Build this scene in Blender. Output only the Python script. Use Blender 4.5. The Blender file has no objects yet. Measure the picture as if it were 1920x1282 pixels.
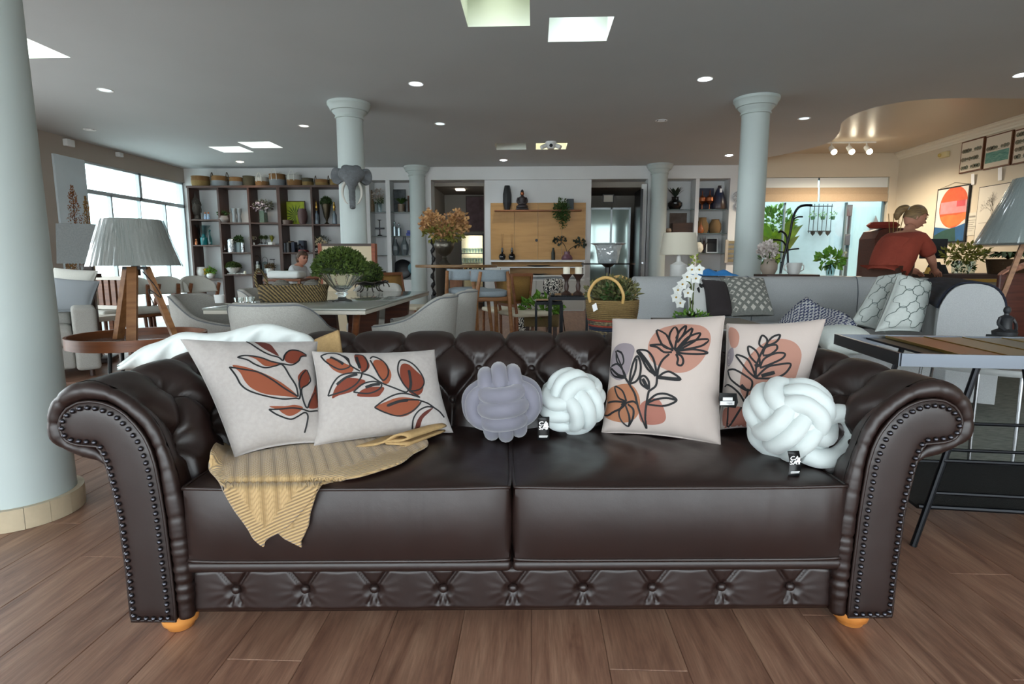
import bpy, bmesh, math, random
from math import sin, cos, pi, radians, sqrt, exp
from mathutils import Vector, Matrix
from mathutils.geometry import delaunay_2d_cdt
random.seed(7)
SC = bpy.context.scene
COL = SC.collection

# ---------------------------------------------------------------- camera
FPX = 1066.7                       # focal length in pixels of the 1920 px frame
ZC = 1.01
PITCH = math.atan(149 / FPX)
YAW = radians(2.15)
cd = bpy.data.cameras.new('camera')
cam = bpy.data.objects.new('camera', cd)
COL.objects.link(cam)
cam.location = (0, 0, ZC)
cam.rotation_euler = (pi / 2 - PITCH, 0, YAW)
cd.sensor_width = 36.0
cd.lens = FPX * 36.0 / 1920.0
cd.clip_start = 0.02
cd.clip_end = 300
SC.camera = cam

# ---------------------------------------------------------------- world, daylight, exposure
W = bpy.data.worlds.new('overcast_sky')
SC.world = W
W.use_nodes = True
bg = W.node_tree.nodes['Background']
bg.inputs[0].default_value = (0.86, 0.95, 1.0, 1)
bg.inputs[1].default_value = 5.2
SC.view_settings.view_transform = 'Standard'
SC.view_settings.look = 'None'
SC.view_settings.gamma = 1.0
SC.view_settings.use_curve_mapping = False
SC.view_settings.exposure = 0.52
SC.cycles.use_denoising = True
SC.cycles.use_adaptive_sampling = True
SC.cycles.adaptive_threshold = 0.02
SC.cycles.max_bounces = 8
SC.cycles.diffuse_bounces = 5
SC.cycles.glossy_bounces = 4
SC.cycles.transmission_bounces = 8
SC.cycles.transparent_max_bounces = 12
SC.cycles.sample_clamp_indirect = 6.0
SC.cycles.caustics_reflective = False
SC.cycles.caustics_refractive = False

XL, XR, YB, YF, H, H2 = -7.5, 7.45, 12.3, -3.2, 3.0, 3.22

# ---------------------------------------------------------------- rays of the camera, in room coordinates
_cp, _sp, _cy, _sy = cos(PITCH), sin(PITCH), cos(YAW), sin(YAW)
def ray(px, py):
    u = (px - 960) / FPX; v = (641 - py) / FPX
    y = _cp + v * _sp; z = -_sp + v * _cp
    return Vector((u * _cy - y * _sy, u * _sy + y * _cy, z))
def atY(px, py, Y):
    d = ray(px, py); t = Y / d.y; return Vector((d.x * t, Y, ZC + d.z * t))
def atX(px, py, X):
    d = ray(px, py); t = X / d.x; return Vector((X, d.y * t, ZC + d.z * t))
def atZ(px, py, Z):
    d = ray(px, py); t = (Z - ZC) / d.z; return Vector((d.x * t, d.y * t, Z))
def proj(p):
    z = p[2] - ZC; X = p[0] * _cy + p[1] * _sy; Y = -p[0] * _sy + p[1] * _cy
    d = Y * _cp - z * _sp
    return (960 + FPX * X / d, 641 - FPX * (Y * _sp + z * _cp) / d)
# ---------------------------------------------------------------- mesh helpers
def V(*a): return Vector(a)
class MB:
    """collects shapes into one mesh"""
    def __init__(s): s.v = []; s.f = []; s.mi = []; s.m = 0; s.x = Matrix()
    def add(s, vs, fs):
        b = len(s.v); x = s.x
        s.v += [tuple(x @ Vector(p)) for p in vs]
        s.f += [tuple(b + i for i in f) for f in fs]; s.mi += [s.m] * len(fs)
        return s
    def box(s, x0, x1, y0, y1, z0, z1):
        return s.add([(x0, y0, z0), (x1, y0, z0), (x1, y1, z0), (x0, y1, z0), (x0, y0, z1), (x1, y0, z1), (x1, y1, z1), (x0, y1, z1)],
                     [(3, 2, 1, 0), (4, 5, 6, 7), (0, 1, 5, 4), (1, 2, 6, 5), (2, 3, 7, 6), (3, 0, 4, 7)])
    def cbox(s, c, d): return s.box(c[0] - d[0] / 2, c[0] + d[0] / 2, c[1] - d[1] / 2, c[1] + d[1] / 2, c[2] - d[2] / 2, c[2] + d[2] / 2)
    def rbox(s, x0, x1, y0, y1, z0, z1, r=.02, n=3, puff=0):
        """rounded box; puff bulges the faces"""
        bm = bmesh.new(); bmesh.ops.create_cube(bm, size=1)
        c = V((x0 + x1) / 2, (y0 + y1) / 2, (z0 + z1) / 2); d = V(x1 - x0, y1 - y0, z1 - z0)
        for v in bm.verts: v.co = V(v.co.x * d.x, v.co.y * d.y, v.co.z * d.z)
        bmesh.ops.bevel(bm, geom=bm.edges[:], offset=min(r, min(d) * .49), segments=n, affect='EDGES', profile=.5)
        if puff:
            bmesh.ops.subdivide_edges(bm, edges=[e for e in bm.edges if e.calc_length() > r * 3], cuts=7, use_grid_fill=True)
            for v in bm.verts:
                a = [1 - min(1, abs(2 * v.co[i] / d[i])) ** 2 for i in range(3)]
                for i in range(3):
                    j, k = (i + 1) % 3, (i + 2) % 3
                    v.co[i] += (v.co[i] / d[i]) * 2 * puff * a[j] * a[k]
        for v in bm.verts: v.co += c
        return s.bm(bm)
    def bm(s, bm):
        bm.verts.index_update()
        s.add([v.co for v in bm.verts], [[v.index for v in f.verts] for f in bm.faces]); bm.free(); return s
    def lathe(s, prof, c=(0, 0, 0), n=20, cap=True, ax=None):
        """prof: list of (r,z) from bottom to top"""
        vs = []; fs = []
        R = Matrix() if ax is None else Vector((0, 0, 1)).rotation_difference(Vector(ax)).to_matrix().to_4x4()
        for r, z in prof:
            for i in range(n):
                a = 2 * pi * i / n
                vs.append(R @ V(r * cos(a), r * sin(a), z) + Vector(c))
        m = len(prof)
        for k in range(m - 1):
            for i in range(n):
                j = (i + 1) % n
                fs.append((k * n + i, k * n + j, (k + 1) * n + j, (k + 1) * n + i))
        if cap:
            if prof[0][0] > 1e-5: fs.append(tuple(range(n - 1, -1, -1)))
            if prof[-1][0] > 1e-5: fs.append(tuple((m - 1) * n + i for i in range(n)))
        return s.add(vs, fs)
    def cyl(s, p, q, r, r2=None, n=12):
        p, q = Vector(p), Vector(q); d = q - p
        return s.lathe([(r, 0), (r if r2 is None else r2, d.length)], p, n, True, d)
    def tube(s, pts, r, n=8, closed=False, cap=True):
        """tube through points; r number or list"""
        P = [Vector(p) for p in pts]; m = len(P)
        rs = r if isinstance(r, (list, tuple)) else [r] * m
        vs = []; fs = []; up = None
        for i in range(m):
            t = (P[(i + 1) % m] - P[i - 1]) if closed else (P[min(i + 1, m - 1)] - P[max(i - 1, 0)])
            if t.length < 1e-9: t = V(0, 0, 1)
            t.normalize()
            if up is None:
                up = t.orthogonal().normalized()
            up = (up - t * up.dot(t))
            up = up.normalized() if up.length > 1e-6 else t.orthogonal().normalized()
            w = t.cross(up)
            for k in range(n):
                a = 2 * pi * k / n
                vs.append(P[i] + (up * cos(a) + w * sin(a)) * rs[i])
        for i in range(m if closed else m - 1):
            i2 = (i + 1) % m
            for k in range(n):
                k2 = (k + 1) % n
                fs.append((i * n + k, i * n + k2, i2 * n + k2, i2 * n + k))
        if cap and not closed:
            fs.append(tuple(range(n - 1, -1, -1))); fs.append(tuple((m - 1) * n + k for k in range(n)))
        return s.add(vs, fs)
    def ball(s, c, r, n=12, m=8):
        if not isinstance(r, (list, tuple)): r = (r, r, r)
        vs = [V(c[0], c[1], c[2] - r[2])]; fs = []
        for k in range(1, m):
            t = pi * k / m
            for i in range(n):
                a = 2 * pi * i / n
                vs.append(V(c[0] + r[0] * sin(t) * cos(a), c[1] + r[1] * sin(t) * sin(a), c[2] - r[2] * cos(t)))
        vs.append(V(c[0], c[1], c[2] + r[2]))
        for i in range(n): fs.append((0, 1 + (i + 1) % n, 1 + i))
        for k in range(m - 2):
            for i in range(n):
                j = (i + 1) % n
                fs.append((1 + k * n + i, 1 + k * n + j, 1 + (k + 1) * n + j, 1 + (k + 1) * n + i))
        L = len(vs) - 1
        for i in range(n): fs.append((L, 1 + (m - 2) * n + i, 1 + (m - 2) * n + (i + 1) % n))
        return s.add(vs, fs)
    def prism(s, poly, z0, z1, fn=None):
        """extrude a 2-D polygon; fn maps (a,b,h)->3-D"""
        fn = fn or (lambda a, b, h: (a, b, h)); n = len(poly)
        vs = [fn(a, b, z0) for a, b in poly] + [fn(a, b, z1) for a, b in poly]
        fs = [tuple(range(n - 1, -1, -1)), tuple(range(n, 2 * n))] + [(i, (i + 1) % n, n + (i + 1) % n, n + i) for i in range(n)]
        return s.add(vs, fs)
    def grid(s, fn, nu, nv, cu=False, cv=False):
        vs = [fn(i / nu if cu else i / (nu - 1), j / nv if cv else j / (nv - 1)) for i in range(nu) for j in range(nv)]
        fs = []
        for i in range(nu if cu else nu - 1):
            for j in range(nv if cv else nv - 1):
                i2, j2 = (i + 1) % nu, (j + 1) % nv
                fs.append((i * nv + j, i2 * nv + j, i2 * nv + j2, i * nv + j2))
        return s.add(vs, fs)
    def build(s, name, mat, parent=None, smooth=35, loc=None, rot=None):
        me = bpy.data.meshes.new(name); me.from_pydata(s.v, [], s.f)
        for m in (mat if isinstance(mat, (list, tuple)) else [mat]): me.materials.append(m)
        if any(s.mi): me.polygons.foreach_set('material_index', s.mi)
        bm = bmesh.new(); bm.from_mesh(me); bmesh.ops.recalc_face_normals(bm, faces=bm.faces[:]); bm.to_mesh(me); bm.free()
        if smooth:
            me.polygons.foreach_set('use_smooth', [True] * len(me.polygons))
            if smooth < 180: me.set_sharp_from_angle(angle=radians(smooth))
        me.update()
        o = bpy.data.objects.new(name, me); COL.objects.link(o)
        if parent: o.parent = parent
        if loc: o.location = loc
        if rot: o.rotation_euler = rot
        return o
def tag(o, label, cat, group=None):
    o['label'] = label; o['category'] = cat
    if group: o['group'] = group
    return o
def thing(name, label, cat, loc=(0, 0, 0), rz=0, group=None):
    o = bpy.data.objects.new(name, None); COL.objects.link(o)
    o.location = loc; o.rotation_euler = (0, 0, rz); o.empty_display_size = .1
    return tag(o, label, cat, group)
def struct(o): o['kind'] = 'structure'; return o
def dup(o, loc, rz=None, label=None, group=None, scale=None):
    def cp(a, par):
        c = a.copy(); COL.objects.link(c); c.parent = par
        for ch in a.children: cp(ch, c)
        return c
    c = cp(o, None); c.location = loc
    if rz is not None: c.rotation_euler = (0, 0, rz)
    if label: c['label'] = label
    if group: c['group'] = group
    if scale: c.scale = scale if isinstance(scale, (tuple, list)) else (scale,) * 3
    return c
def inst(o, name, parent, loc, rot=None, scale=None):
    """another piece sharing mesh data"""
    c = bpy.data.objects.new(name, o.data); COL.objects.link(c); c.parent = parent; c.location = loc
    if rot: c.rotation_euler = rot
    if scale: c.scale = scale if isinstance(scale, (tuple, list)) else (scale,) * 3
    return c
def spline(pts, k=6, closed=False):
    """Catmull-Rom through points"""
    P = [Vector(p) for p in pts]; n = len(P); out = []
    for i in range(n if closed else n - 1):
        if closed: a, b, c, d = P[i - 1], P[i], P[(i + 1) % n], P[(i + 2) % n]
        else: a, b, c, d = P[max(i - 1, 0)], P[i], P[i + 1], P[min(i + 2, n - 1)]
        for j in range(k):
            t = j / k
            out.append(.5 * (2 * b + (c - a) * t + (2 * a - 5 * b + 4 * c - d) * t * t + (3 * b - a - 3 * c + d) * t ** 3))
    if not closed: out.append(P[-1].copy())
    return out
def inside(p, poly):
    x, y = p; c = False; n = len(poly)
    for i in range(n):
        a, b = poly[i], poly[i - 1]
        if (a[1] > y) != (b[1] > y) and x < (b[0] - a[0]) * (y - a[1]) / (b[1] - a[1]) + a[0]: c = not c
    return c
def fill(poly, holes=(), step=None):
    """triangulate a 2-D polygon with holes; step adds interior points"""
    vs = []; es = []
    for L in [poly, *holes]:
        b = len(vs); n = len(L); vs += [Vector((p[0], p[1])) for p in L]; es += [(b + i, b + (i + 1) % n) for i in range(n)]
    if step:
        x0, x1 = min(p[0] for p in poly), max(p[0] for p in poly); y0, y1 = min(p[1] for p in poly), max(p[1] for p in poly)
        for i in range(1, int((x1 - x0) / step) + 1):
            for j in range(1, int((y1 - y0) / step) + 1):
                q = (x0 + i * step, y0 + j * step + (i % 2) * step * .5)
                if inside(q, poly): vs.append(Vector(q))
    v, e, f, *_ = delaunay_2d_cdt(vs, es, [], 0, 1e-6)
    out = []
    for t in f:
        c = (sum(v[i].x for i in t) / len(t), sum(v[i].y for i in t) / len(t))
        if inside(c, poly) and not any(inside(c, h) for h in holes): out.append(tuple(t))
    return [(p.x, p.y) for p in v], out
def smoothstep(a, b, x):
    t = max(0, min(1, (x - a) / (b - a))); return t * t * (3 - 2 * t)

# ---------------------------------------------------------------- materials
def hexc(h):
    h = h.lstrip('#'); c = [int(h[i:i + 2], 16) / 255 for i in (0, 2, 4)]
    return tuple(x / 12.92 if x <= .04045 else ((x + .055) / 1.055) ** 2.4 for x in c) + (1,)
_M = {}
def NN(nt, t, **kw):
    n = nt.nodes.new(t)
    for k, v in kw.items():
        if k in n.inputs: n.inputs[k].default_value = v
        else: setattr(n, k, v)
    return n
def M(name, col='#888888', rough=.55, metal=0, var=0, vs=8, bump=0, bs=60, col2=None, aniso=(1, 1, 1), trans=0, ior=1.45, spec=.5,
      coat=0, emit=0, sheen=0, alpha=1, detail=3, rnd=0, bdist=.01):
    if name in _M: return _M[name]
    m = bpy.data.materials.new(name); m.use_nodes = True; nt = m.node_tree; b = nt.nodes['Principled BSDF']
    c = hexc(col); b.inputs['Base Color'].default_value = c
    b.inputs['Roughness'].default_value = rough; b.inputs['Metallic'].default_value = metal
    b.inputs['Transmission Weight'].default_value = trans; b.inputs['IOR'].default_value = ior
    b.inputs['Specular IOR Level'].default_value = spec; b.inputs['Coat Weight'].default_value = coat
    b.inputs['Sheen Weight'].default_value = sheen; b.inputs['Alpha'].default_value = alpha
    if emit: b.inputs['Emission Color'].default_value = c; b.inputs['Emission Strength'].default_value = emit
    L = nt.links.new
    if var or bump or col2:
        tc = NN(nt, 'ShaderNodeTexCoord'); mp = NN(nt, 'ShaderNodeMapping'); mp.inputs['Scale'].default_value = aniso
        L(tc.outputs['Object'], mp.inputs['Vector'])
    if var or col2:
        nz = NN(nt, 'ShaderNodeTexNoise', Scale=vs, Detail=detail); L(mp.outputs[0], nz.inputs['Vector'])
        mx = NN(nt, 'ShaderNodeMix', data_type='RGBA')
        if col2: c2 = hexc(col2); c1 = c
        else: c1 = tuple(x * (1 - var) for x in c[:3]) + (1,); c2 = tuple(min(1, x * (1 + var)) for x in c[:3]) + (1,)
        rp = NN(nt, 'ShaderNodeMapRange'); rp.inputs[1].default_value = .32; rp.inputs[2].default_value = .68
        L(nz.outputs[0], rp.inputs[0]); L(rp.outputs[0], mx.inputs[0])
        mx.inputs[6].default_value = c1; mx.inputs[7].default_value = c2
        out = mx.outputs[2]
        if rnd:
            oi = NN(nt, 'ShaderNodeObjectInfo'); hv = NN(nt, 'ShaderNodeHueSaturation')
            r2 = NN(nt, 'ShaderNodeMapRange'); r2.inputs[3].default_value = 1 - rnd; r2.inputs[4].default_value = 1 + rnd
            L(oi.outputs['Random'], r2.inputs[0]); L(r2.outputs[0], hv.inputs['Value']); L(out, hv.inputs['Color']); out = hv.outputs[0]
        L(out, b.inputs['Base Color'])
    if bump:
        bz = NN(nt, 'ShaderNodeTexNoise', Scale=bs, Detail=2); L(mp.outputs[0], bz.inputs['Vector'])
        bn = NN(nt, 'ShaderNodeBump', Strength=bump, Distance=bdist); L(bz.outputs[0], bn.inputs['Height']); L(bn.outputs[0], b.inputs['Normal'])
    _M[name] = m
    return m
def weave_mat(name, col, col2, scale=60, rough=.8, bump=.5, ax='UV'):
    """woven basket / cane: two crossing waves"""
    if name in _M: return _M[name]
    m = M(name, col, rough); nt = m.node_tree; b = nt.nodes['Principled BSDF']; L = nt.links.new
    tc = NN(nt, 'ShaderNodeTexCoord')
    w1 = NN(nt, 'ShaderNodeTexWave', Scale=scale, Distortion=1.2, bands_direction='Z'); w1.inputs['Detail Scale'].default_value = 2
    nz = NN(nt, 'ShaderNodeTexNoise', Scale=scale * 2.2, Detail=2)
    L(tc.outputs['Object'], w1.inputs['Vector']); L(tc.outputs['Object'], nz.inputs['Vector'])
    ad = NN(nt, 'ShaderNodeMath', operation='MULTIPLY'); L(w1.outputs['Fac'], ad.inputs[0]); L(nz.outputs[0], ad.inputs[1])
    rp = NN(nt, 'ShaderNodeMapRange'); rp.inputs[2].default_value = .5; L(ad.outputs[0], rp.inputs[0])
    mx = NN(nt, 'ShaderNodeMix', data_type='RGBA'); mx.inputs[6].default_value = hexc(col2); mx.inputs[7].default_value = hexc(col)
    L(rp.outputs[0], mx.inputs[0]); L(mx.outputs[2], b.inputs['Base Color'])
    bn = NN(nt, 'ShaderNodeBump', Strength=bump, Distance=.01); L(ad.outputs[0], bn.inputs['Height']); L(bn.outputs[0], b.inputs['Normal'])
    return m
def wood(name, c1='#555555', c2='#444444', rough=.45, scale=3, ax=(1, 14, 14), coat=0, rnd=0):
    return M(name, c1, rough, col2=c2, vs=scale, aniso=ax, bump=.06, bs=scale * 6, detail=6, coat=coat, rnd=rnd)
def glass(name, col='#ffffff', rough=.02, base=.05):
    if name in _M: return _M[name]
    m = bpy.data.materials.new(name); m.use_nodes = True; nt = m.node_tree; nt.nodes.clear(); L = nt.links.new
    o = NN(nt, 'ShaderNodeOutputMaterial'); t = NN(nt, 'ShaderNodeBsdfTransparent'); g = NN(nt, 'ShaderNodeBsdfGlossy', Roughness=rough)
    t.inputs[0].default_value = hexc(col); lf = NN(nt, 'ShaderNodeLayerWeight', Blend=.5); pw = NN(nt, 'ShaderNodeMath', operation='POWER'); pw.inputs[1].default_value = 3.5; L(lf.outputs['Facing'], pw.inputs[0])
    lw = NN(nt, 'ShaderNodeMath', operation='MULTIPLY_ADD'); lw.inputs[1].default_value = .7; lw.inputs[2].default_value = base; L(pw.outputs[0], lw.inputs[0])
    mx = NN(nt, 'ShaderNodeMixShader'); L(lw.outputs[0], mx.inputs[0]); L(t.outputs[0], mx.inputs[1]); L(g.outputs[0], mx.inputs[2]); L(mx.outputs[0], o.inputs[0])
    _M[name] = m
    return m
def emis(name, col, s):
    if name in _M: return _M[name]
    m = bpy.data.materials.new(name); m.use_nodes = True; nt = m.node_tree; nt.nodes.clear()
    o = NN(nt, 'ShaderNodeOutputMaterial'); e = NN(nt, 'ShaderNodeEmission', Strength=s); e.inputs[0].default_value = hexc(col)
    nt.links.new(e.outputs[0], o.inputs[0]); _M[name] = m
    return m
WHITE = M('white_paint', '#d9dcdb', .6, var=.03, vs=2)
BLACKM = M('black_metal', '#14161a', .35, metal=.6)
BLACK = M('black_plastic', '#101114', .45)
# ================================================================ ROOM
def floor_mat():
    m = bpy.data.materials.new('laminate_floor'); m.use_nodes = True; nt = m.node_tree; b = nt.nodes['Principled BSDF']; L = nt.links.new
    tc = NN(nt, 'ShaderNodeNewGeometry')
    oi = NN(nt, 'ShaderNodeObjectInfo')
    off = NN(nt, 'ShaderNodeVectorMath', operation='SCALE'); off.inputs['Scale'].default_value = 0
    add = NN(nt, 'ShaderNodeCombineXYZ'); L(oi.outputs['Random'], add.inputs[2]); L(oi.outputs['Random'], add.inputs[1])
    sc = NN(nt, 'ShaderNodeVectorMath', operation='MULTIPLY'); sc.inputs[1].default_value = (0, 7, 23); L(add.outputs[0], sc.inputs[0])
    ps = NN(nt, 'ShaderNodeVectorMath', operation='ADD'); L(tc.outputs['Position'], ps.inputs[0]); L(sc.outputs[0], ps.inputs[1])
    mp = NN(nt, 'ShaderNodeMapping'); mp.inputs['Scale'].default_value = (9, 1.0, 9); L(ps.outputs[0], mp.inputs['Vector'])
    n1 = NN(nt, 'ShaderNodeTexNoise', Scale=2.2, Detail=6, Roughness=.62, Distortion=.9); L(mp.outputs[0], n1.inputs['Vector'])
    mp2 = NN(nt, 'ShaderNodeMapping'); mp2.inputs['Scale'].default_value = (60, 3.2, 60); L(ps.outputs[0], mp2.inputs['Vector'])
    n2 = NN(nt, 'ShaderNodeTexNoise', Scale=3, Detail=4, Distortion=.5); L(mp2.outputs[0], n2.inputs['Vector'])
    cr = NN(nt, 'ShaderNodeValToRGB'); e = cr.color_ramp.elements
    e[0].position = .27; e[0].color = hexc('#654639'); e[1].position = .75; e[1].color = hexc('#a2806a')
    k = cr.color_ramp.elements.new(.5); k.color = hexc('#866452')
    L(n1.outputs[0], cr.inputs[0])
    r2 = NN(nt, 'ShaderNodeMapRange'); r2.inputs[1].default_value = .35; r2.inputs[2].default_value = .65; r2.inputs[3].default_value = .84; r2.inputs[4].default_value = 1.1
    L(n2.outputs[0], r2.inputs[0])
    r3 = NN(nt, 'ShaderNodeMapRange'); r3.inputs[3].default_value = .93; r3.inputs[4].default_value = 1.07; L(oi.outputs['Random'], r3.inputs[0])
    mu = NN(nt, 'ShaderNodeMath', operation='MULTIPLY'); L(r2.outputs[0], mu.inputs[0]); L(r3.outputs[0], mu.inputs[1])
    hs = NN(nt, 'ShaderNodeHueSaturation'); L(cr.outputs[0], hs.inputs['Color']); L(mu.outputs[0], hs.inputs['Value'])
    L(hs.outputs[0], b.inputs['Base Color'])
    b.inputs['Roughness'].default_value = .38
    bn = NN(nt, 'ShaderNodeBump', Strength=.12, Distance=.003); L(n2.outputs[0], bn.inputs['Height']); L(bn.outputs[0], b.inputs['Normal'])
    return m
FLOORM = floor_mat()
flo = struct(MB().box(XL - .3, XR + .3, YF - .2, YB + 2.4, -.2, -.006).build('floor', FLOORM, smooth=0))
# planks one by one where they can be told apart, a plain continuation of the same boards beyond
PW, PL = .196, 1.22
pk = None; cnt = 0
for i in range(-20, 21):
    off = ((i * 7) % 5) * .244
    for j in range(-1, 5):
        x0 = i * PW; y0 = -.1 + j * PL + off - .3
        if y0 > 4.3 or y0 + PL < .55: continue
        if abs(x0) > .55 + 1.02 * (y0 + PL): continue
        if pk is None:
            pk = MB().rbox(0, PW - .0005, 0, PL - .0006, -.012, 0, .0018, 1).build('plank', FLOORM, flo, smooth=0, loc=(x0, y0, 0))
        else: inst(pk, 'plank', flo, (x0, y0, 0))
        cnt += 1
far = MB().box(XL, XR, 4.6, YB + 2.2, -.1, -.0008).build('floor_beyond', FLOORM, flo, smooth=0)

# ---- ceiling with square light wells and a curved edge towards the raised part on the right
WELLS = [(-.57, -.04, 4.65, 5.16, 'green'), (.12, .65, 5.0, 5.52, 'cool'), (-.67, -.14, 9.95, 10.5, 'off'), (.03, .56, 9.97, 10.5, 'warm'),
         (-5.66, -5.1, 10.05, 10.56, 'w'), (-4.95, -4.4, 9.68, 10.19, 'w'), (-5.08, -4.55, 5.24, 5.75, 'w')]
curve = spline([V(7.75, 7.5, 0), V(6.9, 7.52, 0), V(6.0, 7.55, 0), V(5.2, 7.5, 0), V(4.64, 7.62, 0), V(4.36, 8.04, 0), V(4.40, 8.65, 0), V(4.74, 9.41, 0), V(4.93, 10.2, 0), V(4.66, 11.1, 0), V(4.3, 11.7, 0), V(4.22, YB + .05, 0)], 6)
outer = [(XL - .2, YF - .2), (XR + .3, YF - .2)] + [(p.x, p.y) for p in curve] + [(XL - .2, YB + .05)]
holes = [[(a, c), (b, c), (b, d), (a, d)] for a, b, c, d, _ in WELLS]
CEILM = M('ceiling_paint', '#bfc4c6', .75, var=.02, vs=1)
mb = MB(); v2, f2 = fill(outer, holes); mb.add([(x, y, H) for x, y in v2], f2)
n = len(curve)                                                     # fascia along the curve
mb.add([(p.x, p.y, H) for p in curve] + [(p.x, p.y, H2 + .02) for p in curve], [(i, i + 1, n + i + 1, n + i) for i in range(n - 1)])
ceil = struct(mb.build('ceiling', CEILM, smooth=20))
WELLM = M('well_paint', '#e6ebe4', .6)
for a, b, c, d, k in WELLS:
    z = H + .22
    mb = MB()
    mb.add([(a, c, H), (b, c, H), (b, d, H), (a, d, H), (a, c, z), (b, c, z), (b, d, z), (a, d, z)],
           [(0, 1, 5, 4), (1, 2, 6, 5), (2, 3, 7, 6), (3, 0, 4, 7), (4, 5, 6, 7)])
    w = mb.build('light_well', WELLM, ceil, smooth=0)
    if k != 'off':
        x, y = (a + b) / 2, (c + d) / 2
        mb = MB().box(x - .14, x + .14, y - .14, y + .14, z - .055, z - .005)
        mb.build('lamp_panel', emis('led_panel_' + k, *{'w': ('#f2fbff', 9), 'cool': ('#eefaff', 4.5), 'green': ('#f3ffe4', 2.2), 'warm': ('#fff0c4', 5)}[k]), w, smooth=0)
UPM = M('ceiling_satin', '#b7ab98', .32)
struct(MB().box(3.9, XR + .2, 7.2, YB + .1, H2, H2 + .08).build('ceiling_raised', UPM, smooth=0))
struct(MB().box(XL - .3, XR + .3, YF - .2, YB + .3, H2 + .3, H2 + .4).build('ceiling_slab', CEILM, smooth=0))

# ---- walls
WALLM = M('wall_paint', '#d0d2d2', .7, var=.03, vs=1.5)
BEIGE = M('wall_paint_warm', '#c8bca7', .7, var=.03, vs=1.5)
SHADEDW = M('wall_paint_shaded', '#a1978d', .7, var=.03, vs=1.5)  # beige-white wall in its shadowed tone, shade put into the colour
B0 = YB; D = .45
mb = MB()
zt = 2.735
mb.box(XL - .2, -3.5, B0, B0 + D, 0, H2)
mb.box(-3.5, 4.78, B0, B0 + D, zt, H2)                # header beam
mb.box(-3.5, -2.3, B0, B0 + D, 0, .64)                # below niche
mb.box(-3.5, -2.3, B0 + .4, B0 + D, .64, zt)
mb.box(-2.3, -2.18, B0, B0 + D, 0, zt)
mb.box(-1.05, 1.21, B0 + .08, B0 + D, 0, zt)          # television wall
mb.box(2.38, 2.75, B0, B0 + D, 0, zt)
mb.box(2.75, 4.07, B0, B0 + D, 0, .5)
mb.box(2.75, 4.07, B0 + .4, B0 + D, .5, zt)
mb.box(4.07, 4.78, B0, B0 + D, 0, zt)
struct(mb.build('wall_back', WALLM, smooth=0))
struct(MB().box(4.78, XR + .2, B0, B0 + .2, 2.75, H2 + .1).box(7.29, XR + .2, B0, B0 + .2, 0, 2.75).box(4.22, 4.78, B0 - .002, B0, 2.75, H2).build('wall_patio', BEIGE, smooth=0))
struct(MB().box(-3.155, -3.064, B0 + .02, B0 + .39, .64, zt).build('trim_1', WALLM, smooth=0))
struct(MB().box(3.37, 3.447, B0 + .02, B0 + .39, .5, zt).build('trim_2', WALLM, smooth=0))
# rooms behind the two openings
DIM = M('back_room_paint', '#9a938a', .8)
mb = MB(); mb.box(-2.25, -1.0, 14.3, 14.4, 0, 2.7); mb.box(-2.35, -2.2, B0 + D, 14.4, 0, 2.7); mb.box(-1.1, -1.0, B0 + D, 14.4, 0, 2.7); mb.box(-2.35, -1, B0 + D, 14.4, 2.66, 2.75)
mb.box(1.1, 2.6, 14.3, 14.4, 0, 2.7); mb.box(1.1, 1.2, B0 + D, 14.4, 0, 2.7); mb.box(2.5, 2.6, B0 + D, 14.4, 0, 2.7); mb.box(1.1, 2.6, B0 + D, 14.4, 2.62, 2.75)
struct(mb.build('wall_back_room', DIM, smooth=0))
# left wall with the glazed front
mb = MB()
mb.box(XL - .2, XL, YF - .2, YB + .3, 2.7, H2 + .1); mb.box(XL - .2, XL, 6.4, 9.5, 0, 2.7); mb.box(XL - .2, XL, YF - .2, 0, 0, 2.7)  # unseen gap nearer the camera, added to let daylight in
struct(mb.build('wall_left', SHADEDW, smooth=0))
mb = MB(); mb.box(XR, XR + .2, YF - .2, YB + .2, 0, H2 + .1)
struct(mb.build('wall_right', BEIGE, smooth=0))
mb = MB(); mb.box(XL - .2, -6.1, YF - .2, YF, 0, H); mb.box(6.1, XR + .2, YF - .2, YF, 0, H); mb.box(-6.1, 6.1, YF - .2, YF, 2.85, H); mb.box(-6.1, 6.1, YF - .2, YF, 0, .1)
for x in (-3, 0, 3): mb.box(x - .04, x + .04, YF - .12, YF - .04, .1, 2.85)
struct(mb.build('wall_front', BEIGE, smooth=0))
# crown moulding along the right wall and the patio wall
prof = [(0, 0), (0, -.14), (-.02, -.14), (-.03, -.11), (-.045, -.10), (-.06, -.07), (-.09, -.05), (-.1, -.02), (-.12, -.02), (-.12, 0)]
mb = MB(); mb.prism([(XR + a, H2 + b) for a, b in prof], 7.0, YB, lambda a, b, h: (a, h, b))
struct(mb.build('trim_3', M('crown_paint', '#d8d2c0', .6), smooth=0))
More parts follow.
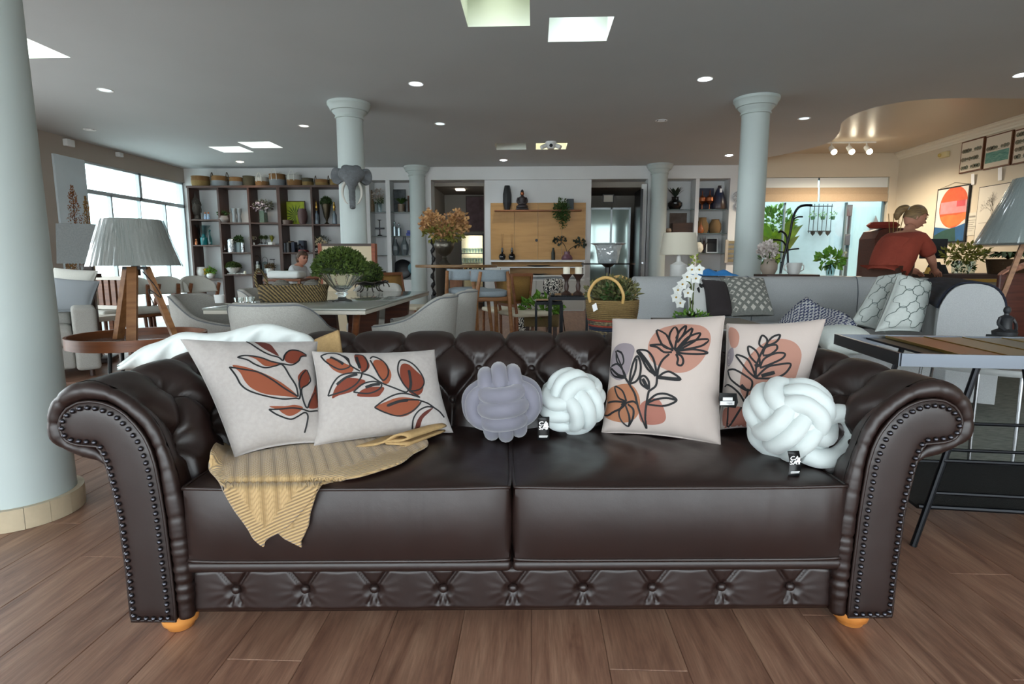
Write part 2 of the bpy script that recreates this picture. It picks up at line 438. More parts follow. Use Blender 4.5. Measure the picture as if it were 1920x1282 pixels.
# ---- left window: aluminium frame, transom, panes
ALU = M('aluminium_frame', '#aeb7bb', .4, metal=.3)
PANE = glass('window_glass', '#f4fbfb')
wl = struct(thing('window_1', '', '')); del wl['label']; del wl['category']
mb = MB(); x0, x1 = XL - .1, XL - .03
for z0, z1 in ((2.66, 2.7), (2.17, 2.24), (0, .06)): mb.box(x0, x1, 9.5, YB, z0, z1)
for y, w, z0, z1 in ((9.52, .05, 0, 2.7), (YB - .02, .05, 0, 2.7), (10.93, .07, 2.2, 2.7), (10.13, .035, 0, 2.2), (10.88, .02, 0, 2.2), (11.64, .035, 0, 2.2)):
    mb.box(x0, x1, y - w / 2, y + w / 2, z0, z1)
mb.build('window_frame', ALU, wl, smooth=0)
for y0, y1, z0, z1 in ((9.55, 10.89, 2.24, 2.66), (10.97, 12.27, 2.24, 2.66), (9.55, 10.11, .06, 2.17), (10.15, 10.87, .06, 2.17), (10.89, 11.62, .06, 2.17), (11.66, 12.27, .06, 2.17)):
    MB().box(XL - .07, XL - .062, y0, y1, z0, z1).build('pane', PANE, wl, smooth=0)
# eave and pale ground outside the window
struct(MB().box(XL - 1.6, XL - .2, 8.0, 13.5, 3.2, 3.4).build('trim_4', WHITE, smooth=0))
struct(MB().box(-40, XL - .2, -30, 60, -.4, -.1).box(XR + .2, 40, -30, 60, -.4, -.1).box(XL - .2, XR + .2, -30, YF - .2, -.4, -.1).build('ground', M('pale_paving', '#e6e6e2', .8), smooth=0))
struct(MB().box(-14, -13.7, 4, 24, -.1, 2.2).build('wall_neighbour', M('neighbour_wall', '#e4e6e6', .8), smooth=0))

# ---- columns
COLM = M('column_paint', '#b2bdbb', .5, var=.02, vs=2)
TILEM = M('base_tile', '#b8a98f', .4, var=.1, vs=14, rnd=.08)
def column(x, y, label, r=.17, base=False):
    t = thing('column', label, 'column', (x, y, 0))
    MB().lathe([(r, 0), (r * .985, 1.2), (r * .96, 2.81)], n=40, cap=False).build('shaft', COLM, t)
    MB().lathe([(r * .96, 2.80), (r * 1.06, 2.805), (r * 1.06, 2.82), (r * 1.0, 2.825), (r * 1.04, 2.85), (r * 1.2, 2.875), (r * 1.24, 2.89), (r * 1.36, 2.895), (r * 1.44, 2.93), (r * 1.54, 2.96), (r * 1.58, 2.965), (r * 1.58, 2.998)], n=40, cap=False).build('capital', COLM, t)
    if base:
        nb = 16
        mb = MB(); a0, a1 = 0, 2 * pi / nb - .006
        R0, R1 = r + .001, r + .024; P = []
        for k in range(5):
            a = a0 + (a1 - a0) * k / 4; P.append((R1 * cos(a), R1 * sin(a)))
        for k in range(4, -1, -1):
            a = a0 + (a1 - a0) * k / 4; P.append((R0 * cos(a), R0 * sin(a)))
        o = mb.prism(P, 0.001, .085).build('base_tile', TILEM, t, smooth=20)
        for i in range(1, nb): inst(o, 'base_tile', t, (0, 0, 0), (0, 0, 2 * pi * i / nb))
    return t
column(-2.08, 2.13, 'big pale round column at the left edge beside the leather sofa', .185, True)
column(-2.34, 7.45, 'white round column carrying the grey elephant head')
column(2.72, 7.42, 'white round column standing before the patio window on the right')
column(-2.46, 12.24, 'white round column beside the dried flowers, against the back wall')
column(2.58, 12.16, 'white round column between the black door and the right wall niche')
# ---- downlights
RIM = M('downlight_rim', '#e8e8e6', .4)
def downlight(px, py, label, lit, r=.065):
    p = atZ(px, py, H)
    t = thing('downlight', label, 'ceiling light', (p.x, p.y, H), 0, 'round downlights in the ceiling')
    MB().lathe([(r, -.001), (r + .018, -.006), (r + .02, 0)], n=20, cap=False).build('rim', RIM, t)
    if lit == 'vent':
        MB().lathe([(r, -.0015), (.0, -.0015)], n=20, cap=False).build('vent_disc', M('vent_dark', '#3a4048', .5), t)
        for k in (-.5, 0, .5): MB().cbox((0, k * r, -.004), (r * 1.5, .014, .005)).build('slat', RIM, t, smooth=0)
        return
    e = {'on': emis('lamp_cold', '#eaf6ff', 26), 'warm': emis('lamp_warm', '#ffe9c8', 26), 'dim': emis('lamp_lens', '#cfeef2', 1.3), 'pale': emis('lamp_pale', '#f4f4ec', 1.6)}[lit]
    MB().lathe([(r * .98, -.002), (r * .55, -.012 if lit in ('on', 'warm') else -.003), (0, -.016 if lit in ('on', 'warm') else -.004)], n=20, cap=False).build('lens', e, t)
    if lit in ('on', 'warm'):
        l = bpy.data.lights.new('downlight_lamp', 'SPOT'); l.energy = 26; l.spot_size = radians(120); l.spot_blend = .8; l.shadow_soft_size = .05
        l.color = (.9, .97, 1) if lit == 'on' else (1, .87, .7)
        o = bpy.data.objects.new('downlight_lamp', l); COL.objects.link(o); o.parent = t; o.location = (0, 0, -.03)
for a in [(197, 169, 'pale cyan downlight nearest the left column', 'dim'), (168, 243, 'dark slotted round vent in the ceiling above the left window', 'vent'),
          (570, 236, 'white downlight left of the elephant column', 'pale'), (825, 232, 'pale blue downlight right of the elephant column', 'dim'),
          (780, 157, 'bright white downlight above and right of the elephant column capital', 'on'), (944, 300, 'bright cold downlight before the television wall', 'on'),
          (1322, 148, 'bright blue-white downlight left of the right column capital', 'on'), (1508, 222, 'pale downlight between right column and curved ceiling edge', 'dim'),
          (1367, 291, 'small bright downlight in front of the right wall niche', 'on'), (450, 303, 'warm lit downlight above the baskets on the bookcase', 'warm'),
          (1240, 226, 'dark slotted round vent in the ceiling left of the right column', 'vent'), (1917, 140, 'bright cold downlight at the right edge of the photo', 'on')]:
    downlight(*a)
p = atZ(1033, 266, H)
t = thing('ceiling_camera', 'white dome camera with two lenses beside the warm light well', 'camera', (p.x, p.y, H))
MB().lathe([(.0, -.12), (.06, -.11), (.085, -.06), (.09, 0)], n=16).build('dome', WHITE, t)
for s in (-1, 1):
    b = MB().cyl((s * .07, 0, -.05), (s * .16, -.05, -.1), .035).build('spot_head', WHITE, t)
MB().ball((0, -.075, -.07), .03, 10, 6).build('lens', BLACK, t)
# ================================================================ CHESTERFIELD SOFA
def leather():
    m = M('brown_leather', '#20120f', .4, var=.12, vs=5, bump=0, coat=0.0, spec=.62)
    nt = m.node_tree; b = nt.nodes['Principled BSDF']; L = nt.links.new
    tc = NN(nt, 'ShaderNodeTexCoord')
    vo = NN(nt, 'ShaderNodeTexVoronoi', Scale=420, feature='DISTANCE_TO_EDGE'); L(tc.outputs['Object'], vo.inputs['Vector'])
    nz = NN(nt, 'ShaderNodeTexNoise', Scale=14, Detail=4); L(tc.outputs['Object'], nz.inputs['Vector'])
    b1 = NN(nt, 'ShaderNodeBump', Strength=.10, Distance=.0012); L(vo.outputs[0], b1.inputs['Height'])
    b2 = NN(nt, 'ShaderNodeBump', Strength=.16, Distance=.006); L(nz.outputs[0], b2.inputs['Height']); L(b1.outputs[0], b2.inputs['Normal'])
    L(b2.outputs[0], b.inputs['Normal'])
    rr = NN(nt, 'ShaderNodeMapRange'); rr.inputs[3].default_value = .32; rr.inputs[4].default_value = .48; L(nz.outputs[0], rr.inputs[0]); L(rr.outputs[0], b.inputs['Roughness'])
    return m
LEA = leather()
SRZ = radians(2.7)
SO = atY(964, 641, 1.405); SO.z = 0
sofa = thing('chesterfield_sofa', 'dark brown leather tufted scroll-arm sofa in the foreground', 'sofa', SO, SRZ)
SX = Matrix.Translation(SO) @ Matrix.Rotation(SRZ, 4, 'Z'); SXI = SX.inverted()
def s_ly(px, py, ly=0.0):
    """pixel -> sofa-local point on plane local y = ly"""
    d = SXI.to_3x3() @ ray(px, py); o = SXI @ V(0, 0, ZC); t = (ly - o.y) / d.y; return o + d * t
def s_lz(px, py, lz):
    d = SXI.to_3x3() @ ray(px, py); o = SXI @ V(0, 0, ZC); t = (lz - o.z) / d.z; return o + d * t
def arclen(P):
    s = [0]
    for i in range(1, len(P)): s.append(s[-1] + (P[i] - P[i - 1]).length)
    return s
def resample(P, n, closed=False):
    P = P + [P[0]] if closed else P
    s = arclen(P); out = []; j = 0
    for i in range(n):
        t = s[-1] * i / (n if closed else n - 1)
        while j < len(s) - 2 and s[j + 1] < t: j += 1
        k = (t - s[j]) / max(1e-9, s[j + 1] - s[j]); out.append(P[j].lerp(P[j + 1], k))
    return out
def segd(p, a, b):
    ax, ay = a; bx, by = b; dx, dy = bx - ax, by - ay
    t = max(0, min(1, ((p[0] - ax) * dx + (p[1] - ay) * dy) / (dx * dx + dy * dy + 1e-12)))
    return sqrt((p[0] - ax - t * dx) ** 2 + (p[1] - ay - t * dy) ** 2)
def tuft(p, btn, folds, B=.03, rb=.034, wf=.009, pl=.0013):
    d = 9; bb = None
    for b in btn:
        q = sqrt((p[0] - b[0]) ** 2 + (p[1] - b[1]) ** 2)
        if q < d: d = q; bb = b
    e = 9
    for a, c in folds:
        if abs(p[0] - a[0]) > .3: continue
        q = segd(p, a, c)
        if q < e: e = q
    g = exp(-(d / rb) ** 2); w = exp(-(d / .085) ** 2)
    cr = .5 * exp(-(e / wf) ** 2) + .28 * exp(-(e / .035) ** 2)
    h = B * (1 - min(1.05, max(g, cr) + .22 * w))
    if d < .12:
        h += pl * cos(15 * math.atan2(p[1] - bb[1], p[0] - bb[0])) * exp(-((d - .05) / .026) ** 2)
    return h
BTN = MB().lathe([(.0125, 0), (.0125, .003), (.010, .008), (.005, .0105), (0, .011)], n=12, cap=False)
# ---- arms
outl = [(356, 1161), (352, 1080), (345, 1000), (337, 950), (327, 910), (315, 870), (303, 840), (288, 806), (260, 770), (222, 741), (187, 725), (165, 718), (147, 717), (122, 724), (102, 738), (87, 757), (80, 780), (79, 803), (85, 827), (102, 842), (127, 853), (160, 865), (192, 871), (199, 874), (212, 923), (222, 967), (228, 1012), (236, 1069), (246, 1165)]
panel = [(329, 1165), (321, 1086), (313, 1020), (307, 972), (299, 923), (290, 875), (280, 843), (268, 818), (250, 795), (230, 775), (210, 763), (187, 755), (165, 753), (143, 756), (125, 766), (113, 781), (109, 798), (114, 816), (124, 828), (140, 834), (160, 836), (180, 837), (187, 845), (194, 862), (199, 874), (212, 923), (222, 967), (228, 1012), (236, 1069), (246, 1165)]
OUT = [V(s_ly(*p).x, 0, s_ly(*p).z) for p in outl]
PAN = [V(s_ly(*p).x, 0, s_ly(*p).z) for p in panel]
OUTs = spline(OUT[:-5], 5) + OUT[-4:]
# the leather roll stands at the front; body of the arm behind it
NY, NS = 150, 150
body = resample(OUTs, NS)
sl = arclen(body)
iA = min(range(NS), key=lambda i: abs(body[i].z - .53) + (9 if i > NS * .5 else 0)); sA = sl[iA]
iB = min(range(NS), key=lambda i: (body[i] - V(OUT[9].x + .015, 0, OUT[9].z)).length); sB = sl[iB]
iT = min(range(NS), key=lambda i: (body[i] - V(OUT[15].x, 0, OUT[15].z)).length); sT = sl[iT]
ADEP = .9
bt = [(y, sA) for y in (.13, .33, .53, .73)] + [(y, sB) for y in (.23, .43, .63, .83)]
fo = []
for y in (.13, .33, .53, .73):
    fo += [((y, sA), (y + .1, sB)), ((y, sA), (y - .1, sB)), ((y, sA), (y - .02, sA - .2))]
for y in (.23, .43, .63, .83): fo += [((y, sB), (y - .01, sT))]
cx = sum(p.x for p in body) / NS
def arm(side):
    par = []
    def fn(u, v):
        i = min(NS - 1, int(u * (NS - 1) + .5)); y = .028 + v * (ADEP - .028); p = body[i]
        a = body[max(0, i - 1)]; b = body[min(NS - 1, i + 1)]; t = (b - a).normalized(); nn = V(t.z, 0, -t.x)
        wgt = smoothstep(.12, .3, sl[i]) * (1 - smoothstep(sT - .02, sT + .12, sl[i])) * smoothstep(0.0, .07, y - .02)
        h = (tuft((y, sl[i]), bt, fo, .058, .045, .012) + .002) * wgt
        q = p + nn * (h - .06 * wgt)
        return V(side * -q.x, y, q.z)
    mb = MB(); mb.grid(fn, NS, NY)
    pv, pf = fill([(p.x, p.z) for p in body])
    mb.add([(side * -x, ADEP, z) for x, z in pv], pf)
    o = mb.build('arm', LEA, sofa, smooth=180)
    for (y, s_) in bt:
        i = min(range(NS), key=lambda k: abs(sl[k] - s_)); a = body[i - 1]; b = body[i + 1]; t = (b - a).normalized(); nn = V(t.z, 0, -t.x)
        p = body[i] - nn * .062; q = V(side * -p.x, y, p.z); n3 = V(side * -nn.x, 0, nn.z)
        ob = BTN_O(o, q, n3)
    # ruched roll between panel and arm edge
    mid = resample([p for p in spline([(OUT[k] + min(PAN, key=lambda r: (r - OUT[k]).length)) / 2 for k in range(0, 24)], 5)], 150)
    rad = []
    for k, p in enumerate(mid):
        w = min((p - r).length for r in OUTs); rad.append(max(.012, w * 1.02))
    random.seed(3)
    pts = [(k, random.uniform(.5, 1)) for k in range(5, 148, 9)]
    rr = []
    for k in range(150):
        dip = 0
        for c, a in pts: dip = max(dip, a * exp(-((k - c) / .9) ** 2))
        rr.append(rad[k] * (1 - .13 * dip))
    mb = MB(); mb.tube([V(side * -p.x, .022, p.z) for p in mid], rr, 14)
    mb.build('ruched_border', LEA, o, smooth=180)
    # front panel, slightly domed, with a piped edge and nails
    pl = PAN
    mb = MB(); P2 = [(p.x, p.z) for p in resample(pl[:-1] + [pl[-1]], 90)]
    v2, f2 = fill(P2, (), .012)
    nb = len(P2)
    vs = []
    for k, (x, z) in enumerate(v2):
        e = min(segd((x, z), P2[i], P2[i - 1]) for i in range(nb))
        vs.append((side * -x, .004 - .012 * (1 - exp(-(e / .012))), z))
    mb.add(vs, f2); mb.add([(side * -x, .004, z) for x, z in P2] + [(side * -x, .04, z) for x, z in P2], [(i, (i + 1) % nb, nb + (i + 1) % nb, nb + i) for i in range(nb)])
    fp = mb.build('front_panel', LEA, sofa, smooth=50)
    MB().tube([V(side * -x, .003, z) for x, z in P2], .0042, 8, closed=True).build('piping', LEA, fp, smooth=180)
    # nail path: panel outline moved inwards
    RS = resample(pl, 400, True); path = []
    area = sum(RS[i - 1].x * RS[i].z - RS[i].x * RS[i - 1].z for i in range(400))
    sg = 1 if area > 0 else -1
    for i in range(400):
        t = (RS[(i + 2) % 400] - RS[i - 2]).normalized(); nn = V(-t.z, 0, t.x) * sg
        q = RS[i] + nn * .0135
        if min((q - r).length for r in RS) > .0128: path.append(q)
    NP = resample(path, int(arclen(path)[-1] / .0192), True)
    for q in NP:
        loc = (side * -q.x, -.0075, q.z)
        if NAIL[0] is None:
            NAIL[0] = MB().lathe([(.0068, 0), (.006, .003), (.0035, .0052), (0, .006)], n=10, cap=False, ax=(0, -1, 0)).build('nailhead', NAILM, fp, smooth=180, loc=loc)
        else: inst(NAIL[0], 'nailhead', fp, loc)
NAIL = [None]
NAILM = M('antique_nail', '#4a4a50', .28, metal=1)
_bo = [None]
def BTN_O(par, q, n3):
    R = V(0, 0, 1).rotation_difference(n3).to_euler()
    if _bo[0] is None: _bo[0] = BTN.build('button', LEA, par, smooth=180, loc=q, rot=R)
    else: inst(_bo[0], 'button', par, q, R)
arm(1); arm(-1)
# ---- back
prof = spline([V(0, .585, .34), V(0, .60, .42), V(0, .62, .50), V(0, .635, .57), V(0, .655, .63), V(0, .69, .672), V(0, .74, .702), V(0, .80, .704), V(0, .855, .68), V(0, .885, .64), V(0, .88, .58), V(0, .87, .5), V(0, .87, .08)], 8)
NB = 110; bk = resample(prof, NB); bs = arclen(bk)
s2 = bs[min(range(NB), key=lambda i: abs(bk[i].z - .515) + (9 if i > NB * .4 else 0))]
s1 = bs[min(range(NB), key=lambda i: abs(bk[i].z - .628) + (9 if i > NB * .4 else 0))]
s0 = bs[max(range(NB), key=lambda i: bk[i].z)] + .12
xs1 = [.073 + .193 * k for k in range(-6, 6)]; xs2 = [-.024 + .193 * k for k in range(-6, 7)]
btb = [(x, s1) for x in xs1] + [(x, s2) for x in xs2]
fob = []
for x in xs1: fob += [((x, s1), (x - .0965, s2)), ((x, s1), (x + .0965, s2)), ((x, s1), (x - .0965, s0 - .17)), ((x, s1), (x + .0965, s0 - .17))]
for x in xs2: fob += [((x, s0 - .17), (x, s0 + .02)), ((x, s2), (x, s2 - .2))]
BW = 1.06
def fb(u, v):
    i = min(NB - 1, int(v * (NB - 1) + .5)); x = -BW + 2 * BW * u; p = bk[i]
    a = bk[max(0, i - 1)]; b = bk[min(NB - 1, i + 1)]; t = (b - a).normalized(); nn = V(0, -t.z, t.y)
    h = tuft((x, bs[i]), btb, fob, .042) * (1 - smoothstep(s0 - .02, s0 + .12, bs[i]))
    q = p + nn * h
    return V(x, q.y, q.z)
bo = MB().grid(fb, 340, NB).build('backrest', LEA, sofa, smooth=180)
for x, s_ in btb:
    i = min(range(NB), key=lambda k: abs(bs[k] - s_)); t = (bk[i + 1] - bk[i - 1]).normalized(); nn = V(0, -t.z, t.y)
    BTN_O(bo, V(x, bk[i].y, bk[i].z) - nn * .003, nn)
# ---- seat cushions
xl = s_ly(342, 980, .0).x; xm = s_ly(960, 980, 0).x; xr = s_ly(1588, 980, 0).x
def cushion(x0, x1):
    y0, y1, z0, z1 = .0, .64, .232, .418
    t = MB(); cxm = (x0 + x1) / 2; hw = (x1 - x0) / 2; hd = (y1 - y0) / 2; cyy = (y0 + y1) / 2; r = .03
    n = 90
    def outline(a):   # rounded rectangle
        ca, sa = cos(a), sin(a); e = .16
        return (cxm + hw * math.copysign(abs(ca) ** e, ca), cyy + hd * math.copysign(abs(sa) ** e, sa))
    mb = MB(); vs = []; fs = []
    def top(x, y):
        u = (x - cxm) / hw; w = (y - cyy) / hd
        k = max(0, 1 - abs(u) ** 4) * max(0, 1 - abs(w) ** 4)
        return z1 + .03 * k ** .6 - .012 * w + .0025 * sin(23 * u + 3 * sin(4 * w)) * k
    def topg(u, w):
        uu = 2 * u - 1; ww = 2 * w - 1
        # squircle disc mapping keeps corners rounded
        x, y = cxm + hw * uu * (1 - .012 * ww ** 8), cyy + hd * ww * (1 - .02 * uu ** 8)
        return V(x, y, top(x, y))
    mb.grid(topg, 70, 50)
    def side(u, w):
        # perimeter ring of the top, going down with a slight belly and fine vertical puckers
        a = u * 4; k = int(a) % 4; f = a - int(a)
        uu, ww = [(f, 0), (1, f), (1 - f, 1), (0, 1 - f)][k]
        p = topg(uu, ww); nrm = [(0, -1), (1, 0), (0, 1), (-1, 0)][k]
        ed = min(f, 1 - f); b = .013 * sin(pi * w) * (1 - exp(-ed / .03)) + .0014 * sin(150 * f + 9 * sin(11 * f)) * (1 - w) * sin(pi * min(1, w + .1)) * smoothstep(.2, .7, f) * (k == 0)
        return V(p.x + nrm[0] * b, p.y + nrm[1] * b, p.z + (z0 - p.z) * w)
    mb.grid(side, 260, 16, cu=True)
    o = mb.build('seat_cushion', LEA, sofa, smooth=60)
    ring = [side(i / 260, 0) for i in range(260)]
    MB().tube([p + V(0, 0, .0005) for p in ring], .0052, 8, closed=True).build('piping', LEA, o, smooth=180)
    ring = [side(i / 260, 1) for i in range(260)]
    MB().tube(ring, .005, 8, closed=True).build('piping', LEA, o, smooth=180)
cushion(xl, xm - .003); cushion(xm + .003, xr)
# ---- rail, tufted apron, under frame
def bolster(x0, x1): MB().rbox(x0, x1, .002, .1, .196, .229, .014, 4).build('seat_rail', LEA, sofa, smooth=180)
bolster(s_ly(345, 1060).x, xm - .001); bolster(xm + .001, s_ly(1583, 1058).x)
ax0, ax1 = s_ly(356, 1110, .03).x, s_ly(1578, 1110, .03).x
bxs = [s_ly(px, 1112, .03).x for px in (437, 568, 699, 830, 962, 1095, 1226, 1357, 1487)]; bz = .125
ba = [(x, bz) for x in bxs]; fa = []
for x in bxs: fa += [((x, bz), (x - .05, .2)), ((x, bz), (x + .05, .2)), ((x, bz), (x - .015, .085)), ((x, bz), (x + .012, .085))]
def fap(u, v):
    x = ax0 + (ax1 - ax0) * u; z = .058 + (.2 - .058) * v
    h = tuft((x, z), ba, fa, .022, .024, .004, .0003); ed = min(v, 1 - v); h *= smoothstep(-.02, .16, ed)
    return V(x, .052 - h, z)
ap = MB().grid(fap, 420, 40).build('apron', LEA, sofa, smooth=180)
for x in bxs: BTN_O(ap, V(x, .05, bz), V(0, -1, 0))
MB().box(ax0, ax1, .06, .86, .06, .23).build('under_frame', BLACK, sofa, smooth=0)
FOOT = wood('orange_foot_wood', '#a8642c', '#c98845', .3, 4, (1, 1, 5))
for px, py, yy in ((321, 1172, .075), (1612, 1166, .075), (321, 1172, .8), (1612, 1166, .8)):
    x = s_ly(px, py, .03).x
    MB().lathe([(.028, 0), (.034, .004), (.036, .012), (.045, .02), (.048, .035), (.045, .055), (.04, .068)], (x, yy, 0), 20).build('bun_foot', FOOT, sofa, smooth=60)
# ================================================================ PILLOWS AND THROWS ON THE SOFA
class Cushion:
    """a cushion spanned by four corners in space: tl, tr, br, bl; bulges T to both sides"""
    def __init__(s, tl, tr, br, bl, T=.07, pinch=.05, p=.38, sag=0):
        s.c = [Vector(a) for a in (tl, tr, br, bl)]; s.T = T; s.pin = pinch; s.p = p; s.sag = sag
        s.n = ((s.c[1] - s.c[3]).cross(s.c[0] - s.c[2])).normalized()
        mid = sum(s.c, Vector()) / 4
        if s.n.dot(V(0, 0, ZC) - mid) < 0: s.n = -s.n
    def f(s, u, v):
        return (max(0, 1 - u * u) * max(0, 1 - v * v)) ** s.p
    def P(s, u, v, side=1, off=0):
        a = u * (1 - s.pin * (1 - v * v) * abs(u)); b = v * (1 - s.pin * (1 - u * u) * abs(v))
        tl, tr, br, bl = s.c; x = (a + 1) / 2; y = (b + 1) / 2
        q = (tl * (1 - x) + tr * x) * y + (bl * (1 - x) + br * x) * (1 - y)
        w = s.f(u, v) * (1 + s.sag * (-v) * .5)
        w += (.05 * sin(17 * u + 4 * v) * exp(-((abs(v) - 1) / .3) ** 2) + .05 * sin(15 * v - 5 * u) * exp(-((abs(u) - 1) / .3) ** 2)) * (1 - u * u) ** .5 * (1 - v * v) ** .5 if abs(u) < 1 and abs(v) < 1 else 0
        return q + s.n * (s.T * w * side + off)
    def uv(s, px, py):
        u = v = 0.0
        for _ in range(14):
            def R(u, v): return proj(s.P(u, v))
            a = R(u, v); e = .004; b = R(u + e, v); c = R(u, v + e)
            j = [(b[0] - a[0]) / e, (c[0] - a[0]) / e, (b[1] - a[1]) / e, (c[1] - a[1]) / e]
            det = j[0] * j[3] - j[1] * j[2]
            if abs(det) < 1e-9: break
            rx, ry = px - a[0], py - a[1]
            du = (j[3] * rx - j[1] * ry) / det; dv = (-j[2] * rx + j[0] * ry) / det
            u = max(-.985, min(.985, u + max(-.5, min(.5, du)))); v = max(-.985, min(.985, v + max(-.5, min(.5, dv))))
        return u, v
def cushion_obj(name, label, C, front, back=None, n=34, cat='cushion', group=None, piping=None):
    t = thing(name, label, cat, sum(C.c, Vector()) / 4, 0, group); t['category'] = cat
    off = Vector(t.location)
    mb = MB(); mb.x = Matrix.Translation(-off)
    def warp(k): x = 2 * k - 1; return math.copysign(1 - (1 - abs(x)) ** 1.5, x)
    mb.grid(lambda a, b: C.P(warp(a), warp(b), 1), n, n)
    mb.m = 1 if back else 0
    mb.grid(lambda a, b: C.P(warp(a), warp(b), -1), n, n)
    o = mb.build('cover', [front, back] if back else front, t, smooth=180)
    bm = bmesh.new(); bm.from_mesh(o.data); bmesh.ops.remove_doubles(bm, verts=bm.verts[:], dist=1e-5); bm.to_mesh(o.data); bm.free()
    return t
def art_fill(t, C, pts, mat, name='printed_shape', off=.0007, smoothk=4):
    P = [(p.x, p.y) for p in spline([V(*C.uv(*p), 0) for p in pts], smoothk, True)]
    v2, f2 = fill(P, (), .045); o = Vector(t.location)
    MB().add([C.P(max(-1, min(1, a)), max(-1, min(1, b)), 1, off) - o for a, b in v2], f2).build(name, mat, t, smooth=180)
def art_line(mb, C, o, pts, w, off=.0013, k=5):
    Q = [C.uv(*p) for p in pts]; S = spline([V(a, b, 0) for a, b in Q], k)
    S = [V(max(-1, min(1, q.x)), max(-1, min(1, q.y)), 0) for q in S]
    P3 = [C.P(q.x, q.y, 1, off) - o for q in S]; vs = []; m = len(P3)
    for i in range(m):
        d = (P3[min(i + 1, m - 1)] - P3[max(i - 1, 0)])
        if d.length < 1e-7: d = V(1, 0, 0)
        sd = d.normalized().cross(C.n).normalized() * w * (.8 if i in (0, m - 1) else 1)
        vs += [P3[i] + sd, P3[i] - sd]
    mb.add(vs, [(2 * i, 2 * i + 1, 2 * i + 3, 2 * i + 2) for i in range(m - 1)])
def zp(pts, ox, oy, s): return [(ox + x / s, oy + y / s) for x, y in pts]
def sw(p): return SX @ p
LINEN = M('linen_cream', '#a39d99', .85, var=.05, vs=90, bump=.25, bs=700, bdist=.002, sheen=.2)
BLUSH = M('cotton_blush', '#b0a49d', .8, var=.03, vs=6, bump=.2, bs=600, bdist=.002, sheen=.2)
NAVY = M('navy_back', '#15172c', .8)
INK = M('black_ink', '#0e0f12', .7)
def ink(t, C, lines, w): 
    mb = MB(); o = Vector(t.location)
    for L_ in lines: art_line(mb, C, o, L_[0] if isinstance(L_, tuple) else L_, w * (L_[1] if isinstance(L_, tuple) else 1))
    mb.build('line_drawing', INK, t, smooth=180)
# A -- left cushion
b1 = s_lz(440, 858, .452); b2 = s_lz(612, 830, .462)
CA = Cushion(sw(s_ly(338, 636, b1.y + .14)), sw(s_ly(596, 640, b2.y + .16)), sw(b2), sw(b1), .09, .08)
pa = cushion_obj('throw_cushion', 'cream cushion with rust leaves, leftmost on the leather sofa', CA, LINEN)
z = lambda L_: zp(L_, 300, 560, 4.2725)
RUST, RUST2, RUST3 = M('rust_print', '#7e4128', .8), M('dark_rust_print', '#6a2d1b', .8), M('deep_rust_print', '#50221a', .8)
for P, m in [([(580, 533), (680, 545), (800, 585), (900, 630), (1000, 690), (1105, 785), (1000, 780), (850, 765), (740, 720), (680, 660), (640, 590)], RUST),
             ([(690, 455), (800, 470), (870, 490), (965, 515), (960, 530), (850, 540), (800, 510), (760, 480)], RUST),
             ([(1000, 440), (1050, 415), (1110, 415), (1170, 450), (1130, 465), (1110, 505), (1060, 520), (1010, 505), (995, 470)], RUST2),
             ([(740, 340), (870, 360), (920, 410), (950, 460), (850, 410), (790, 370)], RUST3), ([(1110, 610), (1170, 565), (1200, 640), (1170, 700), (1130, 715), (1108, 660)], RUST2),
             ([(1245, 690), (1255, 760), (1265, 870), (1190, 875), (1205, 800), (1230, 740)], RUST2), ([(875, 862), (1000, 860), (1080, 850), (1145, 870), (1110, 910), (1040, 940), (980, 915), (950, 890)], RUST)]:
    art_fill(pa, CA, z(P), m, 'printed_leaf')
ink(pa, CA, [z(q) for q in ([(556, 548), (680, 568), (790, 590), (900, 650), (1000, 720), (1108, 785)], [(556, 548), (610, 620), (650, 690), (720, 740), (850, 780), (980, 803), (1090, 798), (1118, 798), (1125, 740), (1115, 680), (1130, 620), (1170, 570)],
     [(620, 470), (680, 455), (800, 470), (900, 505), (1000, 525), (1060, 530), (1110, 500), (1130, 465), (1175, 460)], [(620, 470), (700, 490), (760, 525), (840, 553), (920, 540), (980, 530), (1040, 620), (1090, 700), (1108, 785)],
     [(690, 345), (800, 410), (880, 450), (950, 470), (985, 495), (1000, 450), (1040, 415), (1110, 418), (1175, 455)], [(1175, 570), (1205, 650), (1180, 690), (1135, 725), (1150, 820), (1180, 875), (1205, 810), (1240, 750)],
     [(872, 887), (960, 885), (1060, 875), (1140, 885), (1200, 903), (1265, 898)], [(872, 887), (940, 930), (1040, 965), (1100, 945), (1160, 912), (1185, 940), (1175, 1010), (1158, 1075)])], .0024)
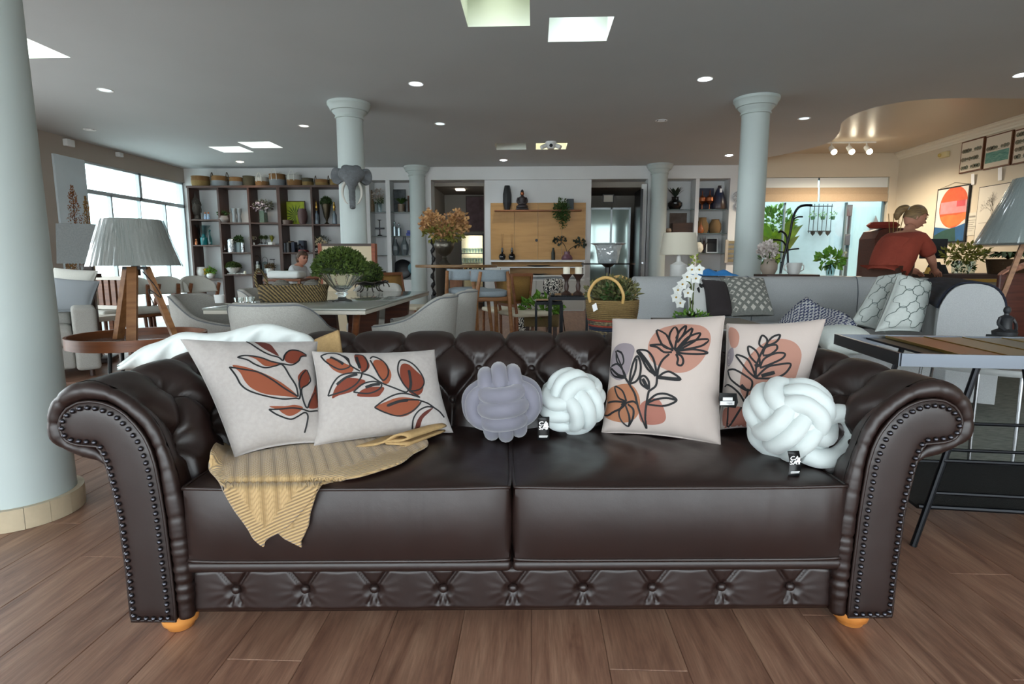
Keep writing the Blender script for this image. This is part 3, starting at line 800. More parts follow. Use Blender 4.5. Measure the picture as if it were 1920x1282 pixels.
# B -- second cushion
b1 = s_lz(588, 836, .462); b2 = s_lz(850, 811, .448)
CB = Cushion(sw(s_ly(584, 658, b1.y + .10)), sw(s_ly(815, 655, b2.y + .06)), sw(b2), sw(b1), .08, .075)
pb = cushion_obj('throw_cushion', 'cream oblong cushion with rust leaves, second from left on the leather sofa', CB, LINEN)
z = lambda L_: zp(L_, 540, 600, 4)
for P, m in [([(285, 300), (340, 290), (440, 330), (490, 360), (470, 395), (400, 400), (330, 365)], RUST), ([(500, 262), (560, 265), (610, 330), (600, 370), (560, 395), (530, 350), (505, 310)], RUST2),
             ([(650, 300), (700, 305), (750, 350), (775, 410), (755, 470), (720, 475), (690, 430), (640, 340)], RUST), ([(850, 335), (900, 330), (960, 380), (1015, 440), (1010, 530), (970, 565), (920, 550), (880, 500), (840, 410)], RUST2),
             ([(330, 585), (360, 500), (430, 440), (500, 435), (580, 455), (540, 500), (470, 540), (380, 565)], RUST2), ([(520, 570), (560, 520), (640, 500), (720, 505), (700, 550), (660, 575)], RUST2),
             ([(655, 655), (740, 610), (830, 580), (930, 585), (990, 615), (960, 670), (880, 720), (800, 720), (720, 690)], RUST), ([(950, 825), (970, 750), (1020, 690), (1090, 655), (1060, 690), (1010, 740), (985, 810)], RUST3)]:
    art_fill(pb, CB, z(P), m, 'printed_leaf')
ink(pb, CB, [z(q) for q in ([(245, 270), (300, 252), (370, 255), (430, 285), (465, 345), (400, 370), (340, 350), (280, 310), (245, 270)], [(410, 268), (450, 290), (470, 340), (540, 383)], [(500, 262), (560, 268), (597, 320), (590, 370), (545, 400)],
     [(615, 290), (640, 275), (700, 300), (745, 350), (750, 410), (720, 450), (690, 430), (650, 360), (615, 300)], [(300, 570), (330, 490), (380, 425), (450, 400), (550, 400), (520, 470), (450, 520), (380, 545), (300, 570)],
     [(490, 540), (560, 480), (640, 460), (700, 480), (680, 520), (600, 550), (490, 540)], [(550, 400), (620, 420), (700, 470), (800, 510), (880, 540), (910, 530), (990, 580)],
     [(910, 530), (860, 470), (825, 390), (830, 320), (860, 298), (930, 325), (990, 390), (1020, 460), (1000, 510), (950, 530), (910, 530)], [(648, 655), (720, 600), (800, 560), (880, 550), (990, 580)],
     [(648, 655), (720, 690), (820, 718), (900, 700), (960, 660), (995, 605), (900, 598), (820, 610), (740, 645)], [(995, 605), (1050, 625), (1100, 660), (1140, 690), (1172, 730)], [(930, 818), (940, 740), (980, 680), (1040, 650), (1095, 655)])]
    + [(z(q), 1.9) for q in ([(315, 280), (380, 310), (415, 330)], [(510, 275), (525, 320), (540, 362)], [(365, 485), (440, 430), (520, 405)], [(580, 505), (640, 485), (690, 480)], [(905, 375), (920, 470), (912, 525)], [(745, 642), (830, 610), (900, 600)])], .0024)
# C -- square blush cushion
b1 = s_lz(1127, 812, .440); b2 = s_lz(1352, 836, .440)
CC = Cushion(sw(s_ly(1148, 597, b1.y + .17)), sw(s_ly(1360, 591, b2.y + .17)), sw(b2), sw(b1), .09, .06)
pc = cushion_obj('throw_cushion', 'blush cushion with line-drawn lotus flower, centre right of the leather sofa', CC, BLUSH, NAVY)
z = lambda L_: zp(L_, 980, 560, 4)
PK, LI, TN, PB = M('pink_print', '#9f7465', .8), M('lilac_print', '#7f767b', .8), M('tan_print', '#966448', .8), M('rose_print', '#925e51', .8)
for P, m in [([(1080, 210), (1200, 190), (1330, 200), (1405, 260), (1400, 360), (1340, 470), (1250, 540), (1150, 555), (1050, 520), (970, 470), (940, 400), (950, 320), (1000, 250)], PK),
             ([(690, 370), (740, 335), (810, 340), (840, 380), (820, 460), (790, 560), (740, 610), (690, 600), (655, 560), (665, 450)], LI),
             ([(650, 680), (720, 645), (800, 640), (850, 680), (880, 760), (870, 860), (810, 920), (720, 925), (640, 900), (605, 870), (620, 760)], TN),
             ([(880, 800), (940, 755), (1010, 750), (1050, 800), (1075, 890), (1040, 935), (950, 945), (880, 910)], PB)]: art_fill(pc, CC, z(P), m)
ink(pc, CC, [z(q) for q in ([(1120, 380), (1050, 350), (1005, 240), (1070, 265), (1100, 310), (1130, 380)], [(1130, 380), (1100, 310), (1110, 250), (1145, 215), (1165, 260), (1150, 330), (1140, 385)], [(1150, 300), (1180, 240), (1225, 205), (1210, 260), (1160, 330)],
     [(1170, 310), (1270, 222), (1250, 290), (1200, 340), (1140, 390)], [(1160, 375), (1240, 290), (1330, 258), (1300, 310), (1200, 370), (1140, 390)], [(1150, 385), (1260, 320), (1388, 305), (1350, 350), (1250, 375), (1150, 392)],
     [(1150, 395), (1280, 380), (1388, 405), (1320, 415), (1200, 410), (1150, 398)], [(1120, 400), (1060, 400), (1010, 365), (955, 350), (1040, 345), (1090, 370), (1130, 390)], [(1150, 415), (1165, 450), (1160, 490), (1190, 500), (1205, 470), (1190, 430), (1150, 412)],
     [(1100, 415), (1050, 460), (1020, 520), (1010, 580), (1000, 650), (960, 685), (945, 700), (930, 780), (920, 870), (930, 975)], [(1010, 580), (940, 530), (890, 440), (860, 390), (930, 390), (980, 450), (1005, 560)],
     [(1015, 590), (1060, 555), (1110, 550), (1185, 605), (1100, 605), (1015, 590)], [(945, 680), (890, 640), (885, 590), (915, 580), (945, 620), (948, 680)], [(800, 640), (810, 560), (830, 480), (860, 430), (885, 490), (880, 570), (850, 620), (800, 640)], [(855, 450), (845, 540), (805, 635)],
     [(700, 390), (720, 450), (745, 510), (770, 590), (800, 640), (840, 710), (860, 790), (890, 880), (930, 975)], [(705, 390), (745, 410), (760, 470), (740, 500), (710, 470), (705, 410)], [(665, 510), (710, 490), (750, 530), (770, 590), (700, 585), (668, 550), (665, 510)],
     [(780, 770), (720, 740), (695, 660), (750, 690), (780, 770)], [(780, 780), (700, 770), (640, 780)], [(780, 780), (740, 820), (680, 850), (640, 875), (605, 875)], [(770, 785), (725, 840), (740, 910), (795, 955), (800, 880), (770, 790)], [(790, 790), (830, 830), (825, 900), (795, 955)], [(780, 780), (830, 770), (860, 790)],
     [(930, 780), (1000, 720), (1080, 715), (1155, 760), (1080, 800), (1000, 800), (930, 790)], [(930, 785), (1000, 755), (1080, 745), (1155, 760)])]
    + [(z(q), 1.6) for q in ([(870, 395), (930, 470), (1000, 580)], [(1185, 605), (1100, 598), (1015, 590)], [(900, 600), (940, 675)], [(670, 520), (720, 570), (770, 590)], [(780, 780), (740, 800)])], .0035)
# D -- cushion behind it
b1 = s_lz(1345, 800, .440); b2 = s_lz(1490, 800, .440); b1.y = b2.y = max(b1.y, CC.c[2].y * 0 + .47)
b1 = s_ly(1345, 806, .43); b2 = s_ly(1492, 806, .43)
CD = Cushion(sw(s_ly(1362, 606, .55)), sw(s_ly(1549, 597, .50)), sw(b2), sw(b1), .06, .05)
pd = cushion_obj('throw_cushion', 'blush cushion with line-drawn leaf sprig, rightmost cushion on the leather sofa', CD, BLUSH, NAVY)
z = lambda L_: zp(L_, 1300, 580, 3.7714)
for P, m in [([(480, 250), (560, 215), (650, 210), (730, 245), (765, 320), (740, 430), (700, 530), (640, 560), (500, 620), (380, 640), (330, 560), (340, 450), (380, 350)], PK),
             ([(255, 130), (300, 140), (325, 190), (310, 260), (270, 270), (250, 200)], PK), ([(245, 300), (280, 270), (285, 340), (255, 400), (240, 390)], LI), ([(210, 720), (260, 690), (370, 700), (380, 800), (360, 840), (220, 840)], PB)]: art_fill(pd, CD, z(P), m)
ink(pd, CD, [z(q) for q in ([(440, 490), (445, 400), (470, 330), (500, 270), (520, 240)], [(500, 275), (465, 245), (485, 185), (520, 210), (515, 260), (500, 275)], [(520, 240), (560, 195), (612, 180), (590, 225), (540, 250), (520, 245)], [(490, 320), (510, 270), (580, 250), (590, 280), (540, 320), (490, 325)],
     [(465, 400), (400, 330), (388, 262), (440, 290), (465, 340), (470, 400)], [(470, 410), (500, 350), (580, 310), (645, 312), (630, 345), (560, 380), (470, 415)], [(440, 485), (380, 430), (300, 325), (380, 350), (420, 420), (440, 485)], [(440, 485), (520, 410), (600, 390), (687, 385), (650, 450), (570, 485), (440, 487)],
     [(350, 690), (380, 600), (385, 560)], [(360, 690), (430, 590), (500, 550), (615, 545), (570, 580), (480, 600), (380, 680)], [(245, 430), (290, 425), (370, 470), (415, 510), (400, 570), (350, 560), (270, 500), (245, 430)], [(360, 655), (320, 590), (250, 535), (215, 550)], [(340, 690), (245, 830), (245, 740), (248, 690)])]
    + [(z(q), 1.9) for q in ([(480, 470), (575, 445)], [(400, 640), (465, 595)], [(440, 385), (455, 410)], [(340, 530), (375, 570)])], .0033)
# swing tag between C and D
TAGB = M('tag_black', '#0c0d0f', .4); TAGW = M('tag_white', '#e8e8e8', .6)
def text_mesh(txt, size, mat, parent, loc, rot, name='lettering', align='LEFT', space=1):
    cu = bpy.data.curves.new(name, 'FONT'); cu.body = txt; cu.size = size; cu.align_x = align; cu.space_line = .8 * space; cu.resolution_u = 2; cu.offset = size * .02
    o = bpy.data.objects.new(name + '_curve', cu); COL.objects.link(o)
    me = bpy.data.meshes.new_from_object(o); bpy.data.objects.remove(o)
    me.materials.append(mat); me.name = name
    m = bpy.data.objects.new(name, me); COL.objects.link(m); m.parent = parent; m.location = loc; m.rotation_euler = rot
    return m
tg = thing('swing_tag', 'black swing tag with white label on the rightmost blush cushion', 'tag', sw(s_ly(1366, 752, .30)), SRZ)
MB().add([(-.028, 0, .026), (.024, 0, .024), (.03, 0, -.004), (.024, .002, -.022), (-.026, .002, -.016), (-.03, 0, .01), (-.028, .003, .026), (.024, .003, .024), (.03, .003, -.004), (.024, .005, -.022), (-.026, .005, -.016), (-.03, .003, .01)],
         [(0, 1, 2, 3, 4, 5), (11, 10, 9, 8, 7, 6)] + [(i, (i + 1) % 6, 6 + (i + 1) % 6, 6 + i) for i in range(6)]).build('card', TAGB, tg, smooth=0)
MB().box(-.018, .012, -.001, 0, .002, .012).box(-.026, .018, -.001, 0, -.012, .0).build('price_label', TAGW, tg, smooth=0)
MB().box(-.006, .012, -.0016, -.001, -.006, -.005).box(0, .012, -.0016, -.001, -.009, -.008).build('printed_lines', INK, tg, smooth=0)
# ---- knot cushions: three interlocked sets of fat cords
def knot(name, label, px, py, z0, R, mat, rot, tail=None, ly=None):
    p = s_lz(px, py, z0); q = sw(V(p.x, p.y if ly is None else ly, z0 + R))
    t = thing('knot_cushion', label, 'cushion', q)
    r = R * .205; n = 56
    A, Bc = R * .80, R * .48
    E = Matrix.Rotation(rot[2], 3, 'Z') @ Matrix.Rotation(rot[1], 3, 'Y') @ Matrix.Rotation(rot[0], 3, 'X')
    base = []
    for ax in range(3):
        for k in (-1, 0, 1):
            pts = []
            for i in range(n):
                a = 2 * pi * i / n
                # stadium-like loop: long in one axis, short in the next, stacked along the third
                ca, sa = cos(a), sin(a); L1 = A * (1.04 if k == 0 else .93) * math.copysign(abs(ca) ** .85, ca); L2 = Bc * (1.05 if k == 0 else .95) * math.copysign(abs(sa) ** .7, sa)
                v = [0, 0, 0]; v[ax] = L1; v[(ax + 1) % 3] = L2; v[(ax + 2) % 3] = k * r * 1.88 * (1 - .1 * abs(ca))
                pts.append(E @ Vector(v))
            MB().tube(pts, r, 14, closed=True).build('cord_loop', mat, t, smooth=180)
    MB().ball((0, 0, 0), R * .66, 20, 14).build('filling', mat, t, smooth=180)
    if tail:
        MB().tube(spline([Vector(a) * R for a in tail], 8), r * 1.05, 14).build('cord_loop', mat, t, smooth=180)
    return t, q
VELG = M('velvet_lilac_grey', '#72717d', .8, var=.06, vs=14, sheen=.5, bump=.15, bs=500, bdist=.002)
VELW = M('velvet_white', '#c2cac9', .75, var=.03, vs=14, sheen=.35, bump=.12, bs=500, bdist=.002)
k1, q1 = knot('k', 'lilac grey knotted ball cushion in the middle of the leather sofa', 942, 824, .43, .128, VELG, (radians(5), radians(84), radians(10)))
k2, q2 = knot('k', 'white knotted ball cushion next to the lilac one', 1072, 815, .43, .115, VELW, (radians(14), radians(-16), radians(28)))
k3, q3 = knot('k', 'white knotted ball cushion with a loose loop, by the right sofa arm', 1480, 868, .43, .128, VELW, (radians(28), radians(38), radians(-12)),
              tail=[(.1, -.55, -.62), (.45, -.6, -.72), (.95, -.45, -.68), (1.28, -.3, -.35), (1.2, -.25, .1), (.85, -.3, .22), (.5, -.4, .1)], ly=.2)
def brand_tag(parent_px, label, lz, ly, bend=0, rz=0):
    p = s_ly(parent_px[0], parent_px[1], ly)
    t = thing('swing_tag', label, 'tag', sw(p), SRZ + rz)
    w, h = .0105, .027; t.scale = (1.55, 1.55, 1.25)
    mb = MB(); mb.grid(lambda a, b: V((2 * a - 1) * w + .004 * sin(pi * b) * bend, -.006 * bend * b * b, (2 * b - 1) * h * -1), 3, 9)
    o = mb.build('card', TAGB, t, smooth=180); o.modifiers.new('thickness', 'SOLIDIFY').thickness = .0008
    R = (pi / 2, 0, 0)
    text_mesh('CA\nSA', .0125, TAGW, t, (-.0088 + .002 * bend, -.0018 - .001 * bend, .008), R)
    text_mesh('4', .021, TAGW, t, (-.001 + .003 * bend, -.0022 - .002 * bend, -.001), R)
    MB().box(-.008, .008, -.0026, -.0018, -.017, -.0158).box(-.008, .007, -.0026, -.0018, -.0195, -.0183).build('printed_lines', TAGW, t, smooth=0, loc=(.002 * bend, -.004 * bend, 0))
brand_tag((1019, 803), 'black swing tag hanging off the middle white knot cushion', .5, .13)
brand_tag((1486, 868), 'curled black swing tag on the white knot cushion by the right arm', .45, .055, 1, .1)
# ---- knitted throw lying on the left seat and over its front edge
def knit_mat():
    m = M('cream_cable_knit', '#c2a577', .9, sheen=.3); nt = m.node_tree; b = nt.nodes['Principled BSDF']; L = nt.links.new
    uv = NN(nt, 'ShaderNodeUVMap'); sp = NN(nt, 'ShaderNodeSeparateXYZ'); L(uv.outputs[0], sp.inputs[0])
    def mth(op, a, b_=None, c=None):
        n = NN(nt, 'ShaderNodeMath', operation=op)
        for i, x in enumerate((a, b_, c)):
            if x is None: continue
            if isinstance(x, (int, float)): n.inputs[i].default_value = x
            else: L(x, n.inputs[i])
        return n.outputs[0]
    x, y = sp.outputs[0], sp.outputs[1]
    rib = mth('ABSOLUTE', mth('SINE', mth('MULTIPLY', y, 380)))                 # fine ribs of the border
    cab = mth('ABSOLUTE', mth('SINE', mth('MULTIPLY', x, 95)))                  # wide cable columns
    tw = mth('ABSOLUTE', mth('SINE', mth('ADD', mth('MULTIPLY', y, 230), mth('MULTIPLY', mth('SINE', mth('MULTIPLY', x, 190)), 1.5))))
    st = mth('ABSOLUTE', mth('SINE', mth('MULTIPLY', x, 700)))
    body = mth('ADD', mth('MULTIPLY', cab, mth('MULTIPLY_ADD', tw, .5, .5)), mth('MULTIPLY', st, .2))
    sel = mth('LESS_THAN', sp.outputs[2] if False else x, -.94)
    edge = NN(nt, 'ShaderNodeAttribute'); edge.attribute_name = 'border'
    h = NN(nt, 'ShaderNodeMix', data_type='FLOAT'); L(edge.outputs['Fac'], h.inputs[0]); L(body, h.inputs[2]); L(rib, h.inputs[3])
    cr = NN(nt, 'ShaderNodeMix', data_type='RGBA'); cr.inputs[6].default_value = hexc('#846a44'); cr.inputs[7].default_value = hexc('#b5986c')
    L(h.outputs[0], cr.inputs[0]); L(cr.outputs[2], b.inputs['Base Color'])
    bn = NN(nt, 'ShaderNodeBump', Strength=.8, Distance=.004); L(h.outputs[0], bn.inputs['Height']); L(bn.outputs[0], b.inputs['Normal'])
    return m
KNIT = knit_mat()
def seat_top(x, y):
    x0, x1 = xl, xm - .003; cxm = (x0 + x1) / 2; hw = (x1 - x0) / 2
    u = max(-1, min(1, (x - cxm) / hw)); w = max(-1, min(1, (y - .32) / .32)); k = (1 - abs(u) ** 4) * (1 - abs(w) ** 4)
    return .418 + .03 * k ** .6 - .012 * w
def drape(px, py, lift=.010):
    z = .44
    lift += .05 * smoothstep(435, 395, px) * smoothstep(892, 845, py) if False else .055 * (1 - smoothstep(392, 440, px)) * (1 - smoothstep(840, 892, py))
    for _ in range(6):
        p = s_lz(px, py, z + lift); z = seat_top(p.x, max(0, p.y))
    if p.y > -.012: return p + V(0, 0, .006 * exp(-((p.y + .004) / .02) ** 2))
    return s_ly(px, py, -.024 - lift * .3 - .006 * sin((px - 430) / 21) * min(1, (py - 917) / 60))
def throw(outline, name, inner=9, border=None):
    v2, f2 = fill(outline, (), inner)
    P = [drape(x, y) for x, y in v2]
    mb = MB(); mb.add([sw(p) for p in P], f2)
    o = mb.build(name, KNIT, None, smooth=180)
    uvl = o.data.uv_layers.new(name='UVMap'); at = o.data.attributes.new('border', 'FLOAT', 'POINT')
    fl = [(p.x * .92 + p.y * .4, (p.y if p.y > 0 else p.z - .43) * .92 - p.x * .4) for p in P]
    for l in o.data.loops: uvl.data[l.index].uv = fl[l.vertex_index]
    for i, (x, y) in enumerate(v2):
        e = min(segd((x, y), border[k], border[k + 1]) for k in range(len(border) - 1)); at.data[i].value = 1.0 if e < 24 else 0.0
    o.modifiers.new('thickness', 'SOLIDIFY').thickness = .006; o.modifiers['thickness'].offset = 0
    return o
def zz(L_): return zp(L_, 380, 780, 4.174)
main = zz([(55, 330), (70, 260), (110, 205), (200, 215), (260, 150), (600, 60), (1100, 30), (1550, 60), (1640, 105), (1740, 170), (1760, 230), (1650, 290), (1560, 360), (1400, 420), (1200, 480), (1000, 525), (910, 560), (830, 680), (740, 790), (650, 880), (580, 920), (530, 945), (490, 980), (475, 1020), (400, 960), (360, 890), (320, 830), (240, 720), (160, 580), (100, 480), (60, 440), (50, 385)])
brd = zz([(110, 205), (60, 300), (60, 440), (160, 580), (320, 830), (475, 1020), (580, 920), (910, 560), (1200, 480), (1560, 360)])
th = thing('knit_throw', 'cream cable-knit throw lying under the two leaf cushions', 'blanket', (0, 0, 0))
o1 = throw([(p.x, p.y) for p in spline([V(a, b, 0) for a, b in main], 3, True)], 'knit_panel', 7, brd); o1.parent = th
under = zz([(900, 540), (930, 545), (890, 600), (865, 680), (840, 760), (825, 860), (790, 940), (765, 985), (772, 1030), (700, 995), (640, 965), (585, 918), (700, 820), (800, 700)])
o2 = throw(under, 'knit_panel', 7, zz([(585, 918), (772, 1030), (840, 760), (900, 540)])); o2.parent = th
for v in o2.data.vertices: v.co += SX.to_3x3() @ V(0, .004, 0)
e = s_lz(795, 838, .452)
mb = MB(); pf = spline([V(-.10, 0, .002), V(-.03, 0, .012), V(.02, 0, .038), V(.05, 0, .036), V(.056, 0, .022), V(.03, 0, .014), V(-.01, 0, .012), V(.03, 0, .010), V(.052, 0, .008), V(.045, 0, -.004), V(0, 0, -.008), V(-.06, 0, -.008)], 6)
for i, s_ in ((0, 1),):
    mb.grid(lambda a, b: sw(e + V(pf[min(len(pf) - 1, int(a * (len(pf) - 1) + .5))].x - .10 * (1 - b), -.03 + .15 * b, pf[min(len(pf) - 1, int(a * (len(pf) - 1) + .5))].z * (1 - .25 * b) + .012)), len(pf), 8)
o3 = mb.build('folded_edge', M('cream_knit_plain', '#a98c60', .9, var=.08, vs=120, bump=.4, bs=400, bdist=.003), th, smooth=180); o3.modifiers.new('thickness', 'SOLIDIFY').thickness = .006
# ---- white sheet bunched on the sofa back, cream cloth next to it
SHEET = M('white_sheet', '#dfe6e4', .75, var=.02, vs=4, bump=.3, bs=9, bdist=.02)
cols = [(222, 684, 694), (262, 655, 690), (300, 638, 686), (335, 625, 682), (380, 623, 676), (425, 623, 668), (455, 613, 664), (480, 607, 660), (520, 610, 660), (556, 619, 666), (580, 630, 672), (592, 645, 668)]
cs = spline([V(*c) for c in cols], 6); nc = len(cs)
def fsh(a, b):
    c = cs[min(nc - 1, int(a * (nc - 1) + .5))]; t = b * 2 * pi
    ym = (c.y + c.z) / 2; hh = (c.z - c.y) / 2
    py = ym - hh * cos(t) * (1 + .06 * sin(c.x / 13)); ly = .70 - .055 * sin(t) * min(1, hh / 18) + .012 * sin(c.x / 9 + 2 * t) + .02 * (a < .15)
    return sw(s_ly(c.x + 3 * sin(3 * t), py, ly))
sh = MB().grid(fsh, nc, 28, cv=True).build('bed_sheet', SHEET, None, smooth=180)
tag(sh, 'crumpled white sheet bunched over the left end of the sofa back', 'sheet')
cq = [(590, 640), (637, 620), (643, 664), (590, 672)]
def fcr(a, b):
    x = (cq[0][0] * (1 - a) + cq[1][0] * a) * (1 - b) + (cq[3][0] * (1 - a) + cq[2][0] * a) * b
    y = (cq[0][1] * (1 - a) + cq[1][1] * a) * (1 - b) + (cq[3][1] * (1 - a) + cq[2][1] * a) * b
    return sw(s_ly(x, y, .665 - .05 * b + .006 * sin(9 * a)))
cr = MB().grid(fcr, 10, 10).build('cream_cloth', M('cream_knit_plain'), None, smooth=180); cr.modifiers.new('thickness', 'SOLIDIFY').thickness = .012
tag(cr, 'cream knitted cloth corner standing over the sofa back beside the white sheet', 'cloth')
# ================================================================ LEFT AND DINING AREA
TEAK = wood('teak_wood', '#7a4a2b', '#5b331c', .42, 3)
TEAKL = wood('oak_warm', '#96683f', '#7a4f2c', .45, 3)
DARKW = wood('dark_walnut', '#3d261c', '#2a1913', .45, 3)
FABG = M('grey_weave', '#a09f99', .9, var=.09, vs=160, bump=.3, bs=420, bdist=.003)
FABW = M('greige_weave', '#bcbcb4', .9, var=.06, vs=160, bump=.3, bs=420, bdist=.003)
LEGB = M('black_leg', '#0f1012', .4, metal=.4)
def foliage(c, r, n, size, mb=None, shell=.7, up=0, seed=1, ar=.5, zmin=-2):
    """n diamond leaves scattered through an ellipsoid"""
    rd = random.Random(seed); mb = mb or MB(); r = r if isinstance(r, (tuple, list)) else (r, r, r)
    for _ in range(n):
        d = V(rd.gauss(0, 1), rd.gauss(0, 1), rd.gauss(0, 1)).normalized()
        if d.z < zmin: d.z = -d.z
        k = shell + (1 - shell) * rd.random()
        if rd.random() < .25: k *= rd.random() ** .4
        p = Vector(c) + V(d.x * r[0], d.y * r[1], d.z * r[2]) * k
        t = (d + V(rd.uniform(-1, 1), rd.uniform(-1, 1), rd.uniform(-.6, 1) + up)).normalized()
        w = t.cross(V(rd.uniform(-1, 1), rd.uniform(-1, 1), rd.uniform(-1, 1))); w = w.normalized() if w.length > 1e-3 else t.orthogonal()
        s = size * rd.uniform(.7, 1.3); nn = t.cross(w) * s * .12
        mb.add([p, p + t * s * .5 + w * s * ar * .5 + nn, p + t * s, p + t * s * .5 - w * s * ar * .5 + nn], [(0, 1, 2), (0, 2, 3)])
    return mb
def blades(c, n, h, spread, w, seed=1, mb=None, droop=.5):
    """arching strap leaves from one point"""
    rd = random.Random(seed); mb = mb or MB()
    for i in range(n):
        a = 2 * pi * i / n + rd.uniform(-.4, .4); sp = spread * rd.uniform(.4, 1); hh = h * rd.uniform(.7, 1.1); vs = []
        d = V(cos(a), sin(a), 0); sd = V(-sin(a), cos(a), 0)
        for k in range(6):
            t = k / 5; p = Vector(c) + d * sp * t + V(0, 0, hh * (t - droop * t * t)); ww = w * sin(pi * min(1, .12 + t * .88)) * .5 + .0005
            vs += [p + sd * ww, p - sd * ww]
        mb.add(vs, [(2 * k, 2 * k + 1, 2 * k + 3, 2 * k + 2) for k in range(5)])
    return mb
LEAF = M('leaf_green', '#3f5a24', .6, col2='#243d18', vs=30)
LEAFB = M('leaf_bright', '#6c9a2c', .55, col2='#3e6a1c', vs=25)
BOX = M('boxwood', '#4d5f1e', .7, col2='#2c4012', vs=40)
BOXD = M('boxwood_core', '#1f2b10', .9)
def boxball(name, label, c, r, n=1600, cat='topiary', flat=1, size=.028, zmin=-2):
    t = thing(name, label, cat, c)
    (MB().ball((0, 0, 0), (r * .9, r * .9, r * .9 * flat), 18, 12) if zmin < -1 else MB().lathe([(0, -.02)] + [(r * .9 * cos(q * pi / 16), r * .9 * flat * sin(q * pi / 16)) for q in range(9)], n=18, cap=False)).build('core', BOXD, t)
    foliage((0, 0, 0), (r, r, r * flat), n, size, shell=.92, zmin=zmin).build('foliage', BOX, t, smooth=0)
    return t
# ---- round tray table with wooden rim
tx, ty = atY(262, 641, 2.78).x, 2.78; TZ = .62
t = thing('tray_table', 'round side table with brown wooden rim and black legs by the left column', 'side table', (tx, ty, 0))
R = .305
MB().lathe([(R - .012, TZ - .018), (R, TZ - .018), (R, TZ + .035), (R - .012, TZ + .035), (R - .012, TZ - .018)], n=56, cap=False).build('rim', wood('teak_rim', '#7d4a2a', '#60361d', .35, 3, (1, 1, 12)), t, smooth=40)
MB().lathe([(0, TZ - .016), (R - .013, TZ - .016), (R - .013, TZ - .004), (0, TZ - .004)], n=48, cap=False).build('tray', M('tray_mirror', '#c9ced0', .12, metal=.8), t, smooth=40)
for k in range(3):
    a = .5 + k * 2 * pi / 3
    MB().cyl((.2 * cos(a), .2 * sin(a), TZ - .016), (.27 * cos(a), .27 * sin(a), 0), .009, .007).build('leg', LEGB, t)
# ---- tripod lamp, shade still in plastic
def plastic_shade_mat(name, c, seed):
    m = M(name, c, .6, var=.05, vs=200); nt = m.node_tree; b = nt.nodes['Principled BSDF']; L = nt.links.new
    b.inputs['Coat Weight'].default_value = .7; b.inputs['Coat Roughness'].default_value = .12
    tc = NN(nt, 'ShaderNodeTexCoord'); mp = NN(nt, 'ShaderNodeMapping'); mp.inputs['Scale'].default_value = (26, 26, 3.5); mp.inputs['Location'].default_value = (seed, 0, 0); L(tc.outputs['Object'], mp.inputs[0])
    nz = NN(nt, 'ShaderNodeTexNoise', Scale=1.3, Detail=4, Distortion=1.5); L(mp.outputs[0], nz.inputs['Vector'])
    bn = NN(nt, 'ShaderNodeBump', Strength=1.0, Distance=.05); L(nz.outputs[0], bn.inputs['Height']); L(bn.outputs[0], b.inputs['Coat Normal'])
    return m
def tripod_lamp(label, loc, rz, zb, z0, z1, r0, r1, shade, legr=.15, top=.045):
    t = thing('tripod_lamp', label, 'lamp', loc, rz)
    MB().lathe([(r0, z0), (r1, z1), (r1 - .004, z1), (r0 - .004, z0 + .002)], n=48, cap=False).build('lamp_shade', shade, t, smooth=40); ls_ = t.children[0]
    rd = random.Random(int(z0 * 100)); ph = [(rd.uniform(10, 60), rd.uniform(0, 6), rd.uniform(-5, 5), rd.uniform(.3, 1)) for _ in range(12)]
    def wrap(u, v):
        a = 2 * pi * u; k = sum(w_ * sin(int(f_) * a + p_ + s_ * v) for f_, p_, s_, w_ in ph) / 4.0
        r = r0 + (r1 - r0) * v + .006 + .0045 * max(-1, min(1.6, k)) ; return V(r * cos(a), r * sin(a), z0 - .004 + (z1 - z0 + .004) * v)
    MB().grid(wrap, 260, 18, cu=True).build('plastic_wrap', glass('plastic_film', '#f4f7f7', .1, .2), ls_, smooth=180)
    MB().cyl((0, 0, z0 - .05), (0, 0, z0 + .1), .02).cbox((0, 0, z0 - .012), (.1, .1, .014)).build('socket', BLACK, t)
    for k in range(3):
        a = 2 * pi * k / 3 + .35; d = V(cos(a), sin(a), 0); s_ = V(-sin(a), cos(a), 0)
        p, q = d * top + V(0, 0, z0 - .005), d * legr + V(0, 0, zb)
        mb = MB(); w, h = .021, .014
        mb.add([p + s_ * w + d * h, p - s_ * w + d * h, p - s_ * w - d * h, p + s_ * w - d * h, q + s_ * w + d * h, q - s_ * w + d * h, q - s_ * w - d * h, q + s_ * w - d * h],
               [(0, 1, 2, 3), (7, 6, 5, 4), (0, 4, 5, 1), (1, 5, 6, 2), (2, 6, 7, 3), (3, 7, 4, 0)])
        mb.build('leg', TEAKL, t, smooth=0)
    MB().tube(spline([V(.03, -.02, z0 - .03), V(.08, -.05, z0 - .1), V(.10, -.04, z0 - .16), V(.05, -.03, z0 - .12), V(.07, -.06, z0 - .2)], 6), .0025, 6).build('cord', BLACK, t)
    return t
SH1 = plastic_shade_mat('grey_shade_wrapped', '#9a9d98', 0)
tripod_lamp('wooden tripod table lamp with plastic-wrapped grey shade on the tray table', (tx - .0, ty + .02, 0), .5, TZ + .001, .995, 1.22, .2, .128, SH1)
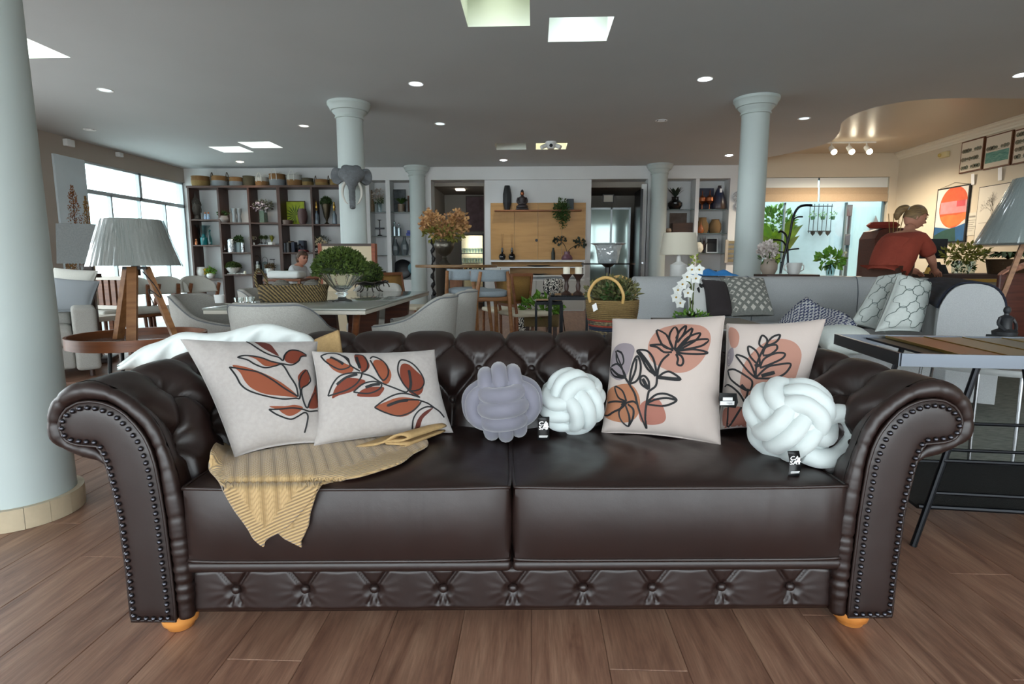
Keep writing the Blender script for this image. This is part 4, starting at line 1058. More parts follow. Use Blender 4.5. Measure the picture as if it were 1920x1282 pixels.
# ---- square grey lamp behind, sofa and slatted chair behind the column
LX = atY(162, 460, 5.6).x
t = thing('square_lamp', 'tall lamp with dark grey square shade behind the tripod lamp', 'lamp', (LX, 5.6, 0), radians(24))
MB().add([(-.20, -.20, 1.0), (.20, -.20, 1.0), (.20, .20, 1.0), (-.20, .20, 1.0), (-.18, -.18, 1.38), (.18, -.18, 1.38), (.18, .18, 1.38), (-.18, .18, 1.38)], [(0, 1, 5, 4), (1, 2, 6, 5), (2, 3, 7, 6), (3, 0, 4, 7)]).build('lamp_shade', M('dark_grey_shade', '#6c706f', .7, var=.1, vs=90), t, smooth=0)
MB().box(-.035, .035, -.035, .035, .05, 1.02).build('post', DARKW, t, smooth=0)
MB().rbox(-.15, .15, -.15, .15, 0, .05, .01).build('base', DARKW, t)
MB().box(-.1, .1, -.012, .012, .86, .9).build('cross_bar', DARKW, t, smooth=0)
def sofa2(name, label, loc, rz, L_, D_, mat, armw=.18, armh=.62, seat=.44, back=.8):
    t = thing(name, label, 'sofa', loc, rz)
    MB().rbox(-L_ / 2 + armw, L_ / 2 - armw, .0, D_, .08, seat - .16, .03).build('base', mat, t)
    n = 2
    w = (L_ - 2 * armw) / n
    for k in range(n): MB().rbox(-L_ / 2 + armw + k * w + .004, -L_ / 2 + armw + (k + 1) * w - .004, -.02, D_ - .2, seat - .16, seat, .05, 4).build('seat_cushion', mat, t)
    for s in (-1, 1): MB().rbox(min(s * L_ / 2, s * (L_ / 2 - armw)), max(s * L_ / 2, s * (L_ / 2 - armw)), -.02, D_, .06, armh, .035, 4).build('arm', mat, t)
    MB().rbox(-L_ / 2 + armw, L_ / 2 - armw, D_ - .22, D_, .1, back, .06, 4).build('backrest', mat, t)
    for sx in (-1, 1):
        for y in (.06, D_ - .08): MB().cyl((sx * (L_ / 2 - .07), y, 0), (sx * (L_ / 2 - .07), y, .08), .02).build('leg', DARKW, t)
    return t
sx_ = atY(186, 640, 4.9).x
sofa2('grey_sofa', 'light grey fabric sofa half hidden behind the left column', (sx_ - .615, 4.9 - .51, 0), radians(40), 1.6, .85, FABG, armh=.62, back=.78)
for k, (px, py, lab, mm) in enumerate(((142, 553, 'grey cushion on the sofa behind the left column', M('grey_cushion', '#7d8286', .9, bump=.2, bs=300)), (140, 533, 'pale cushion tucked behind the grey cushion on the left sofa', FABW))):
    c = atY(px, py, 5.2 + .13 * k)
    C = Cushion(c + V(-.24, .06, .16), c + V(.2, .06, .13), c + V(.16, -.06, -.16), c + V(-.24, -.06, -.16), .07)
    cushion_obj('throw_cushion', lab, C, mm, n=16)
def slat_chair(loc, rz):
    t = thing('slat_chair', 'white framed chair with brown upright slats behind the tripod lamp', 'chair', loc, rz)
    wp = M('chair_white', '#cfcac0', .5)
    MB().box(-.24, .24, -.24, .24, .40, .45).build('seat', wp, t, smooth=0)
    MB().box(-.24, -.19, .2, .24, .45, .86).box(.19, .24, .2, .24, .45, .86).box(-.24, .24, .2, .24, .82, .86).box(-.24, .24, .2, .24, .5, .54).build('back_frame', wp, t, smooth=0)
    for k in range(4): MB().box(-.165 + k * .09, -.105 + k * .09, .205, .235, .54, .82).build('slat', TEAK, t, smooth=0)
    for x in (-.21, .21):
        for y in (-.21, .21): MB().box(x - .02, x + .02, y - .02, y + .02, 0, .4).build('leg', TEAK, t, smooth=0)
p = atY(174, 560, 5.9); slat_chair((p.x, 5.9, 0), radians(-12))
# ---- four wooden dining chairs with pale curved backs before the window
def curved_chair():
    t = thing('dining_chair', '', 'chair')
    def back(a, b):
        th = (a - .5) * 2.1; r = .265 + .0; k_ = abs(2 * a - 1); z = .62 + (.22 - .13 * k_ ** 2.2) * b + .02 * k_
        return V(r * sin(th), -.02 + r * cos(th) * .9 + .03 * b, z)
    mb = MB(); mb.grid(lambda a, b: back(a, b), 20, 7); o = mb.build('backrest', FABW, t, smooth=180); m = o.modifiers.new('thickness', 'SOLIDIFY'); m.thickness = .035; m.offset = 0
    MB().rbox(-.24, .24, -.24, .22, .42, .49, .03, 4).build('seat', FABW, t)
    MB().rbox(-.235, .235, -.235, .215, .385, .42, .008).build('seat_frame', TEAK, t)
    for s in (-1, 1):
        MB().tube([V(s * .22, .17, 0), V(s * .215, .2, .4), V(s * .25, .135, .62), V(s * .262, .10, .75)], [.016, .024, .026, .022], 8).build('leg', TEAK, t)
        MB().tube([V(s * .22, -.23, 0), V(s * .21, -.2, .4)], [.013, .02], 8).build('leg', TEAK, t)
        MB().tube([V(s * .215, -.2, .2), V(s * .215, .19, .22)], .009, 6).build('stretcher', TEAK, t)
    return t
cc = curved_chair()
cp = [(214, 6.3, 64, 'nearest the left column'), (268, 6.55, 64, 'second from the left column'), (330, 6.8, 62, 'third from the left column'), (384, 7.1, 60, 'nearest the dark bookcase')]
for k, (px, Y, a, w) in enumerate(cp):
    x = atY(px, 560, Y).x; lab = 'pale curved-back wooden dining chair by the window, ' + w
    if k == 0: cc.location = (x, Y, 0); cc.rotation_euler = (0, 0, radians(a)); cc['label'] = lab; cc['group'] = 'dining chairs by the window'
    else: dup(cc, (x, Y, 0), radians(a), lab, 'dining chairs by the window')
# long pale table those chairs stand at
t = thing('dining_table', 'long pale table among the chairs by the left window', 'table', (atY(300, 580, 7.9).x - .3, 7.95, 0))
MB().rbox(-.8, .8, -.4, .4, .72, .755, .008).build('table_top', M('pale_top', '#d4d6d2', .3), t)
for x in (-.7, .7):
    for y in (-.32, .32): MB().box(x - .03, x + .03, y - .03, y + .03, 0, .72).build('leg', TEAK, t, smooth=0)
# ---- big glass-topped dining table
DX0, DX1, DY0, DY1, DZ = -1.83, -.915, 3.07, 4.98, .76
t = thing('dining_table', 'rectangular cream glass-topped dining table with walnut trestle base', 'table', ((DX0 + DX1) / 2, (DY0 + DY1) / 2, 0))
w2, l2 = (DX1 - DX0) / 2, (DY1 - DY0) / 2
MB().rbox(-w2, w2, -l2, l2, DZ - .012, DZ, .003, 2).build('glass_top', M('lacquered_glass', '#8d9088', .08, spec=.7), t)
MB().rbox(-w2 + .004, w2 - .004, -l2 + .004, l2 - .004, DZ - .034, DZ - .0125, .003, 2).build('top_board', M('table_edge', '#b5b0a4', .5), t)
for s in (-1, 1):
    for e in (-1, 1):
        mb = MB(); x0, x1 = e * .10, e * .3; y = s * .45
        mb.add([(x1 - .09, y - .03, DZ - .035), (x1 + .09, y - .03, DZ - .035), (x0 + .13 * e + .08, y - .03, 0), (x0 + .13 * e - .08, y - .03, 0), (x1 - .09, y + .03, DZ - .035), (x1 + .09, y + .03, DZ - .035), (x0 + .13 * e + .08, y + .03, 0), (x0 + .13 * e - .08, y + .03, 0)],
               [(0, 1, 2, 3), (7, 6, 5, 4), (0, 4, 5, 1), (1, 5, 6, 2), (2, 6, 7, 3), (3, 7, 4, 0)])
        mb.build('trestle_leg', wood('walnut_mid', '#5a3322', '#40231a', .4, 3), t, smooth=0)
MB().box(-.1, .1, -.5, .5, .3, .36).build('stretcher', wood('walnut_mid'), t, smooth=0)
for e in (-1, 1): MB().cyl((e * .36, -.8, DZ - .036), (e * .22, -.62, 0), .022, .014).build('brace', TEAK, t)
# ---- upholstered tub chairs round it
def tub_chair():
    t = thing('tub_chair', '', 'chair')
    n = 40
    def prof(a):   # a in -1..1 round the U, 0 = centre of the back
        th = a * 2.0; k = abs(a); h = .80 - .17 * smoothstep(.35, 1, k); r = .245
        x = r * sin(th) * .88; y = r * cos(th) * .95 - (0.10 * smoothstep(.75, 1, k))
        return x, y, h
    def fn(u, v):
        a = 2 * u - 1; x, y, h = prof(a); z0 = .36; w = v * 2 * pi
        # closed section: outer face, top, inner face
        s = [(-.0, 0), (.0, 1), (-.045, 1), (-.05, 0)]
        seg = v * 4; i = int(seg) % 4; f = seg - int(seg); p, q = s[i], s[(i + 1) % 4]; o_ = p[0] + (q[0] - p[0]) * f; zz_ = p[1] + (q[1] - p[1]) * f
        d = V(x, y, 0).normalized(); flare = .035 * zz_
        rim = .012 * sin(pi * f) if i == 1 else 0
        return V(x, y, 0) + d * (o_ + flare) + V(0, 0, z0 + (h - z0) * zz_ + rim)
    mb = MB(); mb.grid(fn, n, 24, cv=True)
    mb.build('shell', FABG, t, smooth=60)
    P = [prof(2 * i / n - 1) for i in range(n + 1)]
    MB().tube([V(x, y, 0) + V(x, y, 0).normalized() * .035 + V(0, 0, h + .001) for x, y, h in P], .004, 6).build('piping', M('grey_piping', '#6d7175', .8), t)
    MB().rbox(-.215, .215, -.25, .2, .36, .47, .04, 4, ).build('seat', FABG, t)
    for sx in (-1, 1):
        for sy in (-1, 1): MB().cyl((sx * .17, sy * .16, .37), (sx * .23, sy * .23, 0), .018, .011).build('leg', TEAK, t)
    return t
tc0 = tub_chair()
spots = [(-1.345, 2.98, pi, 'grey tub chair with its back to the leather sofa'), (-2.02, 3.55, pi / 2, 'grey tub chair at the left side of the glass table, nearest'), (-2.0, 4.35, pi / 2 + .1, 'grey tub chair at the left side of the glass table, further back'),
         (-.74, 3.55, -pi / 2, 'grey tub chair at the right side of the glass table, nearest'), (-.68, 4.22, -pi / 2 - .05, 'grey tub chair at the right side of the glass table, further back'), (-1.5, 5.35, 0.0, 'grey tub chair at the far end of the glass table')]
for k, (x, y, a, lab) in enumerate(spots):
    if k == 0: tc0.location = (x, y, 0); tc0.rotation_euler = (0, 0, a); tc0['label'] = lab; tc0['group'] = 'tub chairs round the glass table'
    else: dup(tc0, (x, y, 0), a, lab, 'tub chairs round the glass table')
# ---- on the table: long woven basket with handles
p = atZ(538, 566, DZ); BKX, BKY = p.x, p.y + .1
SEAG = weave_mat('seagrass_dark', '#8f7a50', '#15120e', 26); SEAG.node_tree.nodes['Wave Texture'].bands_direction = 'DIAGONAL'
t = thing('tray_basket', 'long low woven basket with dark stripes and arched handles on the glass table', 'basket', (BKX, BKY, DZ + .001))
a_, b_ = .215, .12
mb = MB()
for k in range(11):                       # coiled rows, each a bead
    z = .006 + k * .0095; g = 1 + .06 * k / 10 + (.02 if k > 8 else 0)
    mb.tube([V(a_ * g * cos(2 * pi * i / 48), b_ * g * sin(2 * pi * i / 48), z) for i in range(48)], .0058, 6, closed=True)
mb.build('woven_side', SEAG, t, smooth=180)
MB().lathe([(0, .001), (1, .001), (1, .006), (0, .006)], n=40, cap=False).build('bottom', SEAG, t).scale = (a_, b_, 1)
for s in (-1, 1):
    MB().tube(spline([V(s * .2, -.075, .09), V(s * .215, -.065, .16), V(s * .22, 0, .205), V(s * .215, .065, .16), V(s * .2, .075, .09)], 7), .0085, 8).build('handle', SEAG, t)
NET = weave_mat('grey_woven', '#8f8b80', '#3a3834', 70)
for k, (dx, lab) in enumerate(((-.07, 'grey woven ball in the long basket, at the left'), (.135, 'grey woven ball in the long basket, at the right'))):
    o = MB().ball((0, 0, 0), (.062, .062, .055), 18, 12).build('woven_ball', NET, None); o.location = (BKX + dx, BKY - .01, DZ + .085)
    tag(o, lab, 'decor ball', 'woven balls in the long basket')
# ---- glass footed bowl with a boxwood ball
p = atZ(637, 566, DZ); GX, GY = p.x, p.y + .05
GL = M('clear_crystal', '#f2f7f5', .03, trans=1, ior=1.45)
t = thing('footed_bowl', 'clear fluted glass footed bowl holding the large boxwood ball', 'bowl', (GX, GY, DZ + .001))
def bowl(u, v):
    pr = spline([V(.062, 0, .0), V(.058, 0, .008), V(.03, 0, .018), V(.026, 0, .035), V(.04, 0, .05), V(.03, 0, .062), V(.055, 0, .085), V(.1, 0, .13), V(.145, 0, .185), V(.140, 0, .186), V(.095, 0, .134), V(.05, 0, .09), V(.0, 0, .082)], 3)
    q = pr[min(len(pr) - 1, int(v * (len(pr) - 1) + .5))]; a = 2 * pi * u; fl = 1 + .035 * cos(20 * a) * (1 if .06 < q.z < .18 else .3)
    return V(q.x * fl * cos(a), q.x * fl * sin(a), q.z)
MB().grid(bowl, 100, 37, cu=True).build('glass_bowl', GL, t, smooth=180)
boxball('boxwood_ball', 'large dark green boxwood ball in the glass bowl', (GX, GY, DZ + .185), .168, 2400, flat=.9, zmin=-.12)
p = atZ(694, 548, DZ); IX, IY = p.x, p.y
t = thing('scroll_stand', 'dark wrought iron scroll stand carrying the small boxwood ball', 'stand', (IX, IY, DZ + .001))
IRON = M('wrought_iron', '#3b3632', .4, metal=.7)
mb = MB()
for k in range(6):
    a = 2 * pi * k / 6; d = V(cos(a), sin(a), 0)
    pts = [d * (.12 + .045 * cos(t_)) + V(0, 0, .045 + .04 * sin(t_)) for t_ in [i * .5 for i in range(10)]]
    MB().tube(pts, .0055, 6).build('scroll', IRON, t)
MB().tube([V(.15 * cos(2 * pi * i / 32), .15 * sin(2 * pi * i / 32), .088 + .006 * cos(8 * 2 * pi * i / 32)) for i in range(32)], .006, 6, closed=True).build('ring', IRON, t)
MB().lathe([(0, .06), (.1, .065), (.14, .085)], n=24, cap=False).build('dish', IRON, t)
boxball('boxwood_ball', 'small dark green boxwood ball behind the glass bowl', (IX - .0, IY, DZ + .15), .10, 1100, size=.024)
for k, (px, py, h, lab) in enumerate(((448, 567, .03, 'small clear glass dish left on the glass table'), (470, 567, .035, 'small clear glass tumbler beside the long basket'), (412, 568, .05, 'little white pot at the left edge of the glass table'))):
    p = atZ(px, py, DZ); o = MB().lathe([(.0, 0), (.026, 0), (.03, h), (.027, h), (.024, .005), (0, .005)], n=16, cap=False).build('glass_cup', GL if k < 2 else WHITE, None); o.location = (p.x, p.y, DZ + .001); tag(o, lab, 'cup')
# ---- cream framed board behind the table, in front of the elephant column
p0, p1 = atY(600, 460, 6.7), atY(701, 458, 6.7)
t = thing('framed_board', 'cream upright board with terracotta wooden edge before the elephant column', 'board', ((p0.x + p1.x) / 2, 6.7, 0), radians(3))
w2 = (p1.x - p0.x) / 2
MB().box(-w2 + .03, w2 - .03, -.02, .02, .06, 1.2).build('panel', M('cream_panel', '#c4b79a', .7), t, smooth=0)
TERR = wood('terracotta_wood', '#8a4526', '#74371d', .5)
MB().box(w2 - .03, w2 + .012, -.03, .09, 0, 1.23).box(-w2 - .012, -w2 + .03, -.03, .09, 0, 1.23).build('side_post', TERR, t, smooth=0)
MB().box(-w2, w2, -.028, .028, 1.2, 1.23).box(-w2, w2, -.028, .028, .03, .06).build('rail', M('dark_rail', '#3a2d26', .5), t, smooth=0)
# ---- autumn tree canvas on the left wall
def tree_canvas():
    t = thing('tree_canvas', 'tall canvas of autumn trees against a pale blue sky on the left wall', 'picture', (XL + .02, 9.19, 0))
    MB().box(-.015, .02, -.31, .31, .85, 2.69).build('canvas', M('sky_canvas', '#c6d2d8', .8, var=.05, vs=2), t, smooth=0)
    rd = random.Random(4); mb = MB(); mb2 = MB(); tr = MB()
    for (cy, h0, h1, w, g) in ((-.02, .86, 2.25, .20, mb), (.24, .86, 2.1, .13, mb2), (-.22, .86, 1.55, .1, mb2)):
        tr.box(.0205, .0212, cy - .008, cy + .008, h0, h1 - .1)
        for i in range(700):
            k = rd.random(); z = h0 + (h1 - h0) * k; ww = 1.5 * w * (1 - k) ** .6 * (.6 + .4 * sin(k * 23) ** 2) + .012; y = cy + rd.uniform(-1, 1) * ww
            y = max(-.3, min(.3, y)); s = rd.uniform(.008, .02); a = rd.random() * 6
            g.add([(.0214 + rd.random() * .0006, y + s * cos(a + q * 2.1), z + s * sin(a + q * 2.1)) for q in range(3)], [(0, 1, 2)])
    tr.build('painted_trunk', M('paint_trunk', '#2d2220', .8), t, smooth=0)
    mb.build('painted_leaves', M('paint_russet', '#6d4432', .8, col2='#a06a3e', vs=30), t, smooth=0); mb2.build('painted_leaves', M('paint_ochre', '#a88240', .8, col2='#6d5030', vs=30), t, smooth=0)
tree_canvas()
# wall sensors near the ceiling
for px, py, lab, s in ((128, 268, 'white wall sensor box above the autumn canvas', .1), (223, 290, 'small white box above the left window', .07)):
    p = atX(px, py, XL + .03)
    o = MB().rbox(-.03, .05, -s * .8, s * .8, -s * .55, s * .55, .012).build('wall_sensor', WHITE, None); o.location = p; tag(o, lab, 'sensor')
# ================================================================ BOOKCASE WITH ITS CONTENTS
BKF, BKB = 11.9, 12.28                                   # front and back of the carcass
BW_ = wood('bookcase_walnut', '#4a3026', '#38231c', .45, 3, (12, 12, 1)); BWH = wood('bookcase_walnut_board', '#4f352a', '#3b261e', .45, 3, (1, 12, 12))
bc = thing('bookcase', 'tall dark walnut open bookcase with five bays against the back wall', 'bookcase', (0, 0, 0))
vx = [-7.2, -6.57, -5.93, -5.29, -4.60, -3.97]; BTOP = 2.545
rows = [(1.906, 1.377, .673), (1.838, 1.221, .764), (1.837, 1.376, .776), (1.802, 1.221, .698), (1.801, 1.22, .698)]
for k, x in enumerate(vx): MB().box(x - (.035 if k == 3 else .02), x + (.035 if k == 3 else .02), BKF - (.01 if k == 3 else 0), BKB, .0, BTOP).build('upright', BW_, bc, smooth=0)
MB().box(vx[0] - .03, vx[-1] + .03, BKF - .012, BKB, BTOP, BTOP + .045).build('top_board', BWH, bc, smooth=0)
for k in range(5):
    for z in rows[k] + (.06,): MB().box(vx[k] + .02, vx[k + 1] - .02, BKF + .004, BKB, z - .026, z).build('shelf', BWH, bc, smooth=0)
CER = M('ceramic_white', '#cfd0cd', .4, var=.04, vs=10); CERG = M('ceramic_grey', '#8d8784', .6, var=.06, vs=12)
SILV = M('silver', '#b9bcc0', .22, metal=1); SILVH = M('hammered_silver', '#b4b8bc', .25, metal=1, bump=.8, bs=34, bdist=.02)
CLEAR = glass('clear_glass', '#dfe9ea', .03); TEAL = M('teal_glass', '#1f7f86', .08, trans=.45); AQUA = glass('aqua_glass', '#9ccfce', .04)
COPPER = M('copper', '#a86a4a', .3, metal=.9); GOLD = M('gold', '#b08d4a', .3, metal=1); STONE = M('dark_stone', '#4b4742', .7, var=.15, vs=18, bump=.3, bs=60)
CANDLE = M('candle_wax', '#ddd8c6', .5)
def lobj(name, label, cat, prof, mat, loc, n=18, group=None, rz=0, smooth=40):
    o = MB().lathe(prof, n=n, cap=False).build(name, mat, None, smooth=smooth); o.location = loc; o.rotation_euler = (0, 0, rz); return tag(o, label, cat, group)
def sp(px, bay, row, dy=.1):
    """spot on a shelf under a pixel column; row 0 = upper"""
    z = rows[bay][row]; p = atY(px, 641 - (z - ZC) * 80, BKF + dy); return V(p.x, BKF + dy, z + .0005)
def potted(name, label, loc, pr, pot, kind, fr, fn, fs, leaf=LEAF, cat='potted plant', seed=1, up=.3):
    t = thing(name, label, cat, loc)
    MB().lathe(pr, n=20, cap=False).build('pot', pot, t, smooth=40)
    zt = max(z for r, z in pr)
    if kind == 'ball': foliage((0, 0, zt + fr[2] * .6), fr, fn, fs, seed=seed, up=up, shell=.4).build('foliage', leaf, t, smooth=0)
    else: blades((0, 0, zt - .01), fn, fr[2], fr[0], fs, seed).build('foliage', leaf, t, smooth=0)
    return t
def bowlp(r, h, k=.75): return [(0, 0), (r * .55, 0), (r * .95, h * .35), (r, h * .6), (r * k, h), (r * k - .008, h), (r * k - .008, h - .02), (0, h - .02)]
# ---- baskets on top
def basket(px, py, w, h, kind, label, handle=0):
    z = BTOP + .046; p = atY(px, py, BKF + .17); t = thing('basket', label, 'basket', (p.x, BKF + .17, z), 0, 'baskets on top of the bookcase'); r = w / 2
    cols = {'tan': ('#9a7448', '#6f5030'), 'grey': ('#8f959a', '#777d82'), 'white': ('#c3c4c0', '#a9aba8'), 'dark': ('#5d5642', '#3d3a2c'), 'straw': ('#a58a56', '#77613a')}
    lo, up_ = kind
    def band(z0, z1, c):
        f = lambda q: r * (.80 + .2 * sin(pi * (.18 + .62 * q)))
        MB().lathe([(f(z0 + (z1 - z0) * i / 5), h * (z0 + (z1 - z0) * i / 5)) for i in range(6)], n=24, cap=False).build('woven_band', weave_mat('basket_' + c, *cols[c], 40), t, smooth=60)
    band(0, .55, lo); band(.55, 1, up_)
    MB().tube([V(r * .96 * cos(2 * pi * i / 24), r * .96 * sin(2 * pi * i / 24), h) for i in range(24)], .008, 6, closed=True).build('rim', weave_mat('basket_' + up_, *cols[up_], 40), t)
    if handle:
        m = {1: M('rope_dark', '#4a3c2c', .8), 2: M('rope_white', '#d4d4cf', .7)}[handle]
        for s in ((0, -1), (0, 1)) if handle == 2 else ((-1, 0), (1, 0)):
            a = V(s[0], s[1], 0); b = V(-s[1], s[0], 0)
            MB().tube(spline([a * r * .98 + b * .05 + V(0, 0, h * .45), a * r * 1.0 + b * .05 + V(0, 0, h), a * r * .97 + V(0, 0, h + .09), a * r * 1.0 - b * .05 + V(0, 0, h), a * r * .98 - b * .05 + V(0, 0, h * .45)], 5), .007, 6).build('handle', m, t)
    MB().lathe([(0, .002), (r * .8, .002)], n=20, cap=False).build('bottom', weave_mat('basket_' + lo, *cols[lo], 40), t)
for a in [(376, 338, .36, .20, ('straw', 'tan'), 'wide straw basket with white rope bands, leftmost on the bookcase', 0), (412, 338, .33, .20, ('grey', 'tan'), 'round basket with tan top and grey bottom, second from left on the bookcase', 1),
          (443, 340, .28, .175, ('grey', 'tan'), 'small round basket with tan top and pale bottom, third on the bookcase', 0), (467, 338, .25, .2, ('dark', 'dark'), 'dark woven upright basket, fourth on the bookcase', 0),
          (491, 338, .27, .175, ('tan', 'white'), 'basket with white top and two white rope handles, fifth on the bookcase', 2), (520, 336, .33, .235, ('grey', 'tan'), 'largest basket with tan top and grey bottom in the middle of the row', 2),
          (552, 336, .31, .22, ('tan', 'white'), 'white-topped tan basket with tall rope handles, right of the largest basket', 2), (577, 340, .235, .15, ('straw', 'dark'), 'small straw bowl basket with dark rim band on the bookcase', 0),
          (604, 341, .28, .12, ('straw', 'tan'), 'low straw basket, second from the elephant column', 1), (629, 341, .24, .12, ('straw', 'straw'), 'low pale straw basket next to the elephant head', 0)]: basket(*a)
# ---- bay 1
p = sp(381, 0, 0, .16); t = thing('head_statue', 'dark stone head statue with pointed topknot in the upper left bay', 'statue', p)
MB().lathe([(.11, 0), (.115, .015), (.06, .025), (.055, .09)], n=20).build('base', STONE, t, smooth=40)
def headf(u, v):
    a = 2 * pi * u; k = v * pi; r = .105 * sin(k) ** .75; z = .24 - .165 * cos(k); f = cos(a + pi / 2)
    face = max(0, f) ** 2; r *= 1 - .16 * smoothstep(.2, .05, v) if False else 1
    nose = .028 * exp(-(((a - 1.5 * pi) / .16) ** 2)) * exp(-(((z - .22) / .045) ** 2)); eye = -.012 * sum(exp(-(((a - 1.5 * pi - s * .42) / .2) ** 2)) for s in (-1, 1)) * exp(-(((z - .26) / .02) ** 2))
    lip = .01 * exp(-(((a - 1.5 * pi) / .3) ** 2)) * exp(-(((z - .155) / .012) ** 2)); jaw = 1 - .22 * smoothstep(.2, .08, z) if False else 1 - .2 * (1 - smoothstep(.08, .2, z))
    r = r * jaw + nose + eye + lip
    return V(r * cos(a) * .88, r * sin(a), z)
MB().grid(headf, 40, 28, cu=True).build('head', STONE, t, smooth=180)
mb = MB(); rd = random.Random(2)
for i in range(130):
    k = i / 130; zz_ = .30 + .13 * k; rr = .107 * sqrt(max(0, 1 - ((zz_ - .29) / .15) ** 2)); a = i * 2.4
    if sin(a) < -.55 and zz_ < .335: continue
    mb.ball((rr * cos(a) * .9, rr * sin(a), zz_), .013, 6, 4)
mb.lathe([(.05, .4), (.04, .44), (.02, .48), (.012, .54), (0, .59)], n=12, cap=False)
for s in (-1, 1): mb.ball((s * .098, .01, .2), (.013, .02, .06), 8, 6)
mb.build('hair_and_ears', STONE, t, smooth=180)
for k, px in enumerate((397, 403)):
    p = sp(px, 0, 0, .07); t = thing('figurine', ('small', 'smaller')[k] + ' blue and white figurine with copper hair beside the stone head', 'figurine', p)
    MB().lathe([(0, 0), (.028, 0), (.03, .03), (.022, .09), (.014, .115), (0, .115)], n=12, cap=False).build('body', M('blue_white_china', '#b9c8d6', .3, col2='#5f86b0', vs=40), t)
    MB().ball((0, 0, .135), .02, 10, 8).build('head', COPPER, t)
p = sp(376, 0, 1, .08)
for k, px in enumerate((373.5, 380)):
    p = sp(px, 0, 1, .06); t = thing('figurine', ('left', 'right')[k] + ' one of two copper-coloured kneeling figurines beside the teal bottle', 'figurine', p)
    MB().lathe([(0, 0), (.032, 0), (.034, .03), (.026, .07), (.014, .09), (0, .09)], n=12, cap=False).build('body', COPPER, t); MB().ball((0, 0, .108), .02, 10, 8).build('head', COPPER, t)
lobj('glass_vase', 'tall clear glass vase with flared wavy rim behind the teal bottle', 'vase', [(0, 0), (.07, 0), (.075, .02), (.07, .2), (.1, .35), (.17, .42), (.165, .42), (.095, .345), (.065, .2), (.065, .02), (0, .02)], CLEAR, sp(393, 0, 1, .24))
lobj('teal_bottle', 'square-shouldered teal glass bottle in the left bay', 'bottle', [(0, 0), (.07, 0), (.073, .01), (.073, .15), (.06, .165), (.035, .17), (.03, .21), (.036, .22), (.03, .23), (0, .23)], TEAL, sp(394.5, 0, 1, .1))
lobj('aqua_bottle', 'slim pale aqua glass bottle right of the teal bottle', 'bottle', [(0, 0), (.04, 0), (.045, .06), (.035, .14), (.018, .2), (.016, .27), (.03, .32), (.026, .32), (.0, .26)], AQUA, sp(405.5, 0, 1, .1))
lobj('white_pot', 'large round white ceramic pot in the lowest left bay', 'pot', bowlp(.135, .24, .78), CER, sp(390, 0, 2, .18), 24)
potted('potted_plant', 'yellow-green plant in a round white pot beside the large white pot', sp(408, 0, 2, .075) - V(.02, 0, 0), bowlp(.085, .11, .7), CER, 'ball', (.11, .08, .07), 130, .055, LEAFB, seed=3)
foliage((-.075, 0, .15), (.05, .05, .05), 50, .05, seed=5).build('yellow_foliage', M('leaf_yellow', '#a88a22', .6), bpy.data.objects['potted_plant'], smooth=0)
# ---- bay 2
potted('potted_plant', 'bright green plant in a grey bowl pot, upper second bay', sp(430, 1, 0, .1), bowlp(.105, .145, .8), CERG, 'ball', (.1, .09, .055), 130, .05, LEAF, seed=8)
for k, px in enumerate((450.5, 459.5)): lobj('ribbed_vase', ('left', 'right')[k] + ' one of two twisted smoky glass vases in the second bay', 'vase', [(0, 0), (.045, 0), (.05, .04), (.035, .14), (.055, .24), (.055, .3), (.05, .3), (.03, .14), (0, .02)], M('smoky_glass', '#9aa4aa', .1, trans=.5, bump=.3, bs=30), sp(px, 1, 0, .12 + .05 * k), 10, 'smoky vases')
lobj('silver_vase', 'hammered silver cylinder vase in the second bay', 'vase', [(0, 0), (.078, 0), (.078, .25), (.06, .28), (.055, .275), (.06, .02), (0, .02)], SILVH, sp(445, 1, 1, .09), 24)
lobj('crystal_jug', 'small clear crystal jug left of the hammered silver vase', 'jug', [(0, 0), (.04, 0), (.055, .06), (.04, .13), (.05, .16), (.046, .16), (.035, .13), (0, .02)], CLEAR, sp(432.5, 1, 1, .12))
potted('potted_plant', 'leafy green plant in a pale grey rectangular vase, second bay', sp(458.5, 1, 1, .18), [(0, 0), (.06, 0), (.065, .21), (.06, .21), (.055, .02), (0, .02)], M('pale_blue_pot', '#8fa2a8', .4), 'ball', (.1, .08, .08), 150, .06, LEAF, seed=11)
lobj('silver_vase', 'slim silver bark-textured vase at the right end of the second bay', 'vase', [(0, 0), (.035, 0), (.035, .2), (.03, .2), (.03, .02), (0, .02)], SILVH, sp(466, 1, 1, .08), 20)
t = boxball('moss_bowl', 'green moss dome in a shallow white footed bowl, second bay', sp(448, 1, 2, .15) + V(0, 0, .135), .155, 800, 'topiary', .75, .03, -.1)
MB().lathe([(0, -.135), (.06, -.135), (.07, -.12), (.12, -.06), (.15, .005), (.14, .005), (0, -.02)], n=24, cap=False).build('bowl', CER, t)
p = sp(452, 1, 2, .045); t = thing('bead_garland', 'string of white beads lying before the moss bowl', 'garland', p)
MB().tube([V(-.17, 0, .008), V(.17, 0, .008)], .002, 5).build('string', WHITE, t)
bd = None
for i in range(14):
    l = (-.17 + i * .026, .012 * sin(i * 1.9), .012)
    bd = MB().ball((0, 0, 0), .012, 8, 6).build('bead', CER, t, loc=l) if bd is None else inst(bd, 'bead', t, l)
lobj('round_candle_holder', 'tiny white round tealight at the right end of the second bay', 'candle', [(0, 0), (.018, 0), (.025, .03), (.02, .06), (0, .07)], CANDLE, sp(469, 1, 2, .03))
